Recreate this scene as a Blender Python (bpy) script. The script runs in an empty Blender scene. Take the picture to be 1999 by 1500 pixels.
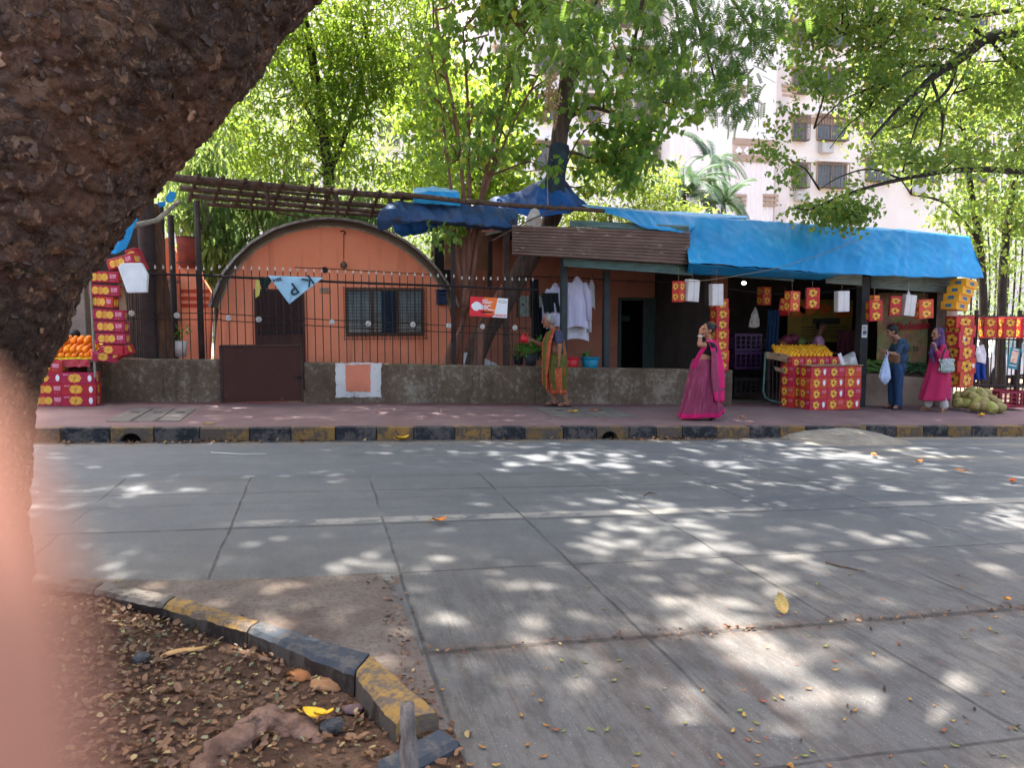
import bpy, math, random
import numpy as np
from mathutils import Vector, Matrix, Euler, noise
R = math.radians
random.seed(7); rng = np.random.default_rng(11)
SC = bpy.context.scene
COL = SC.collection
# ---------------------------------------------------------------- camera, sky, sun, exposure
F_PX, HC = 1510.0, 1.55
YAW, PITCH, SLOPE = R(14.02), R(4.92), 0.0322
cam = bpy.data.objects.new('camera', bpy.data.cameras.new('camera')); COL.objects.link(cam)
cam.location = (0, 0, HC); cam.rotation_euler = (R(90) - PITCH, 0, -YAW)
cam.data.sensor_width = 36; cam.data.lens = 36 * F_PX / 1999
cam.data.clip_start = 0.005; cam.data.clip_end = 3000
cam.data.dof.use_dof = True; cam.data.dof.focus_distance = 6.0; cam.data.dof.aperture_fstop = 27.19 / 5.2
SC.camera = cam
SUN_EL, SUN_AZ = R(66), R(-22)          # azimuth from +Y towards +X
sd = Vector((math.sin(SUN_AZ) * math.cos(SUN_EL), math.cos(SUN_AZ) * math.cos(SUN_EL), math.sin(SUN_EL)))
w = bpy.data.worlds.new('World'); SC.world = w; w.use_nodes = True
nt = w.node_tree; nt.nodes.clear()
sky = nt.nodes.new('ShaderNodeTexSky'); sky.sky_type = 'NISHITA'; sky.sun_disc = False
sky.sun_elevation = SUN_EL; sky.sun_rotation = SUN_AZ; sky.dust_density = 6.0; sky.air_density = .8; sky.ozone_density = .3
bgn = nt.nodes.new('ShaderNodeBackground'); bgn.inputs[1].default_value = 0.15
wo = nt.nodes.new('ShaderNodeOutputWorld')
nt.links.new(sky.outputs[0], bgn.inputs[0]); nt.links.new(bgn.outputs[0], wo.inputs[0])
sl = bpy.data.lights.new('sun', 'SUN'); sl.energy = 4.6; sl.angle = R(0.53); sl.color = (1, .96, .89)
so = bpy.data.objects.new('sun', sl); COL.objects.link(so); so.rotation_euler = (-sd).to_track_quat('-Z', 'Y').to_euler()
so.location = (0, 0, 40)
vs = SC.view_settings; vs.view_transform = 'Standard'; vs.look = 'None'; vs.gamma = 1; vs.use_curve_mapping = False
vs.exposure = 2.5
SC.cycles.max_bounces = 8; SC.cycles.transparent_max_bounces = 8; SC.cycles.use_denoising = True

# ---------------------------------------------------------------- pixels (of the 1999 x 1500 photograph) to places
def ray(px, py):
    r = px - 999.5; up = 750 - py
    cp, sp = math.cos(PITCH), math.sin(PITCH)
    F = F_PX * cp + up * sp; U = -F_PX * sp + up * cp
    c, s = math.cos(YAW), math.sin(YAW)
    return Vector((r * c + F * s, -r * s + F * c, U))
def P(px, py, y):                        # the point seen at a pixel, y metres into the scene
    d = ray(px, py); return Vector((0, 0, HC)) + d * (y / d.y)
def G(px, py, off=0.0):                  # the ground point seen at a pixel
    d = ray(px, py); return Vector((0, 0, HC)) + d * ((off - HC) / (d.z + SLOPE * d.x))
def gz(x): return -SLOPE * max(-40, min(40, x))
PAV = 0.16
def pz(x): return gz(x) + PAV
def mpp(px, y): return (P(px, 700, y) - P(px, 701, y)).length   # metres per photo pixel

# ---------------------------------------------------------------- materials
def S(r, g, b):
    f = lambda c: (c / 255 / 12.92) if c <= 10.3 else ((c / 255 + .055) / 1.055) ** 2.4
    return (f(r), f(g), f(b), 1)
MATS = {}
def M(name, c1, c2=None, scale=6.0, rough=.8, bump=0.0, bscale=None, c3=None, metal=0.0, stretch=(1, 1, 1), spec=.3, rnd=0.0, pos=(.35, .65), sheen=0):
    if name in MATS: return MATS[name]
    m = bpy.data.materials.new(name); m.use_nodes = True; n = m.node_tree; L = n.links
    b = n.nodes['Principled BSDF']; b.inputs['Roughness'].default_value = rough; b.inputs['Metallic'].default_value = metal
    b.inputs['Specular IOR Level'].default_value = spec
    if sheen: b.inputs['Sheen Weight'].default_value = sheen
    tc = n.nodes.new('ShaderNodeTexCoord'); mp = n.nodes.new('ShaderNodeMapping'); mp.inputs['Scale'].default_value = stretch
    L.new(tc.outputs['Object'], mp.inputs['Vector'])
    nz = n.nodes.new('ShaderNodeTexNoise'); nz.inputs['Scale'].default_value = scale; nz.inputs['Detail'].default_value = 7; nz.inputs['Roughness'].default_value = .62
    L.new(mp.outputs[0], nz.inputs['Vector'])
    if c2 is None: c2 = tuple(x * .78 for x in c1[:3]) + (1,)
    rp = n.nodes.new('ShaderNodeValToRGB'); rp.color_ramp.elements[0].position = pos[0]; rp.color_ramp.elements[1].position = pos[1]
    rp.color_ramp.elements[0].color = c1; rp.color_ramp.elements[1].color = c2
    if c3: e = rp.color_ramp.elements.new(sum(pos) / 2 + .06); e.color = c3
    L.new(nz.outputs['Fac'], rp.inputs[0]); out = rp.outputs[0]
    if rnd:
        oi = n.nodes.new('ShaderNodeObjectInfo'); hs = n.nodes.new('ShaderNodeHueSaturation')
        mr = n.nodes.new('ShaderNodeMapRange'); mr.inputs[3].default_value = 1 - rnd; mr.inputs[4].default_value = 1 + rnd
        L.new(oi.outputs['Random'], mr.inputs[0]); L.new(mr.outputs[0], hs.inputs['Value']); L.new(out, hs.inputs['Color'])
        mr2 = n.nodes.new('ShaderNodeMapRange'); mr2.inputs[3].default_value = .5 - rnd * .12; mr2.inputs[4].default_value = .5 + rnd * .12
        L.new(oi.outputs['Random'], mr2.inputs[0]); L.new(mr2.outputs[0], hs.inputs['Hue']); out = hs.outputs[0]
    L.new(out, b.inputs['Base Color'])
    if bump:
        n2 = n.nodes.new('ShaderNodeTexNoise'); n2.inputs['Scale'].default_value = bscale or scale * 5; n2.inputs['Detail'].default_value = 6
        L.new(mp.outputs[0], n2.inputs['Vector'])
        bp = n.nodes.new('ShaderNodeBump'); bp.inputs['Strength'].default_value = min(1, bump); bp.inputs['Distance'].default_value = .02
        L.new(n2.outputs['Fac'], bp.inputs['Height']); L.new(bp.outputs[0], b.inputs['Normal'])
    MATS[name] = m; return m
class NB:                                # small helper for longer node trees
    def __init__(s, name):
        s.m = bpy.data.materials.new(name); s.m.use_nodes = True; s.n = s.m.node_tree; s.L = s.n.links; s.b = s.n.nodes['Principled BSDF']
        s.tc = s.n.nodes.new('ShaderNodeTexCoord'); MATS[name] = s.m
    def obj(s, sc=(1, 1, 1)):
        mp = s.n.nodes.new('ShaderNodeMapping'); mp.inputs['Scale'].default_value = sc; s.L.new(s.tc.outputs['Object'], mp.inputs['Vector']); return mp.outputs[0]
    def noise(s, scale, sc=(1, 1, 1), detail=6, rough=.6, vec=None, out='Fac'):
        nz = s.n.nodes.new('ShaderNodeTexNoise'); nz.inputs['Scale'].default_value = scale; nz.inputs['Detail'].default_value = detail; nz.inputs['Roughness'].default_value = rough
        s.L.new(vec or s.obj(sc), nz.inputs['Vector']); return nz.outputs[out]
    def vor(s, scale, sc=(1, 1, 1), feat='F1', out='Distance', vec=None):
        v = s.n.nodes.new('ShaderNodeTexVoronoi'); v.feature = feat; v.inputs['Scale'].default_value = scale; s.L.new(vec or s.obj(sc), v.inputs['Vector']); return v.outputs[out]
    def math(s, op, a, b=None, c=None):
        m = s.n.nodes.new('ShaderNodeMath'); m.operation = op
        for i, x in enumerate((a, b, c)):
            if x is None: continue
            if isinstance(x, (int, float)): m.inputs[i].default_value = x
            else: s.L.new(x, m.inputs[i])
        return m.outputs[0]
    def step(s, x, lo, hi):              # smooth ramp 0..1 from lo to hi
        r = s.n.nodes.new('ShaderNodeMapRange'); r.interpolation_type = 'SMOOTHSTEP'; s.L.new(x, r.inputs[0]); r.inputs[1].default_value = lo; r.inputs[2].default_value = hi; return r.outputs[0]
    def mix(s, f, a, b, blend='MIX'):
        x = s.n.nodes.new('ShaderNodeMix'); x.data_type = 'RGBA'; x.blend_type = blend
        if isinstance(f, (int, float)): x.inputs[0].default_value = f
        else: s.L.new(f, x.inputs[0])
        for i, c in ((6, a), (7, b)):
            if isinstance(c, tuple): x.inputs[i].default_value = c
            else: s.L.new(c, x.inputs[i])
        return x.outputs[2]
    def ramp(s, f, *stops):
        r = s.n.nodes.new('ShaderNodeValToRGB'); e = r.color_ramp.elements
        while len(e) < len(stops): e.new(.5)
        for i, (p, c) in enumerate(stops): e[i].position = p; e[i].color = c
        s.L.new(f, r.inputs[0]); return r.outputs[0]
    def xyz(s):
        x = s.n.nodes.new('ShaderNodeSeparateXYZ'); s.L.new(s.tc.outputs['Object'], x.inputs[0]); return x.outputs
    def bump(s, h, st=.5, d=.02):
        b = s.n.nodes.new('ShaderNodeBump'); b.inputs['Strength'].default_value = st; b.inputs['Distance'].default_value = d
        s.L.new(h, b.inputs['Height']); s.L.new(b.outputs[0], s.b.inputs['Normal'])
    def done(s, col, rough=.85, spec=.25):
        s.L.new(col, s.b.inputs['Base Color']); s.b.inputs['Specular IOR Level'].default_value = spec
        if isinstance(rough, (int, float)): s.b.inputs['Roughness'].default_value = rough
        else: s.L.new(rough, s.b.inputs['Roughness'])
        return s.m
def leaf_mat(name, c1, c2, c3=None, trans=(.30, .45, .05), tf=.45, yellow=0.0):
    m = bpy.data.materials.new(name); m.use_nodes = True; n = m.node_tree; L = n.links
    b = n.nodes['Principled BSDF']; b.inputs['Roughness'].default_value = .5; b.inputs['Specular IOR Level'].default_value = .35
    g = n.nodes.new('ShaderNodeNewGeometry'); rp = n.nodes.new('ShaderNodeValToRGB'); e = rp.color_ramp.elements
    e[0].color = c1 + (1,); e[1].color = c2 + (1,); e[1].position = .9
    if yellow: e[1].position = .97 - yellow; k = e.new(1 - yellow * .6); k.color = c3 + (1,)
    L.new(g.outputs['Random Per Island'], rp.inputs[0]); L.new(rp.outputs[0], b.inputs['Base Color'])
    t = n.nodes.new('ShaderNodeBsdfTranslucent'); mx = n.nodes.new('ShaderNodeMix'); mx.data_type = 'RGBA'; mx.blend_type = 'MIX'; mx.inputs[0].default_value = .3
    mx.inputs[6].default_value = trans + (1,); L.new(rp.outputs[0], mx.inputs[7]); L.new(mx.outputs[2], t.inputs['Color'])
    ms = n.nodes.new('ShaderNodeMixShader'); ms.inputs[0].default_value = tf
    L.new(b.outputs[0], ms.inputs[1]); L.new(t.outputs[0], ms.inputs[2]); L.new(ms.outputs[0], n.nodes['Material Output'].inputs[0])
    MATS[name] = m; return m

# ---------------------------------------------------------------- objects
def tag(o, label=None, cat=None, group=None, kind=None):
    if label: o['label'] = label
    if cat: o['category'] = cat
    if group: o['group'] = group
    if kind: o['kind'] = kind
    return o
LOC = {}
def thing(name, label, cat, loc, group=None):
    o = bpy.data.objects.new(name, None); COL.objects.link(o); o.location = loc; o.empty_display_size = .1
    LOC[o] = Vector(loc); return tag(o, label, cat, group)
def link(name, me, mats, parent=None, loc=(0, 0, 0)):
    o = bpy.data.objects.new(name, me); COL.objects.link(o)
    for m in (mats if isinstance(mats, (list, tuple)) else [mats]):
        if len(me.materials) < (len(mats) if isinstance(mats, (list, tuple)) else 1): me.materials.append(m)
    loc = Vector(loc); LOC[o] = loc
    if parent: o.parent = parent; o.location = loc - LOC[parent]
    else: o.location = loc
    return o
def frame(ax):                           # two unit vectors square to ax
    ax = ax.normalized(); h = Vector((0, 0, 1)) if abs(ax.z) < .92 else Vector((0, 1, 0))
    a = ax.cross(h).normalized(); return a, ax.cross(a).normalized()
class MB:
    def __init__(s): s.v = []; s.f = []; s.m = []
    def add(s, vs, fs, mi=0):
        b = len(s.v); s.v += [tuple(p) for p in vs]; s.f += [tuple(b + i for i in f) for f in fs]; s.m += [mi] * len(fs); return s
    def box(s, c, d, rot=None, mi=0, bev=0.0):
        c = Vector(c); hx, hy, hz = d[0] / 2, d[1] / 2, d[2] / 2
        if bev:
            bev = min(bev, hx * .9, hy * .9, hz * .9); bm_v = []; idx = {}
            fs = []
            for sx in (-1, 1):
                for sy in (-1, 1):
                    for sz in (-1, 1):
                        for a in range(3):
                            p = [sx * (hx - bev), sy * (hy - bev), sz * (hz - bev)]; p[a] += (sx, sy, sz)[a] * bev
                            idx[sx, sy, sz, a] = len(bm_v); bm_v.append(Vector(p))
            for a in range(3):
                b_, c_ = (a + 1) % 3, (a + 2) % 3
                for q in (-1, 1):
                    k = []
                    for t, u in ((-1, -1), (1, -1), (1, 1), (-1, 1)):
                        z = [0, 0, 0]; z[a] = q; z[b_] = t; z[c_] = u; k.append(idx[z[0], z[1], z[2], a])
                    fs.append(k if q > 0 else k[::-1])
                for t in (-1, 1):
                    for u in (-1, 1):
                        k = []
                        for q, ax in ((-1, b_), (1, b_), (1, c_), (-1, c_)):
                            z = [0, 0, 0]; z[a] = q; z[b_] = t; z[c_] = u; k.append(idx[z[0], z[1], z[2], ax])
                        fs.append(k if t * u > 0 else k[::-1])
            for sx in (-1, 1):
                for sy in (-1, 1):
                    for sz in (-1, 1):
                        k = [idx[sx, sy, sz, a] for a in range(3)]; fs.append(k if sx * sy * sz > 0 else k[::-1])
            vs = bm_v
        else:
            vs = [Vector((x, y, z)) for x in (-hx, hx) for y in (-hy, hy) for z in (-hz, hz)]
            fs = [(0, 1, 3, 2), (4, 6, 7, 5), (0, 4, 5, 1), (2, 3, 7, 6), (0, 2, 6, 4), (1, 5, 7, 3)]
        if rot is not None: vs = [rot @ p for p in vs]
        return s.add([c + p for p in vs], fs, mi)
    def box2(s, lo, hi, mi=0, bev=0):
        lo, hi = Vector(lo), Vector(hi); d = hi - lo
        return s.box((lo + hi) / 2, (abs(d.x), abs(d.y), abs(d.z)), None, mi, bev)
    def tube(s, path, rad, n=8, mi=0, cap=True, squash=1.0):
        path = [Vector(p) for p in path]
        if isinstance(rad, (int, float)): rad = [rad] * len(path)
        vs = []; a = None
        for i, p in enumerate(path):
            t = (path[min(i + 1, len(path) - 1)] - path[max(i - 1, 0)])
            if t.length < 1e-7: t = Vector((0, 0, 1))
            t.normalize()
            if a is None: a, b = frame(t)
            else:
                a = a - t * a.dot(t)
                if a.length < 1e-5: a, b = frame(t)
                a.normalize(); b = t.cross(a)
            for k in range(n):
                g = 2 * math.pi * k / n; vs.append(p + a * (rad[i] * math.cos(g)) + b * (rad[i] * squash * math.sin(g)))
        fs = [(i * n + k, i * n + (k + 1) % n, (i + 1) * n + (k + 1) % n, (i + 1) * n + k) for i in range(len(path) - 1) for k in range(n)]
        if cap: fs += [tuple(range(n))[::-1], tuple((len(path) - 1) * n + k for k in range(n))]
        return s.add(vs, fs, mi)
    def cyl(s, p0, p1, r0, r1=None, n=10, mi=0): return s.tube([p0, p1], [r0, r0 if r1 is None else r1], n, mi)
    def ell(s, c, r, n=12, m=8, rot=None, mi=0):
        c = Vector(c); vs = [Vector((0, 0, r[2]))]
        for i in range(1, m):
            t = math.pi * i / m
            for k in range(n):
                g = 2 * math.pi * k / n; vs.append(Vector((r[0] * math.sin(t) * math.cos(g), r[1] * math.sin(t) * math.sin(g), r[2] * math.cos(t))))
        vs.append(Vector((0, 0, -r[2])))
        if rot is not None: vs = [rot @ p for p in vs]
        fs = [(0, 1 + k, 1 + (k + 1) % n) for k in range(n)]
        for i in range(m - 2):
            for k in range(n):
                a = 1 + i * n; fs.append((a + k, a + n + k, a + n + (k + 1) % n, a + (k + 1) % n))
        a = 1 + (m - 2) * n; fs += [(len(vs) - 1, a + (k + 1) % n, a + k) for k in range(n)]
        return s.add([c + p for p in vs], fs, mi)
    def grid(s, rows, mi=0, wrap=False):
        n = len(rows[0]); vs = [p for r in rows for p in r]
        fs = []
        for i in range(len(rows) - 1):
            for k in range(n if wrap else n - 1):
                k2 = (k + 1) % n; fs.append((i * n + k, i * n + k2, (i + 1) * n + k2, (i + 1) * n + k))
        return s.add(vs, fs, mi)
    def prism(s, pts, ext, mi=0):
        pts = [Vector(p) for p in pts]; e = Vector(ext); n = len(pts)
        fs = [tuple(range(n)), tuple(range(n, 2 * n))[::-1]] + [(i, (i + 1) % n + 0, (i + 1) % n + n, i + n)[::-1] for i in range(n)]
        return s.add(pts + [p + e for p in pts], fs, mi)
    def disc(s, c, ax, ay, rx, ry, n=14, mi=0):
        c, ax, ay = Vector(c), Vector(ax), Vector(ay)
        return s.add([c + ax * (rx * math.cos(2 * math.pi * k / n)) + ay * (ry * math.sin(2 * math.pi * k / n)) for k in range(n)], [tuple(range(n))], mi)
    def mesh(s, name, origin=(0, 0, 0), smooth=False):
        me = bpy.data.meshes.new(name); o = Vector(origin)
        me.from_pydata([(p[0] - o.x, p[1] - o.y, p[2] - o.z) for p in s.v], [], s.f)
        me.polygons.foreach_set('material_index', s.m); me.update()
        import bmesh as _b
        bm = _b.new(); bm.from_mesh(me); _b.ops.recalc_face_normals(bm, faces=bm.faces); bm.to_mesh(me); bm.free()
        if smooth: me.polygons.foreach_set('use_smooth', [True] * len(me.polygons))
        return me
    def build(s, name, mats, parent=None, smooth=False, origin=None):
        if origin is None:
            if parent is not None: origin = LOC[parent]
            else:
                a = np.array(s.v); origin = ((a[:, 0].min() + a[:, 0].max()) / 2, (a[:, 1].min() + a[:, 1].max()) / 2, a[:, 2].min())
        return link(name, s.mesh(name, origin, smooth), mats, parent, origin)
def solid(o, t):
    md = o.modifiers.new('thickness', 'SOLIDIFY'); md.thickness = t; md.offset = 0; return o
def bevel(o, wd, seg=2):
    md = o.modifiers.new('bevel', 'BEVEL'); md.width = wd; md.segments = seg; md.limit_method = 'ANGLE'; return o
def place(name, me, label, cat, loc, rot=(0, 0, 0), scale=None, group=None):      # one more object on existing mesh data
    o = bpy.data.objects.new(name, me); COL.objects.link(o); o.location = loc; o.rotation_euler = rot
    if scale: o.scale = scale if isinstance(scale, (tuple, list)) else (scale,) * 3
    LOC[o] = Vector(loc); return tag(o, label, cat, group)
def npmesh(name, V, Fq):                 # big quad meshes
    me = bpy.data.meshes.new(name); V = np.ascontiguousarray(V, dtype=np.float32); Fq = np.ascontiguousarray(Fq, dtype=np.int32)
    k = Fq.shape[1]; me.vertices.add(len(V)); me.vertices.foreach_set('co', V.ravel())
    me.loops.add(Fq.size); me.loops.foreach_set('vertex_index', Fq.ravel())
    me.polygons.add(len(Fq)); me.polygons.foreach_set('loop_start', np.arange(0, Fq.size, k, dtype=np.int32))
    me.update(calc_edges=True); return me
def text(s, size, ext=.002, bold=0.0):
    cu = bpy.data.curves.new('lettering', 'FONT'); cu.body = s; cu.size = size; cu.extrude = ext; cu.align_x = 'CENTER'; cu.align_y = 'CENTER'; cu.offset = bold; cu.resolution_u = 3
    o = bpy.data.objects.new('lettering', cu); COL.objects.link(o)
    dg = bpy.context.evaluated_depsgraph_get(); me = bpy.data.meshes.new_from_object(o.evaluated_get(dg))
    bpy.data.objects.remove(o); me.materials.clear(); return me
def text_to(mb, s, size, mat4, mi, bold=0.0):
    me = text(s, size, .0015, bold); mb.add([mat4 @ v.co for v in me.vertices], [tuple(p.vertices) for p in me.polygons], mi); bpy.data.meshes.remove(me)

# ---------------------------------------------------------------- leaves
def T_leaf(wd, notch=0.0, fold=.12, tipx=.62, droop=.1):
    v = np.array([[0, 0, 0], [.12 - notch, wd * .8, fold * .8], [tipx, wd * .75, fold], [1, 0, -droop], [tipx, -wd * .75, fold], [.12 - notch, -wd * .8, fold * .8]])
    return v, np.array([[0, 3, 2, 1], [0, 5, 4, 3]])
LONG = T_leaf(.16, 0, .05, .55, .12)
HEART = T_leaf(.46, .12, .1, .55, .12)
ROUND = T_leaf(.34, 0, .08, .7, .05)
def compound(n=7, lw=.24, ll=.30):
    V = []; Fs = []
    lv, lf = T_leaf(lw, 0, .05, .65, .05)
    for i in range(n):
        x = .18 + .8 * i / (n - 1)
        for sgn in (-1, 1):
            a = sgn * (1.15 - .35 * i / n); c, s = math.cos(a), math.sin(a)
            q = lv * ll * (1 - .25 * abs(i / n - .5)); q = np.stack([x + q[:, 0] * c - q[:, 1] * s, q[:, 0] * s + q[:, 1] * c, q[:, 2] - .12 * x * x - .02], 1)
            Fs.append(lf + 6 * len(V)); V.append(q)
    return np.concatenate(V), np.concatenate(Fs)
COMP = compound()
def leaf_arrays(C, size, tmpl, pitch=(.45, .45), roll=.7, yaw=None):
    N = len(C); V, Fc = tmpl
    yw = rng.uniform(0, 2 * np.pi, N) if yaw is None else yaw
    pt = rng.normal(pitch[0], pitch[1], N); rl = rng.normal(0, roll, N)
    cx, sx = np.cos(yw), np.sin(yw); cp, sp = np.cos(pt), np.sin(pt)
    X = np.stack([cx * cp, sx * cp, -sp], 1); Y0 = np.stack([-sx, cx, np.zeros(N)], 1); Z0 = np.cross(X, Y0)
    cr, sr = np.cos(rl)[:, None], np.sin(rl)[:, None]
    Y = Y0 * cr + Z0 * sr; Z = np.cross(X, Y)
    sz = (size * rng.uniform(.65, 1.2, N))[:, None, None]
    W = C[:, None, :] + sz * (V[None, :, 0, None] * X[:, None] + V[None, :, 1, None] * Y[:, None] + V[None, :, 2, None] * Z[:, None])
    return W.reshape(-1, 3), (Fc[None] + (np.arange(N) * len(V))[:, None, None]).reshape(-1, 4)
def leaves(name, C, size, tmpl, mat, parent, pitch=(.45, .45), roll=.7):
    V, Fq = leaf_arrays(np.asarray(C, float), size, tmpl, pitch, roll)
    o = np.array(LOC[parent]); me = npmesh(name, V - o, Fq); return link(name, me, mat, parent, LOC[parent])
def clump_pts(cl, per, sub=.3, nsub=10):
    """cl: (centre, radii) ellipsoids; leaves gather in nsub small sprays inside each"""
    out = []
    for c, r in cl:
        d = rng.normal(size=(nsub, 3)); d /= np.linalg.norm(d, axis=1)[:, None]; d *= rng.uniform(.25, 1, (nsub, 1)) ** .5
        cc = np.array(c) + d * np.array(r)
        k = rng.integers(0, nsub, per); out.append(cc[k] + rng.normal(size=(per, 3)) * sub * np.array([1, 1, .7]))
    return np.concatenate(out)
def branchy(mb, p, d, ln, r, depth, tips, bend=.25, n=6, split=(2, 3), up=.1, mi=0):
    pts = [Vector(p)]; d = Vector(d).normalized(); k = 5
    for i in range(k):
        d = (d + Vector((random.gauss(0, bend), random.gauss(0, bend), random.gauss(0, bend) + up)) * .45).normalized()
        pts.append(pts[-1] + d * ln / k)
    mb.tube(pts, [r * (1 - .5 * i / k) for i in range(k + 1)], n, mi)
    tips += pts[2:]
    if depth > 0:
        for j in range(random.randint(*split)):
            q = pts[random.randint(2, k)]; a, b = frame(d); g = random.uniform(0, 6.28); sp = random.uniform(.5, 1.0)
            branchy(mb, q, d + (a * math.cos(g) + b * math.sin(g)) * sp, ln * random.uniform(.55, .8), r * .5, depth - 1, tips, bend, max(4, n - 1), split, up, mi)
# ================================================================ ground, road, pavement, kerbs
KY = 9.95                                # face of the far kerb
WY = 12.95                               # face of the low wall
HY = 15.2                                # front of the round-roofed house
def strip(name, y0, y1, off, mat, x0=-40.0, x1=40.0, nx=2, ny=1):
    xs = [-400, x0] + [x0 + (x1 - x0) * i / nx for i in range(1, nx)] + [x1, 400]
    mb = MB(); mb.grid([[(x, y, gz(x) + off) for x in xs] for y in [y0 + (y1 - y0) * j / ny for j in range(ny + 1)]])
    return mb.build(name, mat, origin=(0, 0, 0))
g = M('earth', (.10, .07, .045, 1), (.16, .12, .08, 1), 2, .95, .3)
tag(strip('ground', -400, 900, -.05, g), kind='structure')
# concrete road: cast panels with sawn joints, tined grooves, grit, dust along one joint
b = NB('road_concrete'); x, y, z = b.xyz()
wob = b.noise(1.3, detail=3); wx = b.math('ADD', x, b.math('MULTIPLY', b.math('SUBTRACT', wob, .5), .05)); wy = b.math('ADD', y, b.math('MULTIPLY', b.math('SUBTRACT', wob, .5), .06))
fine = b.noise(40, detail=8, rough=.75); big = b.noise(.55, detail=5); med = b.noise(3.0, detail=6, rough=.65)
groove = b.noise(1.0, (55, 1.6, 1), 5, .6); near = b.step(y, 5.4, 3.6)
col = b.ramp(big, (.3, S(78, 80, 83)), (.7, S(98, 98, 97)))
col = b.mix(b.math('MULTIPLY', b.step(med, .45, .75), .45), col, S(112, 106, 99))
col = b.mix(b.math('MULTIPLY', b.step(fine, .42, .70), .35), col, S(66, 67, 68))
col = b.mix(b.math('MULTIPLY', b.step(groove, .48, .72), b.math('MULTIPLY', near, .5)), col, S(54, 52, 50))
col = b.mix(b.math('MULTIPLY', b.math('MULTIPLY', b.step(b.noise(1.0, (7, .5, 1), 4), .52, .7), near), .6), col, S(70, 60, 56))
far = b.step(b.math('ADD', y, b.math('MULTIPLY', wob, .15)), 7.72, 7.8)
col = b.mix(b.math('MULTIPLY', far, .5), col, S(86, 89, 94))
def joint(c, c0, pitch, wd):
    f = b.math('FRACT', b.math('ADD', b.math('DIVIDE', b.math('SUBTRACT', c, c0), pitch), 100.5))
    d = b.math('MULTIPLY', b.math('ABSOLUTE', b.math('SUBTRACT', f, .5)), pitch); return b.step(d, wd, wd * .35)
jx = b.math('MULTIPLY', joint(wx, .46, 1.11, .014), b.math('MULTIPLY', b.step(y, 7.75, 7.7), b.step(b.noise(.7, detail=2), .36, .5)))
jy = b.math('MULTIPLY', joint(wy, 2.32, 1.172, .013), b.math('MULTIPLY', b.step(y, 7.3, 7.2), b.step(b.noise(.5, (.4, 3, 1), 2), .34, .46)))
main = b.step(b.math('ABSOLUTE', b.math('SUBTRACT', wy, 5.83)), 0.019, .008); main2 = b.step(b.math('ABSOLUTE', b.math('SUBTRACT', wy, 3.49)), .03, .012)
jt = b.math('MAXIMUM', b.math('MAXIMUM', jx, jy), b.math('MAXIMUM', main, main2))
dust = b.math('MULTIPLY', b.step(b.math('ABSOLUTE', b.math('SUBTRACT', wy, 5.96)), .11, .05), b.math('MULTIPLY', b.step(x, -.9, -.3), b.step(b.math('ADD', med, b.math('MULTIPLY', big, .5)), .62, .78)))
col = b.mix(b.math('MULTIPLY', dust, .75), col, S(146, 140, 130))
sand = b.math('MULTIPLY', b.step(y, 9.5, 9.85), b.step(med, .35, .6)); col = b.mix(b.math('MULTIPLY', sand, .8), col, S(116, 100, 84))
sw = b.noise(.9, (.35, 2.2, 1), 5); sandy = b.math('MULTIPLY', b.step(x, 5.5, 8.5), b.math('MULTIPLY', b.step(y, 7.4, 8.6), b.step(sw, .42, .62)))
col = b.mix(b.math('MULTIPLY', sandy, .65), col, S(140, 130, 112))
col = b.mix(b.math('MULTIPLY', b.math('MULTIPLY', b.step(b.math('ABSOLUTE', b.math('SUBTRACT', wy, 3.49)), .13, .02), b.step(fine, .35, .6)), .6), col, S(76, 60, 50))
stain = b.step(b.noise(.8, (.7, 1.1, 1), 6, .7), .56, .72); col = b.mix(b.math('MULTIPLY', stain, .45), col, S(58, 58, 60)); spot = b.step(b.vor(1.1, vec=None), .07, .03); col = b.mix(b.math('MULTIPLY', spot, .5), col, S(44, 44, 46))
tyre = b.math('MULTIPLY', b.step(b.noise(1.0, (.12, 3.2, 1), 4), .52, .66), b.step(y, 4.8, 6.0)); col = b.mix(b.math('MULTIPLY', tyre, .35), col, S(62, 64, 68))
grit = b.step(b.noise(120, detail=3), .62, .70); col = b.mix(b.math('MULTIPLY', grit, .5), col, S(160, 156, 150))
jt = b.math('MULTIPLY', jt, b.ramp(b.noise(6, detail=4), (.3, (.35, .35, .35, 1)), (.55, (1, 1, 1, 1)))); warm = b.mix(1.0, col, (1.10, 1.0, .90, 1), 'MULTIPLY'); col = b.mix(b.step(y, 6.5, 3.5), col, warm); nmot = b.math('MULTIPLY', near, b.step(b.noise(5, (2.2, .8, 1), 7, .75), .45, .62)); col = b.mix(b.math('MULTIPLY', nmot, .5), col, S(58, 52, 48)); col = b.mix(b.math('MULTIPLY', jt, .66), col, S(36, 31, 28))
h = b.math('SUBTRACT', b.math('ADD', b.math('MULTIPLY', fine, .25), b.math('MULTIPLY', b.math('MULTIPLY', groove, near), .8)), b.math('MULTIPLY', jt, 1.3)); b.bump(h, .55, .008)
b.done(col, b.ramp(med, (.3, (.62, .62, .62, 1)), (.7, (.85, .85, .85, 1))), .3)
tag(strip('road', -40, KY + .02, 0, MATS['road_concrete'], nx=2), kind='structure')
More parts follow.
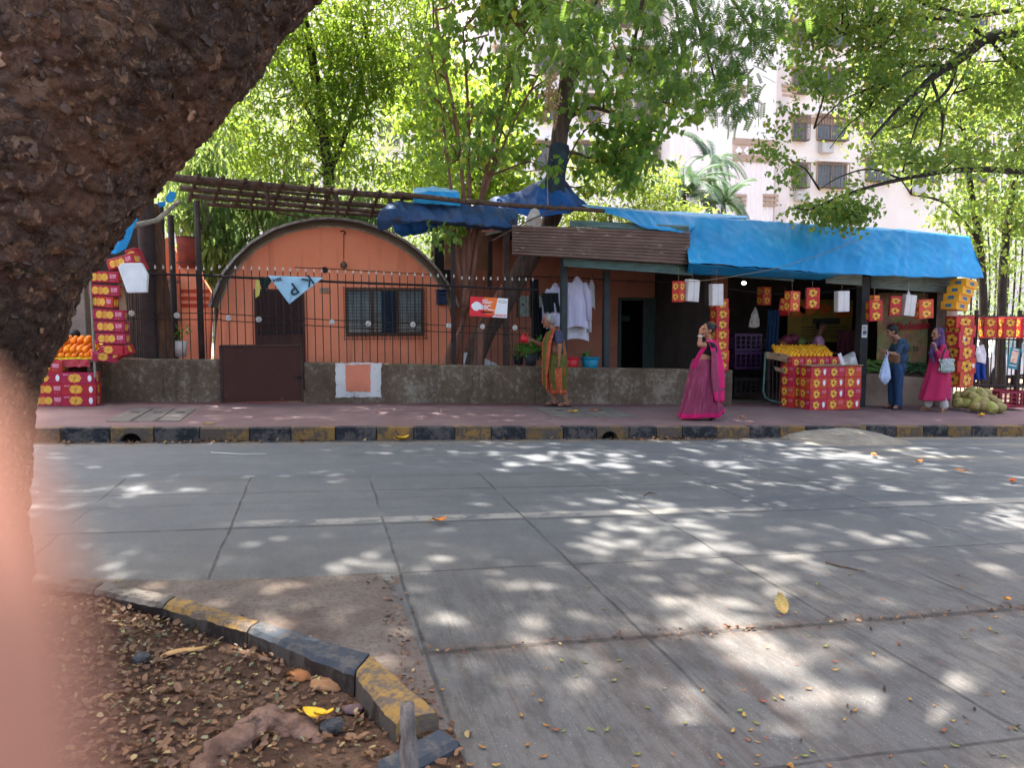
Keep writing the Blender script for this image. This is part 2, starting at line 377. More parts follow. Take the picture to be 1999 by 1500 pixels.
# pinkish worn pavement
b = NB('pavement_red'); m1 = b.noise(1.4, detail=7, rough=.7); m2 = b.noise(22, detail=6, rough=.7)
col = b.ramp(m1, (.3, S(104, 80, 80)), (.55, S(118, 96, 96)), (.75, S(128, 108, 104)))
col = b.mix(b.math('MULTIPLY', b.step(m2, .5, .72), .5), col, S(96, 70, 68))
x, y, z = b.xyz(); col = b.mix(b.math('MULTIPLY', b.math('MULTIPLY', b.step(y, 12.4, 12.9), b.step(m1, .38, .55)), .75), col, S(104, 42, 42))
b.bump(m2, .4, .01); b.done(col, .9, .2)
tag(strip('pavement', KY + .14, WY + .3, PAV, MATS['pavement_red']), kind='structure')
b = NB('yard_earth'); m1 = b.noise(1.8, detail=7); col = b.ramp(m1, (.3, S(86, 72, 60)), (.7, S(128, 112, 96))); b.bump(m1, .4, .03); b.done(col, .95)
tag(strip('yard', WY + .3, 70, PAV - .01, MATS['yard_earth']), kind='structure')

# kerb paint
def worn(name, c, under, amt=.5, sc=5, streak=(1, 1, 1), cd=None):
    b = NB(name); n1 = b.noise(sc, streak, 8, .72); n2 = b.noise(sc * 5, detail=5); n3 = b.noise(1.2, detail=3)
    f = b.step(b.math('ADD', n1, b.math('MULTIPLY', b.math('SUBTRACT', n2, .5), .35)), amt + .08, amt - .06)
    base = b.ramp(n2, (.3, under), (.7, tuple(q * .7 for q in under[:3]) + (1,)))
    top = b.ramp(n3, (.35, c), (.65, tuple(q * .72 for q in c[:3]) + (1,)))
    col = b.mix(f, base, top)
    if cd: x, y, z = b.xyz(); col = b.mix(b.math('MULTIPLY', b.step(b.math('ADD', z, b.math('MULTIPLY', n1, .05)), cd + .05, cd), .7), col, S(70, 54, 44))
    b.bump(n1, .5, .012); return b.done(col, .85, .25)
YEL = worn('kerb_yellow_paint', S(138, 104, 56), S(92, 78, 66), .47); BLK = worn('kerb_black_paint', S(38, 40, 43), S(90, 82, 76), .50)
DRK = M('drain_dark', (.012, .012, .012, 1), rough=.95); TAN = worn('kerb_faded_paint', S(126, 96, 54), S(92, 80, 70), .46)
kb = [(-60, 1), (30, 2), (118, 0), (215, 2), (300, 0), (390, 1), (487, 0), (568, 1), (655, 0), (735, 1), (808, 0), (888, 1), (960, 0), (1025, 2), (1100, 0), (1165, 2), (1228, 0), (1282, 2), (1332, 0), (1400, 1), (1465, 0), (1523, 1), (1573, 0), (1640, 2), (1692, 0), (1750, 1), (1802, 0), (1850, 2), (1896, 0), (1945, 1), (2000, 0), (2050, 1), (2100, 0)]
xs = [P(k, 855, KY).x for k, _ in kb]
kx = [-40, -20] + [xs[0] - .6 * i for i in range(20, 0, -1)] + xs + [xs[-1] + .55 * i for i in range(1, 30)] + [40]
kc = [0, 1] + [i % 2 for i in range(20)] + [c for _, c in kb] + [i % 2 for i in range(30)]
mb = MB(); holes = [P(255, 860, KY).x, P(1190, 852, KY).x]
for i in range(len(kx) - 1):
    x0, x1 = kx[i] + .004, kx[i + 1] - .004; hh = [h for h in holes if x0 < h < x1]; dz = random.uniform(-.006, .006); dy = random.uniform(-.008, .008)
    zb, zt = lambda x: gz(x) - .03, lambda x: gz(x) + PAV + .006 + dz
    if hh:
        c = hh[0]; r = .115; arc = [(c + r * math.cos(t), KY + dy, gz(c) + .105 * math.sin(t) - .005) for t in [math.pi * k / 12 for k in range(13)]]
        pts = [(x0, KY + dy, zb(x0)), (x0, KY + dy, zt(x0)), (x1, KY + dy, zt(x1)), (x1, KY + dy, zb(x1)), (c + r, KY + dy, zb(c))] + arc + [(c - r, KY + dy, zb(c))]
    else: pts = [(x0, KY + dy, zb(x0)), (x0, KY + dy, zt(x0)), (x1, KY + dy, zt(x1)), (x1, KY + dy, zb(x1))]
    mb.prism(pts, (0, .16, 0), kc[i])
o = tag(mb.build('kerb', [BLK, YEL, TAN]), kind='structure'); bevel(o, .014)
for h in holes:
    mb = MB(); mb.box2((h - .2, KY + .17, gz(h) - .2), (h + .2, KY + .2, gz(h) + .15)); tag(mb.build('drain', DRK), kind='structure')
# rough concrete ramp at the kerb on the right
a = P(1660, 838, 9.5); mb = MB(); rows = []
for i in range(9):
    t = i / 8; rows.append([(a.x - .85 + 1.9 * u / 14, KY + .1 - .95 * t, gz(a.x - .85 + 1.9 * u / 14) - .012 + .17 * (1 - t) ** 1.2 * math.sin(math.pi * u / 14) ** .6 * (1 + .1 * noise.noise((u * .7, t * 4, 0)))) for u in range(15)])
mb.grid(rows); tag(mb.build('ramp', M('ramp_cement', S(112, 104, 94), S(140, 130, 116), 5, .9, .4), smooth=True), kind='structure')
# slab cover in the pavement
CEM = M('cover_cement', S(92, 84, 80), S(116, 108, 102), 5, .9, .4)
def cover(px0, py0, px1, py1, n, lab):
    a, c = G(px0, py1, PAV), G(px1, py0, PAV); mb = MB(); w_ = (c.x - a.x) / n
    for i in range(n): mb.box(((a.x + w_ * (i + .5)), (a.y + c.y) / 2, gz(a.x + w_ * (i + .5)) + PAV + .004), (w_ - .03, c.y - a.y, .012), Matrix.Rotation(math.atan(SLOPE), 3, 'Y'), 0)
    t = tag(mb.build('drain_cover', CEM), lab, 'drain cover')
    for i in range(n):
        h = MB(); xx = a.x + w_ * (i + .5); h.box((xx, (a.y + c.y) / 2 + .2, gz(xx) + PAV + .0125), (.12, .035, .006)); h.build('lifting_slot', DRK, t)
cover(205, 799, 385, 824, 3, 'grey cement slab drain cover set in the pavement near left wall'); cover(1080, 797, 1190, 815, 2, "grey cement drain cover in the pavement by the grey-haired woman's feet")

# ---------------------------------------------------------------- near kerb and leaf-strewn tree bed
BZ = -.02                                # soil level against the road
rk = [(60, 1128), (185, 1140), (330, 1166), (508, 1207), (716, 1280), (862, 1396)]   # outer... top inner edge, photo pixels
topz = .13
def gp(px, py): return G(px, py, topz)
inner = [gp(*q) for q in [(20, 1136), (182, 1152), (318, 1180), (484, 1226), (692, 1312), (778, 1405)]]
outer = [gp(*q) for q in [(60, 1120), (205, 1136), (345, 1164), (510, 1212), (724, 1276), (858, 1392)]]
cols = [0, 0, 1, 2, 1]
KIN = worn('kerb_inner_face', S(84, 74, 64), S(54, 42, 34), .5, 4, (1, 1, .3))
near_yellow = worn('near_kerb_yellow_paint', S(150, 116, 62), S(104, 90, 76), .50, 9); near_grey = worn('near_kerb_grey_paint', S(62, 66, 71), S(96, 90, 84), .53, 9)
near_bare = worn('near_kerb_bare', S(116, 108, 98), S(84, 74, 66), .5, 4)
for i in range(5):
    mb = MB(); a, b_, c, d = inner[i], inner[i + 1], outer[i + 1], outer[i]
    e = (b_ - a).normalized() * .006; n_ = 26; sect = []
    for k in range(n_ + 1):
        t = k / n_; p = (a + e).lerp(b_ - e, t); q = (d + e).lerp(c - e, t)
        def jit(v, s=.010, q_=0): n3 = noise.noise_vector(v * 9 + Vector((q_, 0, 0))) + noise.noise_vector(v * 31) * .6; return v + Vector((n3.x * s, n3.y * s, n3.z * s * .7))
        lo = gz(p.x) - .12
        inn = (p - q).normalized() * .02
        sect.append([Vector((p.x + inn.x, p.y + inn.y, lo)), jit(p - Vector((0, 0, .02)) + inn * .4), jit(p - inn * .6), jit(p.lerp(q, .5), .004), jit(q + inn * .6), jit(q - Vector((0, 0, .02))), Vector((q.x, q.y, lo))])
    mb.grid(sect, 0); nf = len(mb.f)
    for k in range(nf): mb.m[k] = 1 if k % 6 in (0,) else 0
    mb.add(sect[0], [tuple(range(7))], 0); mb.add(sect[-1], [tuple(range(7))], 0)
    tag(mb.build('kerb', [(near_bare, near_yellow, near_grey)[cols[i]], KIN]), kind='structure')
# broken kerb stone at the corner
c = G(828, 1484, .03); mb = MB(); mb.box(c + Vector((-.02, 0, -.02)), (.30, .12, .13), Matrix.Rotation(R(33), 3, 'Z') @ Matrix.Rotation(R(6), 3, 'X'), 0, .02)
o = mb.build('kerb_stone', near_grey); tag(o, 'loose grey painted kerb stone behind the upright log', 'kerb stone')
# soil bed
bx = [p.xy.copy() for p in inner] + [G(868, 1432).xy, G(905, 1500).xy, G(900, 1700).xy]
def bedz(x, y):
    v = Vector((x * 2.2, y * 2.2, 0)); return gz(x) - .014 + .018 * noise.noise(v) + .009 * noise.noise(v * 3.3) + .12 * math.exp(-((x + 1.6) ** 2 + (y - 3.7) ** 2) / .5)
mb = MB(); nx, ny = 110, 90
def inside(x, y):
    pts = [(p.x, p.y) for p in bx] + [(-6, .5), (-6, 5.0)]; c = False
    for i in range(len(pts)):
        (x1, y1), (x2, y2) = pts[i], pts[i - 1]
        if (y1 > y) != (y2 > y) and x < (x2 - x1) * (y - y1) / (y2 - y1) + x1: c = not c
    return c
X0, X1, Y0, Y1 = -6.0, 1.0, .5, 5.2; idx = {}
for j in range(ny + 1):
    for i in range(nx + 1):
        xx = X1 - (X1 - X0) * (i / nx) ** 1.5; yy = Y0 + (Y1 - Y0) * j / ny; idx[i, j] = len(mb.v); mb.v.append((xx, yy, bedz(xx, yy) + .045))
for j in range(ny):
    for i in range(nx):
        k = [idx[i, j], idx[i + 1, j], idx[i + 1, j + 1], idx[i, j + 1]]; cx = sum(mb.v[q][0] for q in k) / 4; cy = sum(mb.v[q][1] for q in k) / 4
        if inside(cx, cy): mb.f.append(tuple(k)); mb.m.append(0)
b = NB('bed_soil'); n1 = b.noise(3, detail=8, rough=.7); n2 = b.noise(30, detail=6)
col = b.ramp(n1, (.3, S(58, 42, 33)), (.55, S(92, 70, 55)), (.75, S(122, 97, 78))); col = b.mix(b.math('MULTIPLY', b.step(n2, .52, .7), .5), col, S(40, 28, 22)); b.bump(b.math('ADD', n2, n1), .8, .03); b.done(col, .97, .1)
SOIL = mb.build('soil', MATS['bed_soil'], origin=(0, 0, 0), smooth=True); tag(SOIL, kind='structure')
# brown concrete apron between bed and road slabs
b = NB('apron_concrete'); n1 = b.noise(2.2, detail=8, rough=.7); n2 = b.noise(38, detail=6, rough=.75)
col = b.ramp(n1, (.3, S(84, 70, 62)), (.55, S(108, 96, 86)), (.75, S(126, 114, 104))); col = b.mix(b.math('MULTIPLY', b.step(n2, .47, .66), .55), col, S(64, 52, 46)); b.bump(b.math('ADD', n2, n1), .6, .012); b.done(col, .9, .2)
pts = [outer[0], outer[1], outer[2], outer[3], outer[4], outer[5], G(868, 1420), G(852, 1350), G(826, 1290), G(790, 1200), G(742, 1122), G(600, 1128), G(400, 1135), G(60, 1132)]
mb = MB(); mb.add([(p.x, p.y, gz(p.x) + .004) for p in pts], [tuple(range(len(pts)))]); tag(mb.build('apron', MATS['apron_concrete'], origin=(0, 0, 0)), kind='structure')
# litter of dry leaves
L1 = leaf_mat('dry_leaf', (.07, .028, .014), (.23, .115, .052), (.38, .27, .11), (.14, .06, .02), .10, .06)
L2 = leaf_mat('dry_leaf_green', (.10, .11, .05), (.26, .23, .12), (.42, .36, .12), (.25, .2, .05), .15, .2)
def litter(name, n, fn, size, mat, lab=None):
    C = np.array([fn() for _ in range(n)]); V, Fq = leaf_arrays(C, size, ROUND, (0, .35), .5)
    return tag(link(name, npmesh(name, V, Fq), mat), kind='stuff')
def bedpt(lim=.2):
    while True:
        x, y = random.uniform(-2.6, .75), random.uniform(1.3, 4.6)
        dens = .25 + .75 * max(0, noise.noise((x * 1.6, y * 1.6, 3.3)) * 1.2 + .3) + max(0, (2.5 - y)) * .6
        if inside(x, y) and random.random() < dens: return (x, y, bedz(x, y) + .053 + random.uniform(0, .012))
litter('leaf_litter', 9500, bedpt, .028, L1); litter('leaf_litter', 1100, bedpt, .026, L2); litter('leaf_litter', 1300, bedpt, .046, L1)
def kerbfoot():
    i = random.choice([0, 1, 2, 3, 4, 4]); t = random.random(); p = outer[i].lerp(outer[i + 1], t); q = abs(random.gauss(0, .10)); n_ = Vector((outer[i + 1].y - outer[i].y, -(outer[i + 1].x - outer[i].x), 0)).normalized()
    p = p - n_ * (q + .02); return (p.x, p.y, gz(p.x) + .014)
litter('leaf_litter', 90, kerbfoot, .032, L1)
def gutter():
    x = random.choice([random.uniform(-3, 11), random.gauss(4.6, .6), random.gauss(-1.5, .8)]); return (x, KY - .02 - abs(random.gauss(0, .07)), gz(x) + .012)
litter('leaf_litter', 520, gutter, .05, L1)
def jointpt():
    x = random.uniform(.45, 4.5); return (x, 3.49 + random.gauss(0, .03), gz(x) + .012)
litter('leaf_litter', 130, jointpt, .026, L1)
def jx0():
    y = random.uniform(2.6, 4.6); return (.36 + random.gauss(0, .05), y, gz(.4) + .012)
litter('leaf_litter', 90, jx0, .03, L1)
# ================================================================ low wall, gate, railing
b = NB('old_plaster'); n1 = b.noise(1.3, detail=8, rough=.7); n2 = b.noise(14, detail=7, rough=.7); st = b.noise(1.0, (6, 6, .7), 5); x, y, z = b.xyz()
col = b.ramp(n1, (.28, S(74, 60, 46)), (.5, S(98, 82, 66)), (.7, S(114, 99, 83)))
col = b.mix(b.math('MULTIPLY', b.step(b.math('ADD', n2, b.math('MULTIPLY', n1, .6)), .78, 1.02), .75), col, S(150, 139, 122))
col = b.mix(b.math('MULTIPLY', b.step(st, .5, .7), .4), col, S(50, 44, 32)); col = b.mix(b.math('MULTIPLY', b.step(n2, .55, .75), .3), col, S(52, 44, 36))
b.bump(b.math('ADD', n1, n2), .6, .02); b.done(col, .95, .15)
PLAS = MATS['old_plaster']
def lowwall(name, pxa, pxb, ya, yb, lab, Y=WY, th=.23, mat=PLAS, cat='wall', zextra=0):
    a, c = P(pxa, ya, Y), P(pxb, yb, Y); n = max(2, int((c.x - a.x) / .25)); mb = MB(); F, T, B = [], [], []
    for i in range(n + 1):
        t = i / n; x = a.x + (c.x - a.x) * t; zt = a.z + (c.z - a.z) * t + .008 * noise.noise((x * 2.3, 0, 0)); zb = pz(x) - .05
        r = [(x, Y, zb)]
        for k in range(1, 6): r.append((x, Y + .006 * noise.noise((x * 3, k * .9, 1.7)), zb + (zt - .02 - zb) * k / 5))
        r += [(x, Y + .02, zt), (x, Y + th - .02, zt), (x, Y + th, zt - .02), (x, Y + th, zb)]; F.append([Vector(q) for q in r])
    mb.grid(F); mb.add(F[0], [tuple(range(len(F[0])))]); mb.add(F[-1], [tuple(range(len(F[0])))])
    return tag(mb.build(name, mat), lab, cat)
lowwall('boundary_wall', 190, 431, 699, 703, 'stained low plaster wall left of the brown metal gate')
wall = lowwall('boundary_wall', 594, 1430, 708, 723, 'long mossy low plaster wall with a white and orange painted square')
lowwall('counter_wall', 1676, 1858, 728, 742, 'smooth beige low wall under the vegetable counter behind the standing customers', mat=M('counter_plaster', S(150, 128, 108), S(116, 98, 82), 2.2, .9, .3))
WP = worn('wall_white_paint', S(206, 200, 192), S(120, 108, 96), .60, 6); OP = worn('wall_orange_paint', S(214, 128, 98), S(180, 120, 100), .66, 5)
def blotch(px0, py0, px1, py1, off, mat, name):
    mb = MB(); ring = []; N = 40
    for i in range(N):
        u = i / N * 4; k = int(u); t = u - k; c = [(px0, py1), (px1, py1), (px1, py0), (px0, py0)]; a, d = c[k], c[(k + 1) % 4]
        q = P(a[0] + (d[0] - a[0]) * t + random.uniform(-1.3, 1.3), a[1] + (d[1] - a[1]) * t + random.uniform(-1.3, 1.3), WY - off); ring.append(q)
    mb.add(ring, [tuple(range(N))]); return mb.build(name, mat, wall)
blotch(655, 709, 744, 776, .010, WP, 'white_painted_square'); blotch(675, 712, 723, 765, .014, OP, 'orange_painted_square')
BRN = worn('gate_brown_metal', S(74, 44, 36), S(112, 84, 72), .68, 5); RUST = M('rusted_steel', S(52, 38, 34), S(74, 54, 46), 14, .75, .2, metal=.2)
STEEL = M('dark_steel', S(38, 32, 32), S(54, 44, 42), 12, .6, .1, metal=.3)
c = P(510, 788, WY - .03); gt = thing('metal_gate', 'low brown sheet metal gate between two stained plaster walls', 'gate', (c.x, WY - .03, pz(c.x)))
mb = MB(); a, d = P(434, 786, WY - .03), P(588, 676, WY - .03); mb.box2((a.x, WY - .05, a.z + .0), (d.x, WY - .03, d.z)); mb.build('gate_sheet', BRN, gt)
mb = MB()
for xx in (a.x, d.x): mb.box2((xx - .02, WY - .065, a.z - .02), (xx + .02, WY - .025, d.z + .02), bev=.004)
mb.box2((a.x, WY - .065, d.z), (d.x, WY - .025, d.z + .03)); mb.build('gate_frame', RUST, gt)
mb = MB(); q = P(583, 735, WY - .07); mb.box(q, (.1, .03, .025)); mb.tube([q + Vector((-.03, -.02, 0)), q + Vector((-.03, -.03, -.07))], .012); mb.build('latch', STEEL, gt)
# railing on the wall
FY = WY + .1
WHT = M('rosette_white', S(196, 190, 180), S(150, 144, 136), 20, .7); TIPM = M('spear_tip_paint', S(200, 190, 178), S(160, 150, 140), 20, .7)
def railing(name, pxa, pxb, railtop, bartop, mid, bot, step, lab, ros, skip=(), tips=True):
    f = lambda pr, t: pr[0] + (pr[1] - pr[0]) * t
    o = P(pxa, bot[0], FY); r = thing(name, lab, 'railing', (o.x, FY, o.z)); mb = MB(); tp = MB(); px = pxa
    while px <= pxb:
        t = (px - pxa) / (pxb - pxa)
        if not any(s0 < px < s1 for s0, s1 in skip):
            p0, p1 = P(px, f(bot, t) + 2, FY), P(px, f(bartop, t), FY); p1.x = p0.x; mb.cyl(p0, p1, .007, n=6)
            if tips: tp.tube([p1 - Vector((0, 0, .005)), p1 + Vector((0, 0, .02)), p1 + Vector((0, 0, .055))], [.013, .015, .003], 6)
        px += step * (1 + random.uniform(-.05, .05))
    mb.build('bars', STEEL, r)
    if tips: tp.build('spear_tips', TIPM, r)
    for k, (pr, rad) in enumerate(((railtop, .022), (mid[0], .008), (mid[1], .008))):
        q = MB(); q.tube([P(pxa - 4, pr[0], FY - .012), P((pxa + pxb) / 2, (pr[0] + pr[1]) / 2 + 1, FY - .012), P(pxb + 4, pr[1], FY - .012)], rad, 6); q.build('rail', STEEL, r)
    for (px, py) in ros:
        q = MB(); cc = P(px, py, FY - .03)
        for k in range(8): g = k * math.pi / 4; q.ell(cc + Vector((.03 * math.cos(g), 0, .03 * math.sin(g))), (.018, .010, .018), 6, 4)
        q.ell(cc, (.02, .016, .02), 8, 5); q.build('rosette', WHT, r)
    return r
railing('railing', 248, 430, (533, 538), (522, 528), ((609, 612), (622, 624)), (700, 701), 15.5, 'dark spiked railing on the left low wall before the pergola post', [(257, 612), (345, 616)])
railing('railing', 434, 900, (540, 560), (524, 542), ((613, 637), (626, 650)), (702, 711), 15, 'long dark spiked railing before the round-roofed orange house', [(446, 621), (505, 624), (648, 629), (719, 632), (806, 634), (876, 636)], skip=())
railing('railing', 903, 1046, (559, 566), (545, 548), ((636, 642), (649, 654)), (711, 714), 13.5, 'dark spiked railing behind the red and white sign', [(942, 638), (1005, 640)])

# ================================================================ round-roofed house
b = NB('orange_wall'); n1 = b.noise(1.1, detail=6, rough=.65); n2 = b.noise(12, detail=7); st = b.noise(1.0, (5, 5, .5), 5); x, y, z = b.xyz()
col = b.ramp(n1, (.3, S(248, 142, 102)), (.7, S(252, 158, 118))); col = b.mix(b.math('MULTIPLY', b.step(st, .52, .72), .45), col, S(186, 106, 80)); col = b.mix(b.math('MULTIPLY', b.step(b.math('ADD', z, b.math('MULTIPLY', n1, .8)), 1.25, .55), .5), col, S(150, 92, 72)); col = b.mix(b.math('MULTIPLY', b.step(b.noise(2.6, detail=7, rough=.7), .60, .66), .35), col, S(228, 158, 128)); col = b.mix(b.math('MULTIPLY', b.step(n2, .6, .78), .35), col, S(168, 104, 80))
b.bump(n2, .25, .01); b.done(col, .85, .2); ORG = MATS['orange_wall']
arch_px = [(404, 700), (408, 640), (413, 600), (421, 576), (440, 532), (463, 504), (490, 478), (512, 464), (535, 451), (557, 443), (580, 437), (610, 431), (640, 429), (670, 431), (700, 436), (732, 446), (760, 458), (788, 473), (814, 492), (834, 511), (852, 530), (868, 553), (881, 575), (890, 600), (896, 640), (899, 700)]
arch = [P(a, b_, HY) for a, b_ in arch_px]
c = P(650, 700, HY); house = thing('round_roofed_house', 'orange house with barrel roof, brown door and barred window behind the railing', 'house', (c.x, HY, pz(c.x)))
LOC[house].y = HY; rim = []
for i, p in enumerate(arch):
    t = (arch[min(i + 1, len(arch) - 1)] - arch[max(i - 1, 0)]).normalized(); nrm = Vector((-t.z, 0, t.x)); rim.append((p, nrm))
wallpts = [Vector((p.x, HY, p.z)) - n * .13 for p, n in rim]
wallpts = [Vector((wallpts[0].x, HY, pz(wallpts[0].x) - .1))] + wallpts + [Vector((wallpts[-1].x, HY, pz(wallpts[-1].x) - .1))]
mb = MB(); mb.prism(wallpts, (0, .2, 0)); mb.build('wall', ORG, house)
rim = rim[2:-2]; ROOF = M('roof_sheet', S(52, 46, 43), S(74, 66, 61), 6, .7, .2); RIMT = M('roof_edge_sunlit', S(178, 164, 150), S(120, 108, 98), 8, .7)
mb = MB(); rows = []
for yy, in [(HY - .30,), (HY + 6.5,)]:
    rows.append([Vector((p.x, yy, p.z)) for p, n in rim])
low = [[Vector((p.x, yy, p.z)) - n * .05 for p, n in rim] for yy in (HY - .30, HY + 6.5)]
mb.grid(rows); mb.grid(low); mb.grid([rows[0], low[0]]); mb.grid([rows[1], low[1]]); mb.build('roof', ROOF, house, smooth=False)
mb = MB(); mb.grid([[p + Vector((0, -.33, 0)) + n * .02 for p, n in rim], [p + Vector((0, -.33, 0)) - n * .025 for p, n in rim]]); mb.grid([[p + Vector((0, -.33, 0)) + n * .02 for p, n in rim], [p + Vector((0, -.2, 0)) + n * .02 for p, n in rim]])
mb.build('roof_edge', RIMT, house)  # pale rim strip: sunlight along the roof edge put into its colour
mb = MB(); mb.grid([[p - n * .105 + Vector((0, -.025, 0)) for p, n in rim], [p - n * .14 + Vector((0, -.025, 0)) for p, n in rim]]); mb.build('gable_trim', M('trim_cream', S(190, 170, 150), S(150, 130, 112), 8), house)
DOOR = M('door_brown', S(66, 38, 32), S(86, 52, 44), 5, .7, .3, stretch=(8, 8, .8)); WOODF = M('window_frame_wood', S(82, 58, 42), S(104, 76, 56), 5, .6, .2, stretch=(4, 4, 4))
def rect(px0, py0, px1, py1, Y): m = (px0 + px1) / 2; k = (py0 + py1) / 2; return P(px0, k, Y).x, P(px1, k, Y).x, P(m, py1, Y).z, P(m, py0, Y).z
x0, x1, z0, z1 = rect(503, 570, 590, 700, HY - .03); z0 = pz(x0)
mb = MB(); mb.box2((x0, HY - .04, z0), (x1, HY - .003, z1)); dr = mb.build('door', DOOR, house)
mb = MB()
for i in range(14): xx = x0 + (x1 - x0) * (i + .5) / 14; mb.box2((xx - .008, HY - .065, z1 - .75), (xx + .008, HY - .042, z1))
mb.box2((x0, HY - .068, z1 - .78), (x1, HY - .043, z1 - .74)); mb.build('door_grille', STEEL, dr)
mb = MB(); mb.box((x1 - .12, HY - .06, z1 - 1.05), (.07, .03, .1)); mb.build('lock', M('lock_steel', S(170, 160, 140), None, 9, .4, metal=.6), dr)
mb = MB()
for a, c in (((x0 - .05, z0), (x0, z1 + .05)), ((x1, z0), (x1 + .05, z1 + .05)), ((x0, z1), (x1, z1 + .05))): mb.box2((a[0], HY - .055, a[1]), (c[0], HY - .002, c[1]))
mb.build('door_frame', DOOR, house)
x0, x1, z0, z1 = rect(674, 563, 827, 655, HY); win = MB(); t = .05
for a, c in (((x0, z0), (x1, z0 + t)), ((x0, z1 - t), (x1, z1)), ((x0, z0 + t), (x0 + t, z1 - t)), ((x1 - t, z0 + t), (x1, z1 - t)), ((x0 + (x1 - x0) * .32, z0 + t), (x0 + (x1 - x0) * .32 + t, z1 - t)), ((x0 + (x1 - x0) * .64, z0 + t), (x0 + (x1 - x0) * .64 + t, z1 - t))): win.box2((a[0], HY - .06, a[1]), (c[0], HY - .002, c[1]))
win = win.build('window', WOODF, house)
GLS = M('window_glass', S(44, 58, 62), S(120, 138, 138), 1.6, .08, spec=.8); CURT = M('window_curtain', S(36, 62, 82), S(28, 46, 60), 3, .9, .3, stretch=(8, 1, .3))  # pale mottling in the glass colour stands in for reflections
for k in range(3):
    a = x0 + (x1 - x0) * (0, .32, .64)[k] + t + .004; c = x0 + (x1 - x0) * (.32, .64, 1)[k] - (.004 if k < 2 else t + .004)
    mb = MB(); mb.box2((a, HY - .03, z0 + t), (c, HY - .012, z1 - t)); mb.build('pane', GLS, win)
mb = MB(); a = x0 + (x1 - x0) * .46; mb.box2((a, HY - .04, z0 + t), (x0 + (x1 - x0) * .64, HY - .032, z1 - t)); mb.build('curtain', CURT, win)
mb = MB(); gy = HY - .22
for i in range(21): xx = x0 - .03 + (x1 - x0 + .06) * i / 20; mb.cyl((xx, gy, z0 - .09), (xx, gy, z1 + .02), .005, n=5)
for i in range(17): zz = z0 - .06 + (z1 - z0 + .06) * i / 16; mb.cyl((x0 - .03, gy - .006, zz), (x1 + .03, gy - .006, zz), .0045, n=5)
for xx in (x0 - .03, x1 + .03):
    for zz in (z0 - .05, z1): mb.cyl((xx, gy, zz), (xx, HY, zz), .007, n=5)
mb.build('grille', STEEL, win)
def small(name, px, py, Y, d, mat, lab, cat, bev=.008, parent=None):
    c = P(px, py, Y); mb = MB(); mb.box(c, d, None, 0, bev); o = mb.build(name, mat, parent); 
    if not parent: tag(o, lab, cat)
    return o
# things fixed to the front of the house
c = P(861, 582, HY); lb = thing('letter_box', 'dark blue metal letter box on the orange wall right of the window', 'letter box', (c.x, HY, c.z - .15))
BLU = M('letter_box_blue', S(20, 44, 74), S(28, 56, 92), 8, .5, .1)
mb = MB(); mb.box((c.x, HY - .075, c.z), (.2, .14, .27), None, 0, .02); mb.build('box_body', BLU, lb)
mb = MB(); mb.box((c.x, HY - .148, c.z + .06), (.13, .008, .02)); mb.build('letter_slot', DRK, lb)
mb = MB(); mb.box((c.x, HY - .085, c.z + .148), (.24, .18, .024), None, 0, .008); mb.build('lid', BLU, lb)
c = P(671, 518, HY); lm = thing('wall_lamp', 'small dark bulkhead lamp on the orange gable above the window', 'lamp', (c.x, HY, c.z))
mb = MB(); mb.ell((c.x, HY - .05, c.z), (.045, .05, .075), 12, 8); mb.build('glass_globe', M('lamp_glass_dirty', S(92, 80, 70), S(120, 104, 90), 9, .3), lm, True)
mb = MB(); mb.cyl((c.x, HY - .03, c.z), (c.x, HY, c.z), .06, .065, 12); mb.build('lamp_base', STEEL, lm)
c = P(671, 452, HY); hk = MB(); hk.tube([c + Vector((-.06, -.02, 0)), c + Vector((0, -.05, .01)), c + Vector((.03, -.05, -.03)), c + Vector((0, -.04, -.06))], .012, 6); hk.tube([c + Vector((0, -.01, -.04)), P(671, 508, HY - .012)], .006, 5)
tag(hk.build('conduit', RUST), 'thin rusty conduit running down the gable to the bulkhead lamp', 'conduit')
c = P(634, 567, HY); mb = MB(); mb.box((c.x, HY - .02, c.z), (.19, .03, .1), None, 0, .006); np_ = mb.build('name_plate', M('plate_cream', S(190, 160, 130), S(150, 120, 96), 12)); tag(np_, 'small cream plate on the orange wall between door and window', 'plate')
mb = MB()
for k in (-1, 0, 1): mb.box((c.x, HY - .037, c.z + k * .025), (.13, .003, .007))
mb.build('printed_lines', M('ink_grey', S(90, 70, 60), None, 3), np_)
c = P(634, 527, HY); mb = MB(); mb.cyl((c.x, HY - .05, c.z), (c.x, HY, c.z), .05, .06, 10); mb.tube([P(575, 522, HY - .02), P(634, 524, HY - .02), P(700, 528, HY - .02), P(850, 536, HY - .02)], .006, 5)
tag(mb.build('cable', RUST), 'thin cable with a round junction box along the orange wall', 'cable')

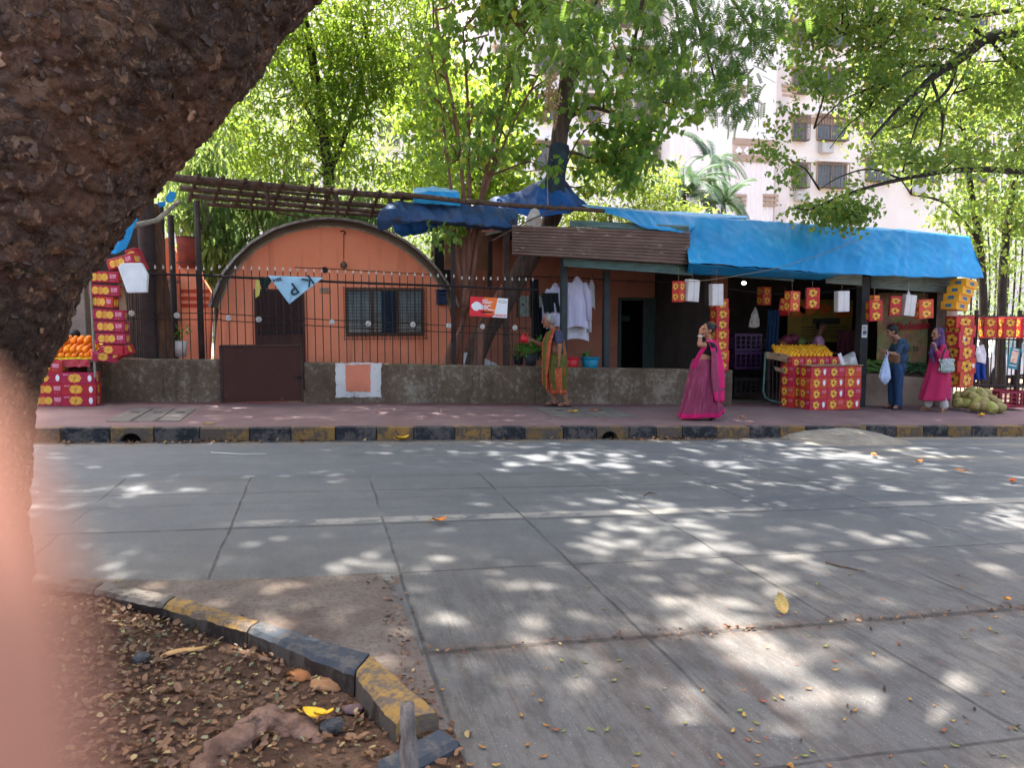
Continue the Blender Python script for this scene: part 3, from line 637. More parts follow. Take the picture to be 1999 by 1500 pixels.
# ---------------------------------------------------------------- left of the house: orange shoulder wall, pillar, drum, slats
mb = MB(); pts = [(300, 700), (300, 548), (312, 500), (320, 470), (326, 462), (338, 480), (352, 508), (352, 700)]
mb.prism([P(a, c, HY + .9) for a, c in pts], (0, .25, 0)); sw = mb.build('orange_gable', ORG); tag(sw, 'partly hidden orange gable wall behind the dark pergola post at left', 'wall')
mb = MB(); pts = [(350, 705), (350, 522), (388, 522), (396, 545), (406, 560), (413, 572), (411, 640), (408, 705)]
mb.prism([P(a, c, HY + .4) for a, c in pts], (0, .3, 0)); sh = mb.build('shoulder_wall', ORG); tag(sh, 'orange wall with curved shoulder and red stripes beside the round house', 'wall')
STR = worn('stripe_red_paint', S(196, 72, 46), S(190, 110, 80), .68, 7)
for y_ in (568, 582, 596):
    q0, q1 = P(352, y_, HY + .37), P(408, y_ + 2, HY + .37); mb = MB(); mb.box2((q0.x, HY + .385, q0.z - .04), (q1.x, HY + .396, q0.z + .03)); mb.build('red_stripe', STR, sh)
c = P(367, 522, HY + .3); dm = thing('drum', 'red plastic drum standing on the orange pillar left of the house', 'drum', c)
mb = MB(); hgt = P(367, 464, HY + .3).z - c.z; mb.tube([c, c + Vector((0, 0, .02)), c + Vector((0, 0, hgt * .95)), c + Vector((0, 0, hgt))], [.15, .17, .19, .185], 20); mb.build('drum_body', M('drum_red', S(150, 62, 40), S(120, 48, 34), 6, .6), dm, True)
mb = MB(); 
for k in (.12, .97): mb.tube([c + Vector((0, 0, hgt * k)), c + Vector((0, 0, hgt * k + .03))], [.2, .2], 20)
mb.build('hoop', M('drum_hoop', S(120, 52, 40), S(90, 40, 32), 6, .6), dm)
SLT = M('slat_grey_wood', S(120, 104, 92), S(84, 70, 62), 6, .85, .4, stretch=(9, 9, .6), rnd=.1)
def slats(px0, px1, py0, py1, Y, n, lab):
    x0, x1, z0, z1 = rect(px0, py0, px1, py1, Y); mb = MB(); w_ = (x1 - x0) / n
    for i in range(n): mb.box((x0 + w_ * (i + .5), Y + random.uniform(-.01, .01), (z0 + z1) / 2 + random.uniform(-.02, .02)), (w_ * .62, .02, z1 - z0), None, 0, .003)
    t = thing('slat_screen', lab, 'screen', ((x0 + x1) / 2, Y, z0)); mb.build('slat_panel', SLT, t)
    q = MB()
    for zz in (z0 + .12, z1 - .12): q.box2((x0, Y + .022, zz), (x1, Y + .05, zz + .05))
    q.build('crossbar', SLT, t)
slats(242, 300, 520, 700, WY + .5, 14, 'grey vertical slat screen behind the hanging white sheet'); slats(318, 352, 540, 640, HY + .3, 13, 'small grey slat screen left of the red-striped wall')
# concrete column and back of the left stall
mb = MB(); x0, x1, z0, z1 = rect(120, 440, 165, 700, WY + .9); mb.box2((x0, WY + .9, pz(x0)), (x1, WY + 1.2, z1), bev=.01); tag(mb.build('stall_column', M('column_grey', S(150, 138, 126), S(120, 108, 96), 3, .9, .3)), 'plain grey column at the back of the left fruit stall', 'column')
mb = MB(); x0, x1, z0, z1 = rect(-120, 300, 300, 700, WY + 2.6); mb.box2((x0, WY + 2.6, pz(x0)), (x1, WY + 2.7, z1)); tag(mb.build('stall_back_wall', M('stall_back_dark', S(70, 56, 48), S(46, 38, 34), 2, .9)), 'dark brown wall behind the left fruit stall', 'wall')
# ================================================================ pergola, shed, tarps
BARKW = M('pole_wood', S(96, 74, 60), S(60, 46, 38), 7, .9, .6, stretch=(2, 2, 2)); POST = M('post_dark', S(44, 34, 32), S(62, 48, 42), 6, .8, .3); ROPE = M('rope', S(150, 130, 104), S(120, 100, 80), 20, .9)
def pole(mb, pts, r0, r1=None, n=8, mi=0):
    r1 = r0 if r1 is None else r1; m_ = len(pts) - 1; path = []
    for i in range(m_):
        for k in range(4):
            t = k / 4; q = Vector(pts[i]).lerp(Vector(pts[i + 1]), t); path.append(q + Vector((0, 0, .012 * noise.noise(q * 2))))
    path.append(Vector(pts[-1])); L_ = len(path) - 1
    mb.tube(path, [(r0 + (r1 - r0) * i / L_) * (1 + .12 * noise.noise(path[i] * 6)) for i in range(L_ + 1)], n, mi)
c = P(380, 700, WY + .4); pg = thing('pergola', 'bare dark pole pergola roof lashed with sticks over the left railing', 'pergola', (c.x, WY + .4, pz(c.x)))
beams = [((322, 345), (930, 395), WY + .25, .055), ((352, 366), (900, 416), WY + 1.0, .05), ((372, 382), (880, 424), WY + 1.7, .045), ((402, 398), (870, 428), WY + 2.1, .04), ((330, 350), (640, 384), WY + .5, .03)]
for (a, c, Y, r) in beams: mb = MB(); pole(mb, [P(*a, Y), P((a[0] + c[0]) / 2, (a[1] + c[1]) / 2 + 2, Y), P(*c, Y)], r, r * .85); mb.build('beam', BARKW, pg, True)
for px in (388, 436, 479, 508, 552, 610, 648, 694, 742, 790):
    t = (px - 322) / 600; y_ = 340 + 54 * t; mb = MB(); pole(mb, [P(px, y_ - 4, WY - .05), P(px - 12, y_ + 22, WY + 1.1), P(px - 20, y_ + 48, WY + 2.3)], .035, .03, 6); mb.build('cross_stick', BARKW, pg, True)
for (px, y_) in ((520, 384), (655, 396), (760, 405)):
    mb = MB(); pole(mb, [P(px, y_ - 25, WY + .2), P(px + 4, y_ + 22, WY + .4)], .04, .035, 6); mb.build('hanging_stub', BARKW, pg, True)
for px, ya, yb, Y, r in ((384, 392, 705, WY + .35, .045), (333, 420, 545, WY + 1.2, .05), (314, 400, 545, WY + 1.6, .045)):
    mb = MB(); q = P(px, yb, Y); mb.tube([P(px, ya, Y), Vector((P(px, ya, Y).x, Y, pz(q.x)))], [r, r], 10); mb.build('pergola_post', POST, pg, True)
mb = MB(); mb.tube([P(395, 385, WY + .3), P(398, 430, WY + .3), P(398, 455, WY + .3)], .01, 5); mb.build('loose_stick', BARKW, pg); mb = MB(); mb.tube([P(404, 395, WY + .3), P(407, 440, WY + .3)], .012, 5); mb.build('loose_stick', BARKW, pg); mb = MB(); mb.tube([P(540, 415, WY + 1.9), P(612, 428, WY + 2.2)], .02, 6); mb.build('loose_stick', BARKW, pg)
# thick rough post, its diagonal pole, the leaning trunk
mb = MB(); a = P(283, 380, WY + .2); pole(mb, [Vector((a.x, WY + .2, pz(a.x))), Vector((a.x - .01, WY + .2, pz(a.x) + 1.5)), a], .13, .12, 12); tag(mb.build('timber_post', POST, smooth=True), 'thick dark timber post at the left end of the pergola', 'post')
mb = MB(); pole(mb, [P(235, 448, WY - .5), P(272, 438, WY - .2), P(306, 430, WY + .1), P(350, 393, WY + .5)], .045, .035, 8); tag(mb.build('bent_pole', M('pole_pale', S(170, 158, 142), S(110, 98, 86), 9, .8, .4), smooth=True), 'pale bent pole jutting left from the dark timber post', 'pole')
mb = MB(); pole(mb, [P(312, 690, WY + .35) - Vector((0, 0, .8)), P(316, 690, WY + .35), P(310, 600, WY + .35), P(300, 480, WY + .35), P(292, 400, WY + .4)], .22, .13, 12)
tag(mb.build('brown_trunk', M('brown_bark', S(106, 72, 52), S(70, 48, 38), 6, .9, .7, stretch=(2, 2, .5)), smooth=True), 'brown leaning tree trunk behind the left railing', 'trunk')
# shed posts
def post(px, ya, yb, Y, wd, lab, mat=POST, name='post'):
    a, c = P(px, ya, Y), P(px, yb, Y); mb = MB(); mb.box2((a.x - wd / 2, Y - wd / 2, pz(c.x) - .02 if yb > 700 else c.z), (a.x + wd / 2, Y + wd / 2, a.z), bev=.006)
    return tag(mb.build(name, mat), lab, 'post')
GRNP = M('post_green_grey', S(50, 58, 58), S(38, 44, 46), 8, .6, .2)
post(884, 455, 715, WY + .3, .075, 'dark post left of the multi-stemmed tree, under the bundled tarps'); post(956, 470, 560, WY + 1.4, .08, 'short dark post before the plywood board')
post(988, 425, 715, WY + .15, .1, 'brown steel post beside the red and white sign', RUST); post(1101, 505, 718, WY - .05 + .13, .11, 'green-grey post behind the grey-haired woman', GRNP)
post(1184, 528, 720, WY + .45, .11, 'dark green post between white shirts and doorway', GRNP); post(1686, 540, 800, WY - .12, .17, 'dark square pillar with a paper notice between the two shop openings', M('pillar_dark', S(56, 54, 52), S(38, 38, 38), 4, .7, .2), 'pillar')
post(1851, 560, 800, WY - .05, .26, 'cream pillar at the right end of the shop', M('pillar_cream', S(196, 176, 158), S(150, 128, 112), 3, .85, .2), 'pillar')
c = P(1688, 647, WY - .22); mb = MB(); mb.box((c.x, WY - .215, c.z), (.115, .006, .24)); nb_ = mb.build('paper_notice', M('paper_white', S(226, 226, 222), S(200, 200, 196), 9, .8)); tag(nb_, 'white printed paper notice stuck on the dark shop pillar', 'notice')
mb = MB()
for k in range(7): mb.box((c.x + random.uniform(-.008, .008), WY - .2195, c.z + .085 - k * .027), (random.uniform(.05, .09), .002, .011))
mb.box((c.x, WY - .2195, c.z - .03), (.07, .0025, .05)); mb.build('printed_lines', M('ink', S(70, 72, 78), None, 3), nb_)

# ---- shop house behind: orange back wall with a doorway
BY = 15.6
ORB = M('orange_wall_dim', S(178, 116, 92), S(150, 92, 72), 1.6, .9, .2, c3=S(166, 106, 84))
xa, xb = P(886, 600, BY).x, P(1420, 600, BY).x; dx0, dx1 = P(1211, 650, BY).x, P(1296, 650, BY).x; ztop = P(1150, 446, BY).z; dz = P(1250, 587, BY).z
wx0, wx1, wz0, wz1 = rect(1010, 578, 1062, 618, BY)
c = Vector(((xa + xb) / 2, BY, pz(xa))); sh = thing('shop_house', 'dim orange house front with an open doorway under the shed roof', 'house', c)
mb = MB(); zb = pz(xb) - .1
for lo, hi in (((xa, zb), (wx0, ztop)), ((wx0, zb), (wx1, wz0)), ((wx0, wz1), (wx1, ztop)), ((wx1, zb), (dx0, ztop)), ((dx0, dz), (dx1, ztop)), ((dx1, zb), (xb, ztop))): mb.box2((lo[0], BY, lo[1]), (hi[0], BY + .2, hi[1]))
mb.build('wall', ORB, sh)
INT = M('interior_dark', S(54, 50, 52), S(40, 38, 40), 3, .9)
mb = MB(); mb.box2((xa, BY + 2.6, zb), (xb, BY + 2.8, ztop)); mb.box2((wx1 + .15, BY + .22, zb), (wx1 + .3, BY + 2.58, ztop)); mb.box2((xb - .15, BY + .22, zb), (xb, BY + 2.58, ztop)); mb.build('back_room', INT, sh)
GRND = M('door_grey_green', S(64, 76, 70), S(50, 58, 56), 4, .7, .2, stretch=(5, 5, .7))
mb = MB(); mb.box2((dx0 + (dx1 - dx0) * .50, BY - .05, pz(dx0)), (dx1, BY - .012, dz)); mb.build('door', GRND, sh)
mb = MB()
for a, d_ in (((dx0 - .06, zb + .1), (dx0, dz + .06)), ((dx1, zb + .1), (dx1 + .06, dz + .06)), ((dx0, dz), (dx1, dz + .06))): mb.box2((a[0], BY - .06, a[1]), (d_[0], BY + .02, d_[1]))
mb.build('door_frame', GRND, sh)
mb = MB(); mb.box2((wx0, BY + .05, wz0), (wx1, BY + .09, wz1)); pn = mb.build('window', M('window_bright_glass', S(120, 150, 130), S(60, 84, 70), 9, .15, spec=.7, c3=S(190, 205, 196)), sh)
mb = MB()
for xx in (wx0, (wx0 + wx1) / 2, wx1): mb.box2((xx - .02, BY - .02, wz0 - .02), (xx + .02, BY + .045, wz1 + .02))
mb.build('window_frame', WOODF, pn)
c = P(1222, 622, BY + 1.2); mb = MB(); mb.box(c, (.2, .05, .14), None, 0, .02); tag(mb.build('television', M('screen_off', S(60, 70, 74), S(120, 140, 140), 2.5, .2, spec=.7)), 'small pale screen glinting inside the dark doorway', 'screen')
# plywood board and lit orange wall behind the tree
PLY = M('plywood', S(136, 96, 74), S(112, 78, 60), 2, .85, .2, stretch=(1, 1, 5)); x0, x1, z0, z1 = rect(868, 452, 962, 527, WY + 1.7); mb = MB(); mb.box2((x0, WY + 1.7, z0), (x1, WY + 1.74, z1)); tag(mb.build('plywood_board', PLY), 'brown plywood board hung high behind the multi-stemmed tree', 'board')
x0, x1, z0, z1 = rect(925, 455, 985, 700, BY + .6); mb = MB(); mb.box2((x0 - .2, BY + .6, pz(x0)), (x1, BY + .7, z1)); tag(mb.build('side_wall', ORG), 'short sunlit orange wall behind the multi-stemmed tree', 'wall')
mb = MB(); a, c = P(905, 703, WY + .6), P(985, 716, WY + .6); mb.prism([P(905, 700, WY + .6), P(907, 688, WY + .6), P(925, 690, WY + .6), P(972, 712, WY + .6), P(972, 720, WY + .6), P(905, 716, WY + .6)], (0, .02, 0)); tag(mb.build('white_board', M('board_white', S(210, 204, 198), S(180, 174, 166), 4, .8)), 'white board lying slanted behind the railing under the red and white sign', 'board')

# ---- shed roof, corrugated signboard, shutters
def ridged(px0, px1, ya, yb, Y0, Y1, n, amp, mat, name, lab, cat, parent=None, th=.01):
    """horizontal ribs between the top edge ya=(l,r) at depth Y0 and the bottom edge yb at depth Y1"""
    mb = MB(); rows = []; m_ = n * 4
    for i in range(m_ + 1):
        t = i / m_; Y = Y0 + (Y1 - Y0) * t + amp * math.cos(2 * math.pi * n * t)
        rows.append([P(px0 + (px1 - px0) * u, (ya[0] + (ya[1] - ya[0]) * u) * (1 - t) + (yb[0] + (yb[1] - yb[0]) * u) * t, Y) for u in (0, .25, .5, .75, 1)])
    mb.grid(rows); o = mb.build(name, mat, parent, True); solid(o, th)
    if lab: tag(o, lab, cat)
    return o
b = NB('rusty_sheet'); n1 = b.noise(2.2, (1, 1, 3), 7); n2 = b.noise(9, (.6, 1, 2), 7)
col = b.ramp(n1, (.3, S(92, 70, 61)), (.7, S(122, 98, 87))); col = b.mix(b.math('MULTIPLY', b.step(n2, .60, .72), .8), col, S(186, 170, 150)); b.done(col, .7, .3)
SHG = M('shutter_green', S(96, 118, 110), S(74, 92, 88), 3, .5, .1, stretch=(1, 1, 3), metal=.15); SHL = M('shutter_grey', S(136, 146, 136), S(104, 112, 106), 3, .5, .1, stretch=(1, 1, 3), metal=.15)
ridged(1000, 1347, (440, 452), (497, 517), WY - .35, WY - .45, 10, .022, MATS['rusty_sheet'], 'corrugated_board', 'rusty brown corrugated sheet fascia above the hanging white shirts', 'sheet')
ridged(1100, 1350, (504, 518), (520, 538), WY - .3, WY - .3, 4, .012, SHG, 'rolled_shutter', 'green rolled shutter edge under the rusty corrugated sheet', 'shutter')
ridged(1348, 1550, (515, 528), (535, 549), WY - .25, WY - .25, 4, .012, SHG, 'rolled_shutter', 'green rolled shutter over the dark shop opening with the bed frame', 'shutter')
ridged(1612, 1683, (530, 535), (553, 558), WY - .22, WY - .22, 4, .012, SHL, 'rolled_shutter', 'short pale rolled shutter left of the dark shop pillar', 'shutter')
ridged(1700, 1868, (535, 541), (563, 574), WY - .15, WY - .15, 6, .012, SHL, 'rolled_shutter', 'pale ribbed shutter right of the dark shop pillar', 'shutter')
ridged(1112, 1345, (430, 441), (442, 454), WY - .3, WY - .32, 2, .01, SHG, 'green_fascia', 'green strip along the top of the rusty corrugated sheet', 'sheet')
a, c = P(985, 442, WY + .1), P(1865, 480, WY + .1)
mb = MB(); Ys = [WY + .1, WY + 2.2, WY + 4.6, WY + 6.4]
rows = [[Vector((a.x + (c.x - a.x) * u, Y, a.z + (c.z - a.z) * u + .05 * (Y - WY) - .06)) for u in (0, .2, .4, .6, .8, 1)] for Y in Ys]
mb.grid(rows); o = mb.build('shed_roof', M('shed_roof_sheet', S(96, 88, 82), S(70, 64, 60), 4, .8, .3)); solid(o, .05); tag(o, 'long flat sheet roof over the shop and shed', 'roof')
# shop room: back, right end, inner divider, floor
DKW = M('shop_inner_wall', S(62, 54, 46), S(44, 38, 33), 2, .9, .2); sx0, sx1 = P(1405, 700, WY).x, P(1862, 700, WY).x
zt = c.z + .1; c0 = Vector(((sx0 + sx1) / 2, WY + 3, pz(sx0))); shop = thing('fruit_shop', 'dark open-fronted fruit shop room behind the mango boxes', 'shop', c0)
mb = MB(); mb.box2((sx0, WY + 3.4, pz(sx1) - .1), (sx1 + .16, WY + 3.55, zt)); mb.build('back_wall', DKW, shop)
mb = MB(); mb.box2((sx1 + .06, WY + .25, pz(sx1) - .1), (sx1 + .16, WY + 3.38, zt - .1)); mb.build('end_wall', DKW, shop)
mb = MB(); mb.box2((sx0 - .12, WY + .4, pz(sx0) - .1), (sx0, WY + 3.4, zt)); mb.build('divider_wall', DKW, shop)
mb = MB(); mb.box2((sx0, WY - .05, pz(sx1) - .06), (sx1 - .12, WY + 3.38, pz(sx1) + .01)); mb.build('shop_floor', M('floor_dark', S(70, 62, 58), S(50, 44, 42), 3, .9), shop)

# ---- blue tarps
b = NB('tarp_blue'); n1 = b.noise(1.2, (1, 1, 1.6), 6, .6); n2 = b.noise(26, detail=4); st = b.noise(2.2, (1.2, 1, .35), 6, .65); gr = b.vor(70)
col = b.ramp(n1, (.3, S(8, 122, 178)), (.55, S(16, 138, 194)), (.72, S(40, 154, 206))); col = b.mix(b.math('MULTIPLY', b.step(st, .56, .72), .4), col, S(96, 178, 214)); col = b.mix(b.math('MULTIPLY', b.step(n2, .55, .72), .18), col, S(20, 84, 140))
b.bump(b.math('ADD', st, b.math('MULTIPLY', gr, .15)), .5, .03); b.done(col, .45, .4); TARP = MATS['tarp_blue']
TARPD = M('tarp_old_grey', S(70, 78, 98), S(56, 56, 64), 3, .7, .6, c3=S(40, 76, 116)); TARPB = M('tarp_old_blue', S(22, 84, 150), S(16, 56, 104), 3, .6, .4)
def tarp(name, ctrl, lab, mat=TARP, nu=90, nv=30, amp=.03, fr=2.2, dirn=(1, .5), tears=0, parent=None):
    """ctrl: rows of (px,py,y); bilinear patch with diagonal wrinkles"""
    C = [[P(*q) for q in r] for r in ctrl]; mb = MB(); rows = []
    for j in range(nv + 1):
        v = j / nv * (len(C) - 1); a = min(int(v), len(C) - 2); fv = v - a; row = []
        for i in range(nu + 1):
            u = i / nu * (len(C[0]) - 1); k = min(int(u), len(C[0]) - 2); fu = u - k
            p = C[a][k].lerp(C[a][k + 1], fu).lerp(C[a + 1][k].lerp(C[a + 1][k + 1], fu), fv)
            s = p.x * dirn[0] + p.z * dirn[1]; t = p.z * dirn[0] - p.x * dirn[1]
            n_ = noise.noise((s * fr * 1.7, t * fr * .35, 4.2)) + .5 * noise.noise((s * fr * 4, t * fr * .8, 1.2)) + .22 * noise.noise((p.x * 9, p.z * 9, .3)); n_ = n_ - .7 * abs(noise.noise((s * fr, t * .4, 8.1))) - .45 * abs(noise.noise((s * fr * 2.6, t * .9, 3.3)))
            q = p + Vector((0, -amp * n_, amp * .35 * n_))
            if v >= len(C) - 1 - 1e-6: q.z += .02 * noise.noise((p.x * 3, 1, 1)) + .012 * noise.noise((p.x * 11, 1, 1))
            row.append(q)
        rows.append(row)
    mb.grid(rows); o = mb.build(name, mat, parent, True); solid(o, .004)
    if lab: tag(o, lab, 'tarp')
    return o
tarp('blue_tarp', [[(1338, 424, WY + .9), (1480, 432, WY + .9), (1640, 440, WY + .9), (1770, 448, WY + .9), (1884, 462, WY + .85)], [(1338, 421, WY + .05), (1480, 430, WY + .02), (1640, 441, WY), (1770, 451, WY), (1892, 462, WY - .05)],
     [(1341, 470, WY - .34), (1480, 480, WY - .36), (1640, 490, WY - .36), (1770, 499, WY - .38), (1909, 506, WY - .4)], [(1346, 513, WY - .62), (1480, 522, WY - .64), (1640, 534, WY - .64), (1770, 540, WY - .66), (1922, 542, WY - .68)]],
     'large bright blue tarp sloping over the fruit shop front', nu=190, nv=56, amp=.038, dirn=(.8, -.6))
tarp('blue_tarp', [[(1892, 462, WY - .05), (1889, 464, WY + .7)], [(1922, 542, WY - .68), (1894, 545, WY + .7)]], 'folded right end of the bright blue tarp', nu=24, nv=20, amp=.02)
tarp('blue_tarp', [[(1340, 536, WY - .24), (1480, 541, WY - .3), (1600, 547, WY - .3)], [(1345, 514, WY - .58), (1480, 525, WY - .60), (1640, 536, WY - .60)]], 'shaded inner fold of tarp hanging under the shop awning', nu=40, nv=10, amp=.02)
tarp('blue_tarp', [[(1130, 398, WY + .9), (1260, 410, WY + 1), (1345, 414, WY + 1), (1460, 421, WY + 1.1)], [(1150, 404, WY - .1), (1260, 414, WY - .05), (1345, 421, WY), (1462, 425, WY + .9)], [(1190, 416, WY - .36), (1262, 446, WY - .40), (1345, 456, WY - .4), (1345, 440, WY)]], 'thin crumpled tarp strip along the shed roof left of the large blue tarp', nu=70, nv=14, amp=.03)
tarp('blue_tarp', [[(1062, 348, WY + .9), (1070, 340, WY + .8), (1084, 338, WY + .9), (1096, 342, WY + 1)], [(1010, 373, WY + .7), (1050, 378, WY + .5), (1096, 372, WY + .5), (1118, 372, WY + .9)], [(958, 386, WY + .6), (1040, 408, WY + .2), (1100, 400, WY + .2), (1142, 394, WY + .9)], [(948, 400, WY + .5), (1040, 424, WY + .1), (1110, 416, WY + .1), (1150, 402, WY + .9)]], 'blue tarp peaked round the wrapped tree trunk on the roof', TARPB, 50, 26, .05, 3)
tarp('blue_tarp', [[(806, 368, WY + .8), (850, 363, WY + .8), (893, 372, WY + .8)], [(808, 378, WY + .1), (850, 372, WY + .1), (895, 376, WY + .1)], [(806, 395, WY), (850, 398, WY), (900, 402, WY)]], 'bright blue crumpled tarp on top of the roof edge left of the tree stems', TARP, 40, 20, .05, 3)
tarp('blue_tarp', [[(770, 392, WY + .3), (860, 394, WY + .2), (980, 402, WY + .2), (1010, 408, WY + .2)], [(742, 408, WY), (850, 418, WY - .05), (980, 422, WY), (1012, 428, WY)], [(735, 430, WY + .1), (850, 430, WY - .1), (960, 440, WY - .1), (1010, 446, WY)], [(737, 452, WY + .3), (800, 430, WY), (940, 446, WY + .1), (1008, 450, WY + .2)]], 'grey dirty tarp bundle sagging from the pole above the house roof edge', TARPD, 80, 30, .09, 3.2)
tarp('blue_tarp', [[(762, 424, WY + .5), (840, 430, WY + .5), (905, 440, WY + .5)], [(770, 448, WY + .5), (835, 446, WY + .5), (900, 442, WY + .5)], [(785, 463, WY + .6), (830, 452, WY + .6), (890, 446, WY + .6)]], 'dark blue tarp sagging over the right slope of the round roof', TARPB, 40, 20, .06, 3)
tarp('blue_tarp', [[(240, 416, WY - .6), (258, 414, WY - .6), (272, 420, WY - .5)], [(212, 458, WY - .7), (238, 452, WY - .7), (264, 440, WY - .6)], [(200, 492, WY - .8), (225, 496, WY - .8), (246, 484, WY - .7)]], 'small blue tarp flap over the left fruit stall beside the big trunk', TARP, 30, 24, .04, 3)
tarp('blue_tarp', [[(332, 372, WY + .8), (344, 376, WY + .8)], [(324, 384, WY + .8), (342, 388, WY + .8)], [(324, 395, WY + .8), (337, 396, WY + .8)]], 'sky blue tarp scrap in the pergola corner', TARP, 14, 14, .03, 3)
tarp('blue_tarp', [[(308, 395, WY + .6), (322, 393, WY + .6)], [(305, 405, WY + .6), (324, 403, WY + .6)]], 'tiny blue rag beside the timber post top', TARP, 10, 8, .03, 3)
# long cross pole under the tarps, ropes, plastic bag
mb = MB(); pole(mb, [P(770, 378, WY - .1), P(900, 392, WY - .15), P(1010, 402, WY - .2), P(1180, 412, WY - .25)], .045, .035); tag(mb.build('cross_pole', BARKW, smooth=True), 'long rough pole along the roof edge under the wrapped tree', 'pole')
mb = MB(); mb.tube([P(960, 470, WY - .5), P(1030, 432, WY - .5), P(1100, 400, WY - .4)], .012, 6); tag(mb.build('thin_stick', BARKW), 'thin stick slanting up beside the rusty corrugated sheet', 'stick')
def rope(pts, lab, r=.006, mat=ROPE):
    pts = [P(*q) for q in pts]; path = []
    for i in range(len(pts) - 1):
        for k in range(6): t = k / 6; q = pts[i].lerp(pts[i + 1], t); q.z -= .06 * math.sin(math.pi * t) * min(1, (pts[i + 1] - pts[i]).length / 3); path.append(q)
    mb = MB(); mb.tube(path + [pts[-1]], r, 5); return tag(mb.build('rope', mat), lab, 'rope')
rope([(1340, 550, WY - .66), (1450, 536, WY - .70), (1550, 514, WY - .66), (1700, 455, WY - .3)], 'thin cord slanting across the front of the large blue tarp', .005)
rope([(1420, 563, WY - .5), (1550, 575, WY - .5), (1680, 560, WY - .5)], 'sagging cord strung below the tarp across the shop opening', .004, STEEL)
rope([(1064, 300, WY + .4), (1068, 340, WY + .3), (1070, 402, WY)], 'cord hanging beside the wrapped tree trunk', .01)
rope([(960, 310, WY + 1), (1020, 336, WY + .6), (1066, 328, WY + .5), (1092, 330, WY + .5)], 'grey cord tied round the wrapped tree trunk', .01)
tarp('plastic_bag', [[(1036, 410, WY - .3), (1043, 406, WY - .3), (1052, 412, WY - .3)], [(1028, 425, WY - .36), (1043, 424, WY - .4), (1056, 428, WY - .36)], [(1030, 442, WY - .34), (1044, 448, WY - .38), (1055, 444, WY - .34)]], None, M('bag_grey', S(180, 172, 160), S(130, 124, 114), 6, .6, .4), 14, 16, .04, 5)
tag(bpy.data.objects['plastic_bag'], 'dirty pale plastic bag snagged on the roof pole above the shed', 'bag')

# ---- sign board on the railing
c = P(954, 600, FY - .08); x0, x1, z0, z1 = rect(917, 581, 990, 619, FY - .08); W_, H_ = x1 - x0, z1 - z0
sg = thing('sign_board', 'red, orange and white advertising sign fixed to the railing beside the tree', 'sign', (c.x, FY - .08, c.z)); tl = Matrix.Rotation(R(3), 4, 'Y')
T0 = Matrix.Translation(c) @ tl @ Matrix.Rotation(R(90), 4, 'X')
def sq(mb, pts, zoff, mi): mb.add([T0 @ Vector((u * W_ - W_ / 2, v * H_ - H_ / 2, zoff)) for u, v in pts], [tuple(range(len(pts)))], mi)
SR, SO, SW = M('sign_red', S(222, 44, 50), S(214, 40, 48), 2, .5), M('sign_orange', S(240, 120, 40), S(236, 96, 40), 2, .5), M('sign_white', S(232, 230, 226), S(222, 220, 216), 2, .5); SB = M('sign_black', S(60, 30, 30), None, 2, .6)
mb = MB(); mb.box(c, (W_, .012, H_), tl.to_3x3(), 0); mb.build('sign_panel', SR, sg)
mb = MB(); sq(mb, [(.42, .12), (.68, .12), (.74, 1), (.36, 1)], .0075, 1); sq(mb, [(.66, .2), (1, .2), (1, 1), (.73, 1)], .0085, 2); sq(mb, [(.6, 0), (1, 0), (1, .2), (.66, .2)], .0085, 2); mb.build('colour_panel', [SR, SO, SW], sg)
mb = MB()
for (u, v, r) in ((.12, .52, .055), (.17, .58, .06), (.22, .55, .055), (.17, .46, .06), (.25, .47, .04), (.13, .42, .04)): mb.disc(T0 @ Vector((u * W_ - W_ / 2, v * H_ - H_ / 2, .009 + .0004 * len(mb.f))), (T0.to_3x3() @ Vector((1, 0, 0))), (T0.to_3x3() @ Vector((0, 1, 0))), r, r, 16, 0)
mb.build('white_emblem', SW, sg)
mb = MB(); L_ = lambda u, v: T0 @ Matrix.Translation(((u - .5) * W_, (v - .5) * H_, .0105))
text_to(mb, '20C', .11, L_(.42, .47), 0, .003)
for k, (u0, u1, v) in enumerate(((.32, .46, .86), (.32, .6, .78), (.32, .56, .71), (.5, .74, .36))): sq(mb, [(u0, v - .018), (u1, v - .018), (u1, v + .018), (u0, v + .018)], .010, 0)
text_to(mb, '976930227', .055, L_(.80, .1), 1, .001)
for u0, u1, v in ((.30, .60, .24),): sq(mb, [(u0, v - .04), (u1, v - .04), (u1, v + .04), (u0, v + .04)], .0095, 2)
q0 = T0 @ Vector((.86 * W_ - W_ / 2, .82 * H_ - H_ / 2, .0105)); 
ringp = [q0 + T0.to_3x3() @ Vector((.07 * math.cos(t), .018 * math.sin(t), 0)) for t in [k * math.pi / 10 for k in range(21)]]; mb.build('sign_lettering', [SW, SR, SB], sg); mb = MB(); mb.tube(ringp, .003, 4, 0)
mb.build('oval_mark', SB, sg)

# ---- triangular flag on the railing
FL = M('flag_blue', S(168, 204, 218), S(146, 184, 202), 3, .7, .2); Yf = FY - .05
fl = thing('flag', 'pale blue pointed cloth flag with dark letters hung over the railing', 'flag', P(580, 540, Yf))
def tri(name, A, B_, C_, Y, mat, par, lab=None):
    mb = MB(); n = 14; rows = []
    for j in range(n + 1):
        t = j / n; l = (A[0] + (C_[0] - A[0]) * t, A[1] + (C_[1] - A[1]) * t); r = (B_[0] + (C_[0] - B_[0]) * t, B_[1] + (C_[1] - B_[1]) * t)
        rows.append([P(l[0] + (r[0] - l[0]) * k / n, l[1] + (r[1] - l[1]) * k / n, Y - .02 * math.sin(k * .9 + j * .3) * (1 - t * .5)) for k in range(n + 1)])
    mb.grid(rows); o = mb.build(name, mat, par, True); solid(o, .003); return o
tri('flag_cloth', (523, 538), (631, 542), (565, 594), Yf, FL, fl)
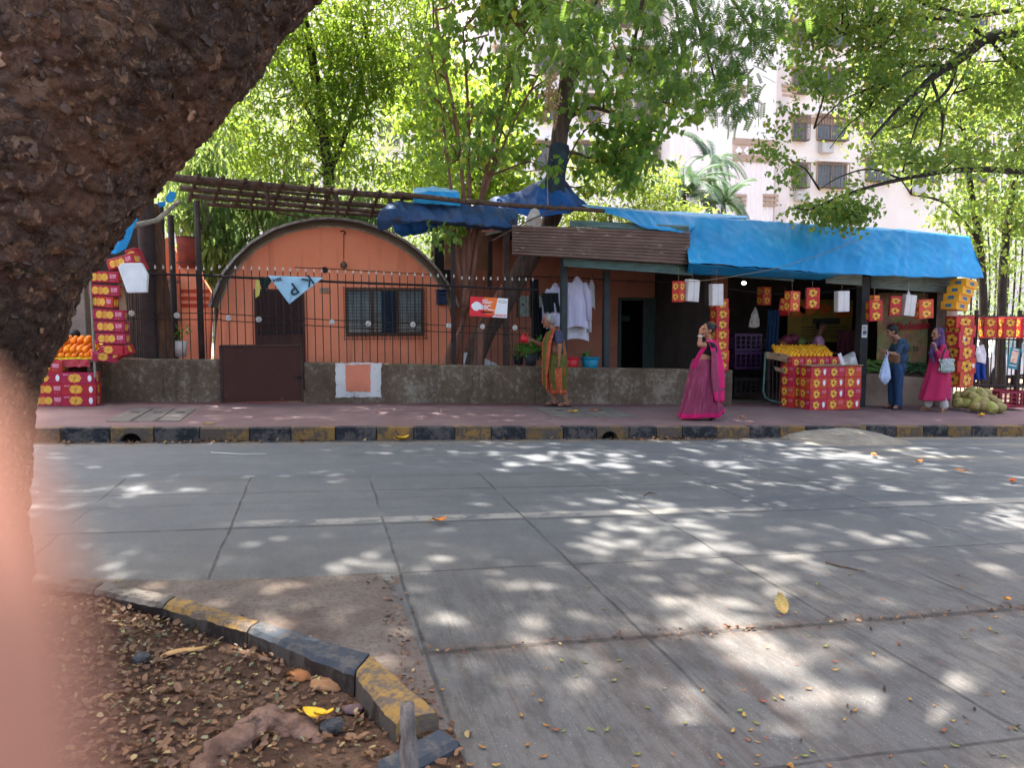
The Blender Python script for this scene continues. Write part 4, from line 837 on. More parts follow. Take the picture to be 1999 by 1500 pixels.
mb = MB(); RT = lambda px, py, a: Matrix.Translation(P(px, py, Yf - .03)) @ Matrix.Rotation(R(90), 4, 'X') @ Matrix.Rotation(R(a), 4, 'Z')
FI = M('flag_ink', S(44, 58, 76), None, 3, .8)
for tx_, sz_, m4_ in (('P', .27, RT(572, 564, 215)), ('K', .24, RT(601, 548, 215)), ('2014', .07, RT(541, 546, 195))): mb = MB(); text_to(mb, tx_, sz_, m4_, 0, .003); mb.build('printed_letter' if len(tx_) == 1 else 'printed_number', FI, fl)
fd = thing('flag', 'small dark green and yellow cloth flag beside the pale blue one', 'flag', P(512, 540, Yf)); tri('dark_cloth', (504, 540), (534, 542), (514, 576), Yf + .02, M('flag_dark', S(36, 52, 48), S(26, 38, 36), 4, .8), fd)
mb = MB(); mb.grid([[P(501, 545, Yf), P(507, 548, Yf - .02)], [P(498, 562, Yf), P(508, 564, Yf - .02)], [P(499, 582, Yf), P(506, 577, Yf - .02)]]); o = mb.build('yellow_edge', M('flag_yellow', S(206, 190, 90), S(170, 160, 80), 4, .8), fd); solid(o, .003)

# ---- washing
def shirt(px, ytop, w0, w1, ybot, Y, mat, lab, sleeve=True):
    t = thing('shirt', lab, 'shirt', P(px, ytop, Y)); mb = MB(); rows = []; n = 18
    for j in range(n + 1):
        v = j / n; y_ = ytop + (ybot - ytop) * v; wd = w0 * .25 + (w0 * .75) * min(1, v * 5) + (w1 - w0) * v; row = []
        for k in range(25):
            g = 2 * math.pi * k / 24; f = .035 * math.sin(g * 5 + px) * v; row.append(P(px + wd / 2 * math.cos(g), y_ + (3 * math.cos(g * 2) if j == n else 0), Y + (.05 + .05 * v + f) * math.sin(g)))
        rows.append(row)
    mb.grid(rows); mb.build('shirt_body', mat, t, True)
    if sleeve:
        for s in (-1, 1):
            q = MB(); a = P(px + s * w0 * .38, ytop + 9, Y); b1 = P(px + s * (w0 * .62), ytop + (ybot - ytop) * .45, Y - .04 * s); c1 = P(px + s * w0 * .66, ytop + (ybot - ytop) * .86, Y - .06 * s)
            q.tube([a, a.lerp(b1, .5), b1, c1], [.05, .075, .06, .045], 10); q.build('sleeve', mat, t, True)
    q = MB(); q.tube([P(px - w0 * .14, ytop + 2, Y - .03), P(px, ytop - 2, Y - .06), P(px + w0 * .14, ytop + 2, Y - .03)], .02, 6); q.build('collar', mat, t, True)
    q = MB(); q.tube([P(px, ytop - 14, Y), P(px + 3, ytop - 8, Y), P(px, ytop - 2, Y), P(px - w0 * .35, ytop + 8, Y), P(px + w0 * .35, ytop + 8, Y), P(px, ytop - 2, Y)], .006, 5); q.build('hanger', STEEL, t)
W1, W2 = M('cloth_lilac_white', S(196, 190, 206), S(172, 166, 186), 2.2, .9, .5, stretch=(5, 5, .8)), M('cloth_white', S(206, 202, 204), S(182, 178, 182), 2.2, .9, .5, stretch=(5, 5, .8))
shirt(1127, 543, 36, 44, 640, WY + .35, W1, 'lilac-white shirt hanging right of the green-grey post'); shirt(1124, 556, 40, 52, 664, WY + .55, W2, 'longer white shirt hanging behind the lilac-white shirt'); shirt(1084, 556, 32, 36, 640, WY + .4, W1, 'white shirt hanging left of the green-grey post'); shirt(1155, 546, 12, 14, 602, WY + .7, W2, 'narrow white shirt folded at the right end of the washing line', False)
mb = MB(); mb.tube([P(1005, 540, WY + .5), P(1100, 541, WY + .5), P(1200, 548, WY + .5), P(1345, 552, WY + .5)], .012, 6); tag(mb.build('clothes_rail', STEEL), 'thin rail carrying the hanging washing across the shed', 'rail')
def hang(px0, px1, py0, py1, Y, mat, lab, name='hanging_cloth', cat='cloth'):
    mb = MB(); rows = []
    for j in range(13):
        v = j / 12; rows.append([P(px0 + (px1 - px0) * u / 16 + 2 * math.sin(v * 3 + px0), py0 + (py1 - py0) * v * (1 + .05 * math.sin(u * 1.3)), Y + .03 * math.sin(u * 1.25) * (.4 + v)) for u in range(17)])
    mb.grid(rows); o = mb.build(name, mat, None, True); solid(o, .006); return tag(o, lab, cat)
BLK_ = M('cloth_black', S(26, 30, 32), S(16, 20, 22), 4, .9, .3); hang(1036, 1052, 545, 690, WY + .6, BLK_, 'long black garment hanging in the shed beside the sign'); hang(1060, 1092, 572, 610, WY + .3, BLK_, 'black cloth draped over the white shirt left of the post'); hang(1050, 1072, 600, 700, WY + 1.0, M('cloth_teal_dark', S(20, 44, 46), S(14, 30, 34), 4, .9), 'dark teal cloth hanging behind the grey-haired woman'); hang(946, 960, 625, 668, WY + .9, M('cloth_magenta', S(120, 30, 60), S(90, 24, 46), 4, .9), 'dark magenta cloth hanging below the red and white sign'); hang(960, 976, 618, 640, WY + .7, M('cloth_stripes', S(160, 120, 160), S(70, 40, 90), 9, .9, stretch=(6, 6, .2)), 'purple striped cloth behind the right edge of the sign')
# ---- tubs and the potted plant on the wall top
def tub(px, ya, yb, wpx, Y, col, lab):
    a, c = P(px, ya, Y), P(px, yb, Y); r = wpx / 2 * mpp(px, Y); t = thing('tub', lab, 'tub', c); h = a.z - c.z; mt = M('plastic_%d' % (wpx * 10 + px), col, tuple(q * .85 for q in col[:3]) + (1,), 4, .4)
    mb = MB(); mb.tube([c, c + Vector((0, 0, .01)), c + Vector((0, 0, h * .9)), c + Vector((0, 0, h * .9)), c + Vector((0, 0, .03))], [r * .75, r * .8, r, r * .93, r * .75], 24); mb.build('tub_body', mt, t, True)
    mb = MB(); mb.tube([c + Vector((r * 1.02 * math.cos(k * .2618), r * 1.02 * math.sin(k * .2618), h * .92)) for k in range(25)], .013, 6); mb.build('rim', mt, t, True)
tub(1114, 697, 719, 32, WY + .14, S(190, 36, 44), 'red plastic tub on the wall beside the grey-haired woman'); tub(1152, 697, 720, 36, WY + .14, S(20, 120, 146), 'teal plastic tub on the wall left of the dark green post')
LP = leaf_mat('pot_plant_leaf', (.05, .16, .02), (.12, .28, .04), trans=(.2, .4, .04), tf=.3)
def plant(name, px, py, Y, potr, poth, lab, n, lsz, sp, hgt, potm, tmpl=LONG):
    c = P(px, py, Y); t = thing(name, lab, 'plant', c); mb = MB()
    if poth: mb.tube([c, c + Vector((0, 0, poth)), c + Vector((0, 0, poth)), c + Vector((0, 0, poth * .85))], [potr * .75, potr, potr * .88, potr * .85], 18); mb.build('pot', potm, t, True)
    C = np.array(c) + np.array((0, 0, poth + hgt * .45)) + rng.normal(size=(n, 3)) * np.array((sp, sp, hgt * .3)); leaves('foliage', C, lsz, tmpl, LP, t, (.1, .6))
    mb = MB()
    for k in range(7): mb.tube([c + Vector((0, 0, poth * .8)), c + Vector((random.gauss(0, sp * .6), random.gauss(0, sp * .6), poth + hgt * .6))], .006, 5)
    mb.build('stems', M('stem_green', S(70, 96, 40), None, 5), t)
POTM = M('pot_dark', S(46, 52, 54), S(34, 38, 40), 5, .7)
plant('potted_plant', 1036, 713, WY + .12, .12, .2, 'bushy green plant in a dark pot being watered on the wall', 130, .13, .11, .26, POTM); plant('potted_plant', 1068, 714, WY + .2, .1, .18, 'small dark pot with few leaves right of the watered plant', 25, .09, .06, .1, POTM); plant('potted_plant', 1141, 697, WY + .14, .05, .02, 'sprig of dark leaves lying in the teal tub', 30, .08, .06, .07, POTM); plant('potted_plant', 1012, 712, WY + .5, .1, .15, 'yellowish low plant behind the railing left of the watered plant', 60, .10, .1, .2, POTM)
plant('potted_plant', 352, 697, WY + .45, .12, .26, 'white bucket holding a small green plant behind the left railing', 26, .12, .07, .3, M('bucket_white', S(214, 196, 186), S(180, 160, 150), 4, .6))
# ================================================================ fruit boxes, fruit, stalls
BR = M('carton_red', S(182, 38, 54), S(156, 30, 46), 7, .55, .05, rnd=.10); BRS = M('carton_red_bright', S(196, 50, 44), S(170, 36, 40), 7, .5, .05, rnd=.10); PM_ = M('print_mango', S(222, 160, 58), S(200, 118, 44), 18, .5); PY_ = M('print_yellow', S(230, 188, 70), S(214, 150, 56), 20, .5)
PG_ = M('print_green', S(50, 70, 40), S(36, 50, 30), 9, .6); PP_ = M('print_pink', S(214, 150, 160), S(190, 90, 110), 30, .6); PW_ = M('carton_white', S(214, 206, 200), S(196, 188, 182), 5, .7, .1, rnd=.04); CB = M('cardboard', S(168, 136, 106), S(140, 112, 88), 6, .85, .2); YB = M('carton_yellow', S(226, 158, 36), S(206, 134, 30), 6, .6, .05, rnd=.06); YBL = M('print_teal', S(40, 92, 120), S(60, 110, 130), 30, .6); STK = M('sticker_white', S(232, 226, 222), S(220, 212, 206), 10, .5)
BM = [BR, PM_, PY_, PG_, PP_, CB]
def box_mesh(style, w_, d, h, mats=None):
    mb = MB(); mb.box((0, 0, h / 2), (w_, d, h), None, 0, .006); X, Y, Z = Vector((1, 0, 0)), Vector((0, 1, 0)), Vector((0, 0, 1)); E = .0016
    faces = [(Vector((0, -d / 2 - E, h / 2)), X, Z, w_, h), (Vector((w_ / 2 + E, 0, h / 2)), Y, Z, d, h), (Vector((-w_ / 2 - E, 0, h / 2)), -Y, Z, d, h), (Vector((0, d / 2 + E, h / 2)), -X, Z, w_, h)]
    for c, ax, az, fw, fh in faces:
        n = ax.cross(az)
        if style == 'flower':
            cnt = max(1, round(fh / fw)) if fh > fw * 1.3 else 1; horiz = fw > fh * 1.5
            for q in range(cnt):
                cc = c + az * ((q + .5) / cnt - .5) * fh - ax * (fw * .14 if horiz else 0); r = min(fw, fh / cnt) * .44
                mb.disc(cc, ax, az, r * .95, r * .95, 10, 3 if False else 0); rr = r * .36
                for k in range(6): g = k * math.pi / 3 + .3; mb.disc(cc + n * .0008 + ax * (r * .56 * math.cos(g)) + az * (r * .56 * math.sin(g)) + n * .0002 * k, ax, az, rr, rr * .9, 10, 1 if k % 2 else 2)
                mb.disc(cc + n * .0025, ax, az, rr * .55, rr * .55, 8, 3)
                for k in range(6): g = k * math.pi / 3 + .82; mb.disc(cc + n * .003 + ax * (r * .84 * math.cos(g)) + az * (r * .84 * math.sin(g)), ax, az, rr * .26, rr * .3, 6, 3)
            if horiz: 
                for k in range(3): cc = c + n * .001 + ax * (fw * .3) + az * (fh * (.28 - .1 * k)); mb.add([cc + ax * (a * fw * .13) + az * (b_ * fh * .022) for a, b_ in ((-1, -1), (1, -1), (1, 1), (-1, 1))], [(0, 1, 2, 3)], 4)
        elif style == 'trio':
            for k in range(3): cc = c + ax * (fw * (-.30 + .17 * k)) - az * (fh * .02) + n * (.0004 * k); mb.disc(cc, ax, az, fw * .11, fh * .35, 12, 1 if k % 2 else 2)
            cc = c + ax * (fw * .30) + az * (fh * .08)
            mb.add([cc + ax * (a * fw * .10) + az * (b_ * fh * .20) for a, b_ in ((-1, -1), (1, -1), (1, 1), (-1, 1))], [(0, 1, 2, 3)], 4)
            for k in (-1, 1): mb.disc(c + ax * (fw * (.28 + .04 * k)) - az * (fh * .30) + n * .0005, ax, az, fw * .012, fh * .07, 6, 4)
        elif style == 'cluster':
            for k in range(8): g = k * math.pi / 4; cc = c + ax * (fw * (-.1 + .13 * math.cos(g))) + az * (fh * .24 * math.sin(g)) + n * .0003 * k; mb.disc(cc, ax, az, fw * .075, fh * .17, 10, 1 + k % 2)
            mb.disc(c - ax * (fw * .1) + n * .003, ax, az, fw * .06, fh * .14, 8, 1); mb.disc(c - ax * (fw * .1) + n * .0035, ax, az, fw * .018, fh * .06, 6, 3)
            mb.add([c - ax * fw * .36 + az * fh * .3 + ax * (a * fw * .08) + az * (b_ * fh * .06) for a, b_ in ((-1, -1), (1, -1), (1, 1), (-1, 1))], [(0, 1, 2, 3)], 4)
        elif style == 'yellow':
            mb.add([c + ax * (a * fw * .19) + az * (b_ * fh * .20) for a, b_ in ((-1, -1), (1, -1), (1, 1), (-1, 1))], [(0, 1, 2, 3)], 1)
            mb.add([c + n * .0006 + az * (fh * -.36) + ax * (a * fw * .48) + az * (b_ * fh * .02) for a, b_ in ((-1, -1), (1, -1), (1, 1), (-1, 1))], [(0, 1, 2, 3)], 2)
        elif style == 'white':
            mb.add([c + ax * (a * fw * .012) + az * (b_ * fh * .48) for a, b_ in ((-1, -1), (1, -1), (1, 1), (-1, 1))], [(0, 1, 2, 3)], 3)
    if style == 'yellow': mt = [YB, YBL, PY_]
    elif style == 'white': mt = [PW_, PW_, PW_, M('flap_gap', S(120, 108, 100), None, 4), PW_, CB]
    else: mt = mats or BM
    me = mb.mesh('box_body'); 
    for m_ in mt: me.materials.append(m_)
    return me
BXB = [BRS, PM_, PY_, PG_, PP_, CB]
stick = MB(); stick.disc((0, 0, 0), (1, 0, 0), (0, 0, 1), .026, .048, 14); stick = stick.mesh('label_sticker'); stick.materials.append(STK)
def add_sticker(o, x, y, z):
    s = bpy.data.objects.new('label_sticker', stick); COL.objects.link(s); s.parent = o; s.location = (x, y, z)
ORD = ['lowest', 'second from the bottom', 'third from the bottom', 'fourth from the bottom', 'fifth from the bottom', 'sixth from the bottom', 'seventh from the bottom', 'topmost']
# --- left stall: two columns of boxes in front, hung column beside
mL = mpp(120, WY - .6); bw, bh = .44, .163; trio = box_mesh('trio', bw, .3, bh); clus = box_mesh('cluster', bw, .3, bh)
YL = WY - .65
for col_, px in ((0, 92), (1, 155), (2, 30)):
    x = P(px, 790, YL).x
    for k in range(3 if col_ else 4):
        st_ = clus if col_ == 1 or (col_ == 0 and k == 2) else trio
        o = place('mango_box', st_, '%s red mango box in the %s stack of the left fruit stall' % (['lowest', 'second', 'third', 'topmost'][k] if col_ != 1 else ['lowest', 'middle', 'top'][k], ['middle', 'right-hand', 'partly hidden outer'][col_]), 'box', (x + random.uniform(-.006, .006), YL + .15, pz(x) + bh * k), (0, math.atan(SLOPE), random.uniform(-.02, .02)), group='red mango boxes of the left stall')
        if st_ is clus: add_sticker(o, .15, -.153, bh * .5)
x = P(150, 690, WY - .4).x; tb = thing('stall_table', 'low fruit table draped with shiny red foil at the left stall', 'table', (x, WY - .3, pz(x) + bh * 3))
tz = P(150, 700, YL).z
mb = MB(); mb.box2((x - 1.0, YL + .05, tz - .12), (x + .23, WY + .7, tz - .09)); mb.build('table_top', BARKW, tb)
mb = MB(); rows = []
for j in range(6): rows.append([(x - .9 + 1.12 * i / 24, YL + .035 - .015 * math.sin(i * 1.9 + j), tz - .015 - .022 * j + .008 * math.sin(i * 2.3)) for i in range(25)])
mb.grid(rows); mb.build('red_foil', M('foil_red', S(200, 26, 44), S(150, 14, 30), 14, .25, .6, spec=.7), tb, True)
mb = MB(); 
for xx in (x - .95, x + .2):
    for yy in (YL + .1, WY + .6): mb.box2((xx - .025, yy - .025, pz(xx)), (xx + .025, yy + .025, tz - .12))
mb.build('leg', BARKW, tb)
mb = MB(); a = P(100, 690, YL + .1); rows = []
for j in range(8):
    t = j / 7; rows.append([(x - .75 + .98 * i / 10, YL + .06 + .75 * t, tz - .01 + .20 * t + .01 * noise.noise((i * .7, j * .8, 0))) for i in range(11)])
mb.grid(rows); o = mb.build('yellow_sheet', M('sheet_yellow', S(214, 200, 30), S(190, 170, 24), 4, .6, .2)); solid(o, .004); tag(o, 'yellow plastic sheet spread under the heap of oranges', 'sheet')
ORM = M('orange_peel', S(240, 140, 24), S(224, 112, 20), 8, .45, .3, 60, rnd=.10)
mb = MB(); mb.ell((0, 0, 0), (.042, .042, .038), 14, 9); ome = mb.mesh('orange', smooth=True); ome.materials.append(ORM)
n_ = 0
for lay in range(3):
    for j in range(7 - lay):
        for i in range(8 - lay):
            t = j / 7; px_ = x - .42 + .085 * (i + lay * .5) + random.uniform(-.008, .008)
            if px_ > x + .24 or (lay == 2 and (i < 1 or j < 2)) or (i == 0 and j < 2 and lay == 0): continue
            place('orange', ome, 'round orange in the heap on the yellow sheet of the left stall', 'orange', (px_, YL + .13 + .085 * (j + lay * .5), tz + .035 + .023 * (j + lay * .5) + .066 * lay), (random.random(), random.random(), 0), random.uniform(.9, 1.08), 'heap of oranges')
for i in range(4): place('orange', ome, 'orange lying apart near the trunk edge of the left stall', 'orange', P(103 + 3 * i, 668 + 4 * (i % 2) + i, YL + .35), (0, i, 0), 1.05, 'loose oranges by the trunk')
c = P(112, 681, YL + .3); bt = thing('bottle', 'squat teal blue bottle on the yellow sheet beside the oranges', 'bottle', c); mb = MB(); mb.tube([c, c + Vector((0, 0, .07)), c + Vector((0, 0, .10)), c + Vector((0, 0, .12))], [.055, .055, .03, .02], 14); mb.build('bottle_body', M('bottle_teal', S(24, 110, 130), S(18, 84, 104), 5, .3), bt, True); mb = MB(); mb.cyl(c + Vector((0, 0, .12)), c + Vector((0, 0, .15)), .022); mb.build('bottle_cap', STEEL, bt)
# pole and hung column
mb = MB(); a, c = P(176, 540, YL + .0), P(186, 738, YL + .0); mb.tube([c, a], .016, 8); tag(mb.build('stall_pole', M('pole_pale2', S(150, 140, 126), S(116, 106, 94), 8, .8)), 'thin pale pole holding the hung column of mango boxes', 'pole')
hw, hh = .41, .155; trio2 = box_mesh('trio', hw, .22, hh); tr3 = box_mesh('trio', .33, .22, hh); clus2 = box_mesh('cluster', .34, .22, .14)
for k, (px, py, rz, ry, me) in enumerate([(206, 552, 0, 0, trio2), (208, 578, .0, .03, trio2), (206, 600, -.25, .06, tr3), (215, 625, .05, .05, trio2), (219, 648, -.1, .03, trio2), (221, 671, -.05, 0, trio2), (223, 692, -.2, .03, clus2), (203, 706, .35, .12, clus2)]):
    p = P(px, py, YL + .1); place('mango_box', me, '%s red mango box in the column tied to the pale pole' % (ORD[::-1][k]), 'box', p, (0, ry + .02, rz), group='red mango boxes tied to the pale pole')
p = P(238, 698, YL + .12); place('mango_box', clus2, 'tilted red mango box jutting right at the foot of the pole column', 'box', p, (0, -.35, -.3), group='red mango boxes tied to the pale pole')
place('mango_box', trio2, 'tilted red mango box above the white sheet at the left stall', 'box', P(246, 522, YL + .15), (0, -.25, -.3)); place('mango_box', tr3, 'mango box standing on end above the white sheet', 'box', P(258, 512, YL + .3), (0, 1.2, -.2))
mb = MB(); mb.prism([P(a, c, YL - .12) for a, c in ((230, 522), (236, 514), (276, 513), (288, 536), (286, 571), (248, 572))], (0, .12, 0)); o = mb.build('foam_box', M('foam_white', S(226, 226, 224), S(206, 206, 206), 5, .7, .1)); bevel(o, .012); tag(o, 'white foam sheet hanging askew at the left fruit stall', 'foam sheet')
mb = MB(); mb.prism([P(a, c, YL + .1) for a, c in ((230, 552), (240, 550), (247, 606), (233, 608))], (0, .03, 0)); tag(mb.build('cardboard_flap', CB), 'brown cardboard strip hanging under the white foam sheet', 'cardboard')
# --- red box column at the left of the shop opening
mS = mpp(1408, WY - .1); vb = box_mesh('flower', .26, .24, .215, BXB)
for k in range(7):
    yb = 725 - k * 20.2; p = P(1411 + (.5 if k % 2 else -.5), yb, WY - .05); place('mango_box', vb, '%s red box in the tall column on the long low wall end' % (ORD[k] if k < 6 else 'topmost'), 'box', (p.x, WY + .08, p.z), (0, 0, random.uniform(-.06, .06)), (1, 1, .9), 'red boxes in the column on the wall end')
# --- front stack in the shop opening
bx_w, bx_h = .355, .182; fb = box_mesh('flower', bx_w - .004, .34, bx_h, BXB); YF = 12.15
xl = P(1581, 780, YF).x; zb = lambda x: pz(x)
for r_ in range(4):
    for c_ in range(3):
        x = xl + bx_w * (c_ + .5); o = place('mango_box', fb, '%s row, %s red box of the front stack before the mango heap' % (['bottom', 'second', 'third', 'top'][r_], ['left', 'middle', 'right'][c_]), 'box', (x + random.uniform(-.008, .008), YF + .17 + random.uniform(-.012, .012), pz(xl + bx_w) + bx_h * 1.09 * r_), (0, 0, random.uniform(-.02, .02)), (1, 1, 1.08), 'red boxes stacked before the mango heap')
        if (r_, c_) in ((0, 0), (0, 2), (1, 1), (2, 0), (2, 1), (2, 2), (3, 0)): add_sticker(o, .105, -.173, bx_h * .5)
for r_ in range(4):
    x = xl - .02; place('mango_box', fb, '%s red box of the set-back side stack beside the cot frame' % ['lowest', 'second', 'third', 'topmost'][r_], 'box', (x + .02, YF + .55, pz(x) + bx_h * 1.08 * r_), (0, 0, R(14)), (.85, 1, 1.08), 'red boxes in the side stack')
a = P(1577, 718, YF); mb = MB(); mb.box((xl + bx_w * 1.5, YF + .17, pz(xl + bx_w) + bx_h * 1.09 * 4 + .014), (bx_w * 3.08, .4, .012), None, 0, .004); tag(mb.build('cardboard_sheet', CB), 'flat brown cardboard lying on top of the front box stack', 'cardboard')
zt_ = pz(xl + bx_w) + bx_h * 1.09 * 4
for c_ in range(4): place('mango_box', fb, '%s red box of the upper row under the front edge of the mango heap' % ['first', 'second', 'third', 'fourth'][c_] , 'box', (xl + .02 + .27 * c_, YF + .58, zt_ - .04), (0, 0, .03), (.75, .9, 1.0), 'upper row of red boxes')
# mango heap on a sloping table
tb = thing('fruit_table', 'sloping wooden fruit table carrying rows of yellow mangoes', 'table', (xl + .4, YF + 1.2, pz(xl))); mb = MB(); mb.prism([(xl - .2, YF + .74, zt_ + .10), (xl + .22, YF + 1.66, zt_ + .26), (xl + .22, YF + 1.66, zt_ + .23), (xl - .2, YF + .74, zt_ + .07)], (1.25, 0, 0)); mb.build('table_top', BARKW, tb)
for xx in (xl + .1, xl + 1.0):
    for yy in (YF + .84, YF + 1.5): mb = MB(); mb.box2((xx - .03, yy - .03, pz(xx)), (xx + .03, yy + .03, zt_ + .08)); mb.build('leg', BARKW, tb)
MGM = M('mango_skin', S(244, 178, 34), S(234, 146, 28), 7, .4, .1, rnd=.08)
mb = MB(); mb.ell((0, 0, 0), (.036, .036, .05), 12, 8); mme = mb.mesh('mango', smooth=True); mme.materials.append(MGM)
for j in range(9):
    for i in range(14):
        y = YF + .78 + j * .1; x = xl - .16 + j * .05 + i * .086 + (j % 2) * .04
        if j < 1 and i < 3: continue
        place('mango', mme, 'ripe yellow mango in the rows on the sloping shop table', 'mango', (x, y, zt_ + .155 + j * .0175 + random.uniform(-.006, .01)), (random.uniform(-.5, .5), random.uniform(-.5, .5), random.uniform(0, 6)), random.uniform(.9, 1.1), 'mangoes in rows on the shop table')
tarp('sack', [[(1640, 700, YF + .5), (1656, 690, YF + .7), (1668, 686, YF + .6)], [(1643, 712, YF + .3), (1660, 702, YF + .25), (1674, 696, YF + .45)], [(1650, 722, YF + .25), (1664, 722, YF + .2), (1679, 721, YF + .4)]], None, M('sack_white', S(204, 200, 194), S(150, 146, 142), 3, .6, .4), 24, 20, .07, 4)
tag(bpy.data.objects['sack'], 'crumpled white sack at the right end of the mango heap', 'sack')
mb = MB(); mb.box(P(1643, 703, YF + .1), (.07, .01, .26), Matrix.Rotation(R(-25), 3, 'Y')); tag(mb.build('paper_strip', PW_), 'white paper strip hanging over the front box stack edge', 'paper')
# folded bed frame
mb = MB(); q = [(1496, 692), (1496, 768), (1502, 784), (1548, 796), (1554, 790), (1560, 700)]
bf = thing('folding_cot', 'rounded green metal cot frame with bars leaning in the shop opening', 'cot', P(1525, 795, WY - .2)); mb = MB(); mb.tube([P(a, c, WY - .2) for a, c in [(1494, 688), (1490, 766), (1494, 776), (1504, 782), (1540, 791), (1549, 789), (1553, 780), (1560, 706)]], .018, 8); mb.build('frame', M('cot_green', S(64, 104, 94), S(44, 72, 66), 6, .5, .1), bf)
mb = MB()
for k in range(7): px = 1500 + k * 8; mb.tube([P(px + 1, 700, WY - .19), P(px, 780 + k * 1.2, WY - .19)], .009, 6)
mb.build('bars', STEEL, bf)
mb = MB(); mb.prism([P(a, c, WY - .24) for a, c in ((1496, 687), (1526, 690), (1556, 700), (1552, 712), (1520, 704), (1496, 700))], (0, .03, 0)); mb.build('cane_strip', M('cane_strip', S(140, 112, 84), S(90, 70, 52), 12, .9, .4), bf); mb = MB(); mb.prism([P(a, c, WY - .24) for a, c in ((1512, 716), (1556, 726), (1552, 736), (1514, 724))], (0, .02, 0)); mb.build('cane_strip', MATS['cane_strip'], bf)
# --- boxes hanging on the cord under the awning
hb = box_mesh('flower', .16, .16, .36, BXB); hb2 = box_mesh('flower', .22, .17, .36, BXB); wb = box_mesh('white', .25, .12, .38)
def hung(px, pyb, me, rz, ry, lab, Y=WY - .55, sc=(1, 1, 1), grp='boxes hanging on strings under the awning', top=530):
    p = P(px, pyb, Y); o = place('hanging_box', me, lab, 'box', p, (0, ry, rz), sc, grp); h = max(v.co.z for v in me.vertices) * sc[2]
    mb = MB(); mb.tube([p + Vector((math.sin(ry) * h, 0, h * math.cos(ry))), P(px + 1, top, Y) if P(px, top, Y).z > p.z + h else p + Vector((0, 0, h + .08))], .003, 4); s = mb.build('string', ROPE, None, origin=p); s.parent = o; s.matrix_parent_inverse = Matrix.LocRotScale(p, o.rotation_euler, Vector(sc)).inverted(); s.location = p
hung(1324, 590, hb, .5, 0, 'narrow red box hanging at the far left under the awning, before the orange wall', top=520); hung(1349, 589, wb, .25, .06, 'white carton hanging beside the leftmost red box', top=522)
hung(1398, 597, wb, .1, -.03, 'white carton hanging above the tall red box column', sc=(.9, 1, 1), top=525); hung(1380, 610, hb2, .2, 0, 'dim red box hanging deep in the shade left of the tall column', Y=WY + .6, sc=(.7, 1, 1.5), top=560)
hung(1491, 596, hb2, .2, 0, 'dim red box hanging inside the dark shop opening above the cot', Y=WY + .8, top=560); hung(1545, 608, hb2, .15, .03, 'red box hanging right of the dark opening, above the yellow banner', top=548); hung(1585, 603, hb2, -.5, 0, 'two-sided red box hanging above the shopkeeper in the pink shirt', sc=(1.05, 1.1, 1.05), top=548); hung(1530, 612, hb2, .8, .5, 'tilted red box behind another hung above the yellow banner', Y=WY + .3, sc=(.9, 1, .8), top=560)
hung(1643, 609, wb, .05, -.03, 'white carton hanging left of the dark shop pillar', top=553); hung(1706, 627, hb2, -.25, -.05, 'large red box hanging just right of the dark shop pillar', sc=(1.1, 1.1, 1.05), top=560); hung(1707, 590, hb, 0, 0, 'short red box on top of the large hanging red box', sc=(.85, .8, .35), top=560)
hung(1745, 617, hb, -.6, .05, 'narrow red box hanging above the man in dark clothes', sc=(1.2, 1.2, 1.03), top=568); hung(1771, 617, wb, -.1, .1, 'white carton hanging before the red lettered banner', sc=(.88, 1, 1.04), top=568); hung(1803, 622, hb2, .05, -.05, 'wide red box hanging before the red lettered banner', sc=(1.55, .8, 1.0), top=570)
c = P(1773, 583, WY - .5); mb = MB(); mb.tube([c + Vector((0, 0, .0)), c + Vector((0, 0, .09)), c + Vector((0, 0, .14))], [.06, .03, .01], 10); mb.tube([c + Vector((0, 0, .14)), c + Vector((0, 0, .3))], .004, 4); tag(mb.build('hanging_lamp', PW_), 'small white cone lamp hanging above the white carton on the right', 'lamp')
c = P(1452, 553, WY + 1.2); em = bpy.data.materials.new('bulb_lit'); em.use_nodes = True; em.node_tree.nodes['Principled BSDF'].inputs['Emission Color'].default_value = (.9, .95, 1, 1); em.node_tree.nodes['Principled BSDF'].inputs['Emission Strength'].default_value = 6
lb = thing('lamp', 'lit white bulb hanging in the dark shop opening', 'lamp', c); mb = MB(); mb.ell(c, (.045, .045, .03), 10, 6); mb.build('bulb', em, lb, True); mb = MB(); mb.cyl(c + Vector((0, 0, .03)), c + Vector((0, 0, .35)), .012, n=6); mb.build('cord', STEEL, lb)
yb_ = box_mesh('yellow', .42, .3, .155)
for k, (px, py) in enumerate([(1862, 606), (1867, 591), (1874, 577), (1881, 563)]):
    place('hanging_box', yb_, '%s yellow-orange carton of the leaning row under the right end of the blue tarp' % ['lowest', 'second', 'third', 'topmost'][k], 'box', P(px, py, WY - .5), (0, .08 + .02 * k, .35), (1.05, 1, 1), 'yellow cartons hung under the tarp end')
# --- right column of red boxes in plastic
ab = box_mesh('flower', .40, .3, .30, BXB)
for k, (px, py, rz) in enumerate([(1872, 756, .2), (1876, 729, -.1), (1874, 703, .1), (1872, 678, .15), (1876, 658, .1), (1873, 640, -.05)]):
    p = P(px, py, WY - .5); o = place('mango_box', ab, '%s shiny red box in the hung column beside the cream pillar' % ['lowest', 'second', 'third', 'fourth', 'fifth', 'topmost'][k], 'box', p, (0, .03 * (-1) ** k, rz), (1, 1, 1.0 if k < 4 else .75), 'red boxes hung in a column by the cream pillar')
    if k in (3, 1): add_sticker(o, -.06 if k == 3 else .14, -.153, .15)
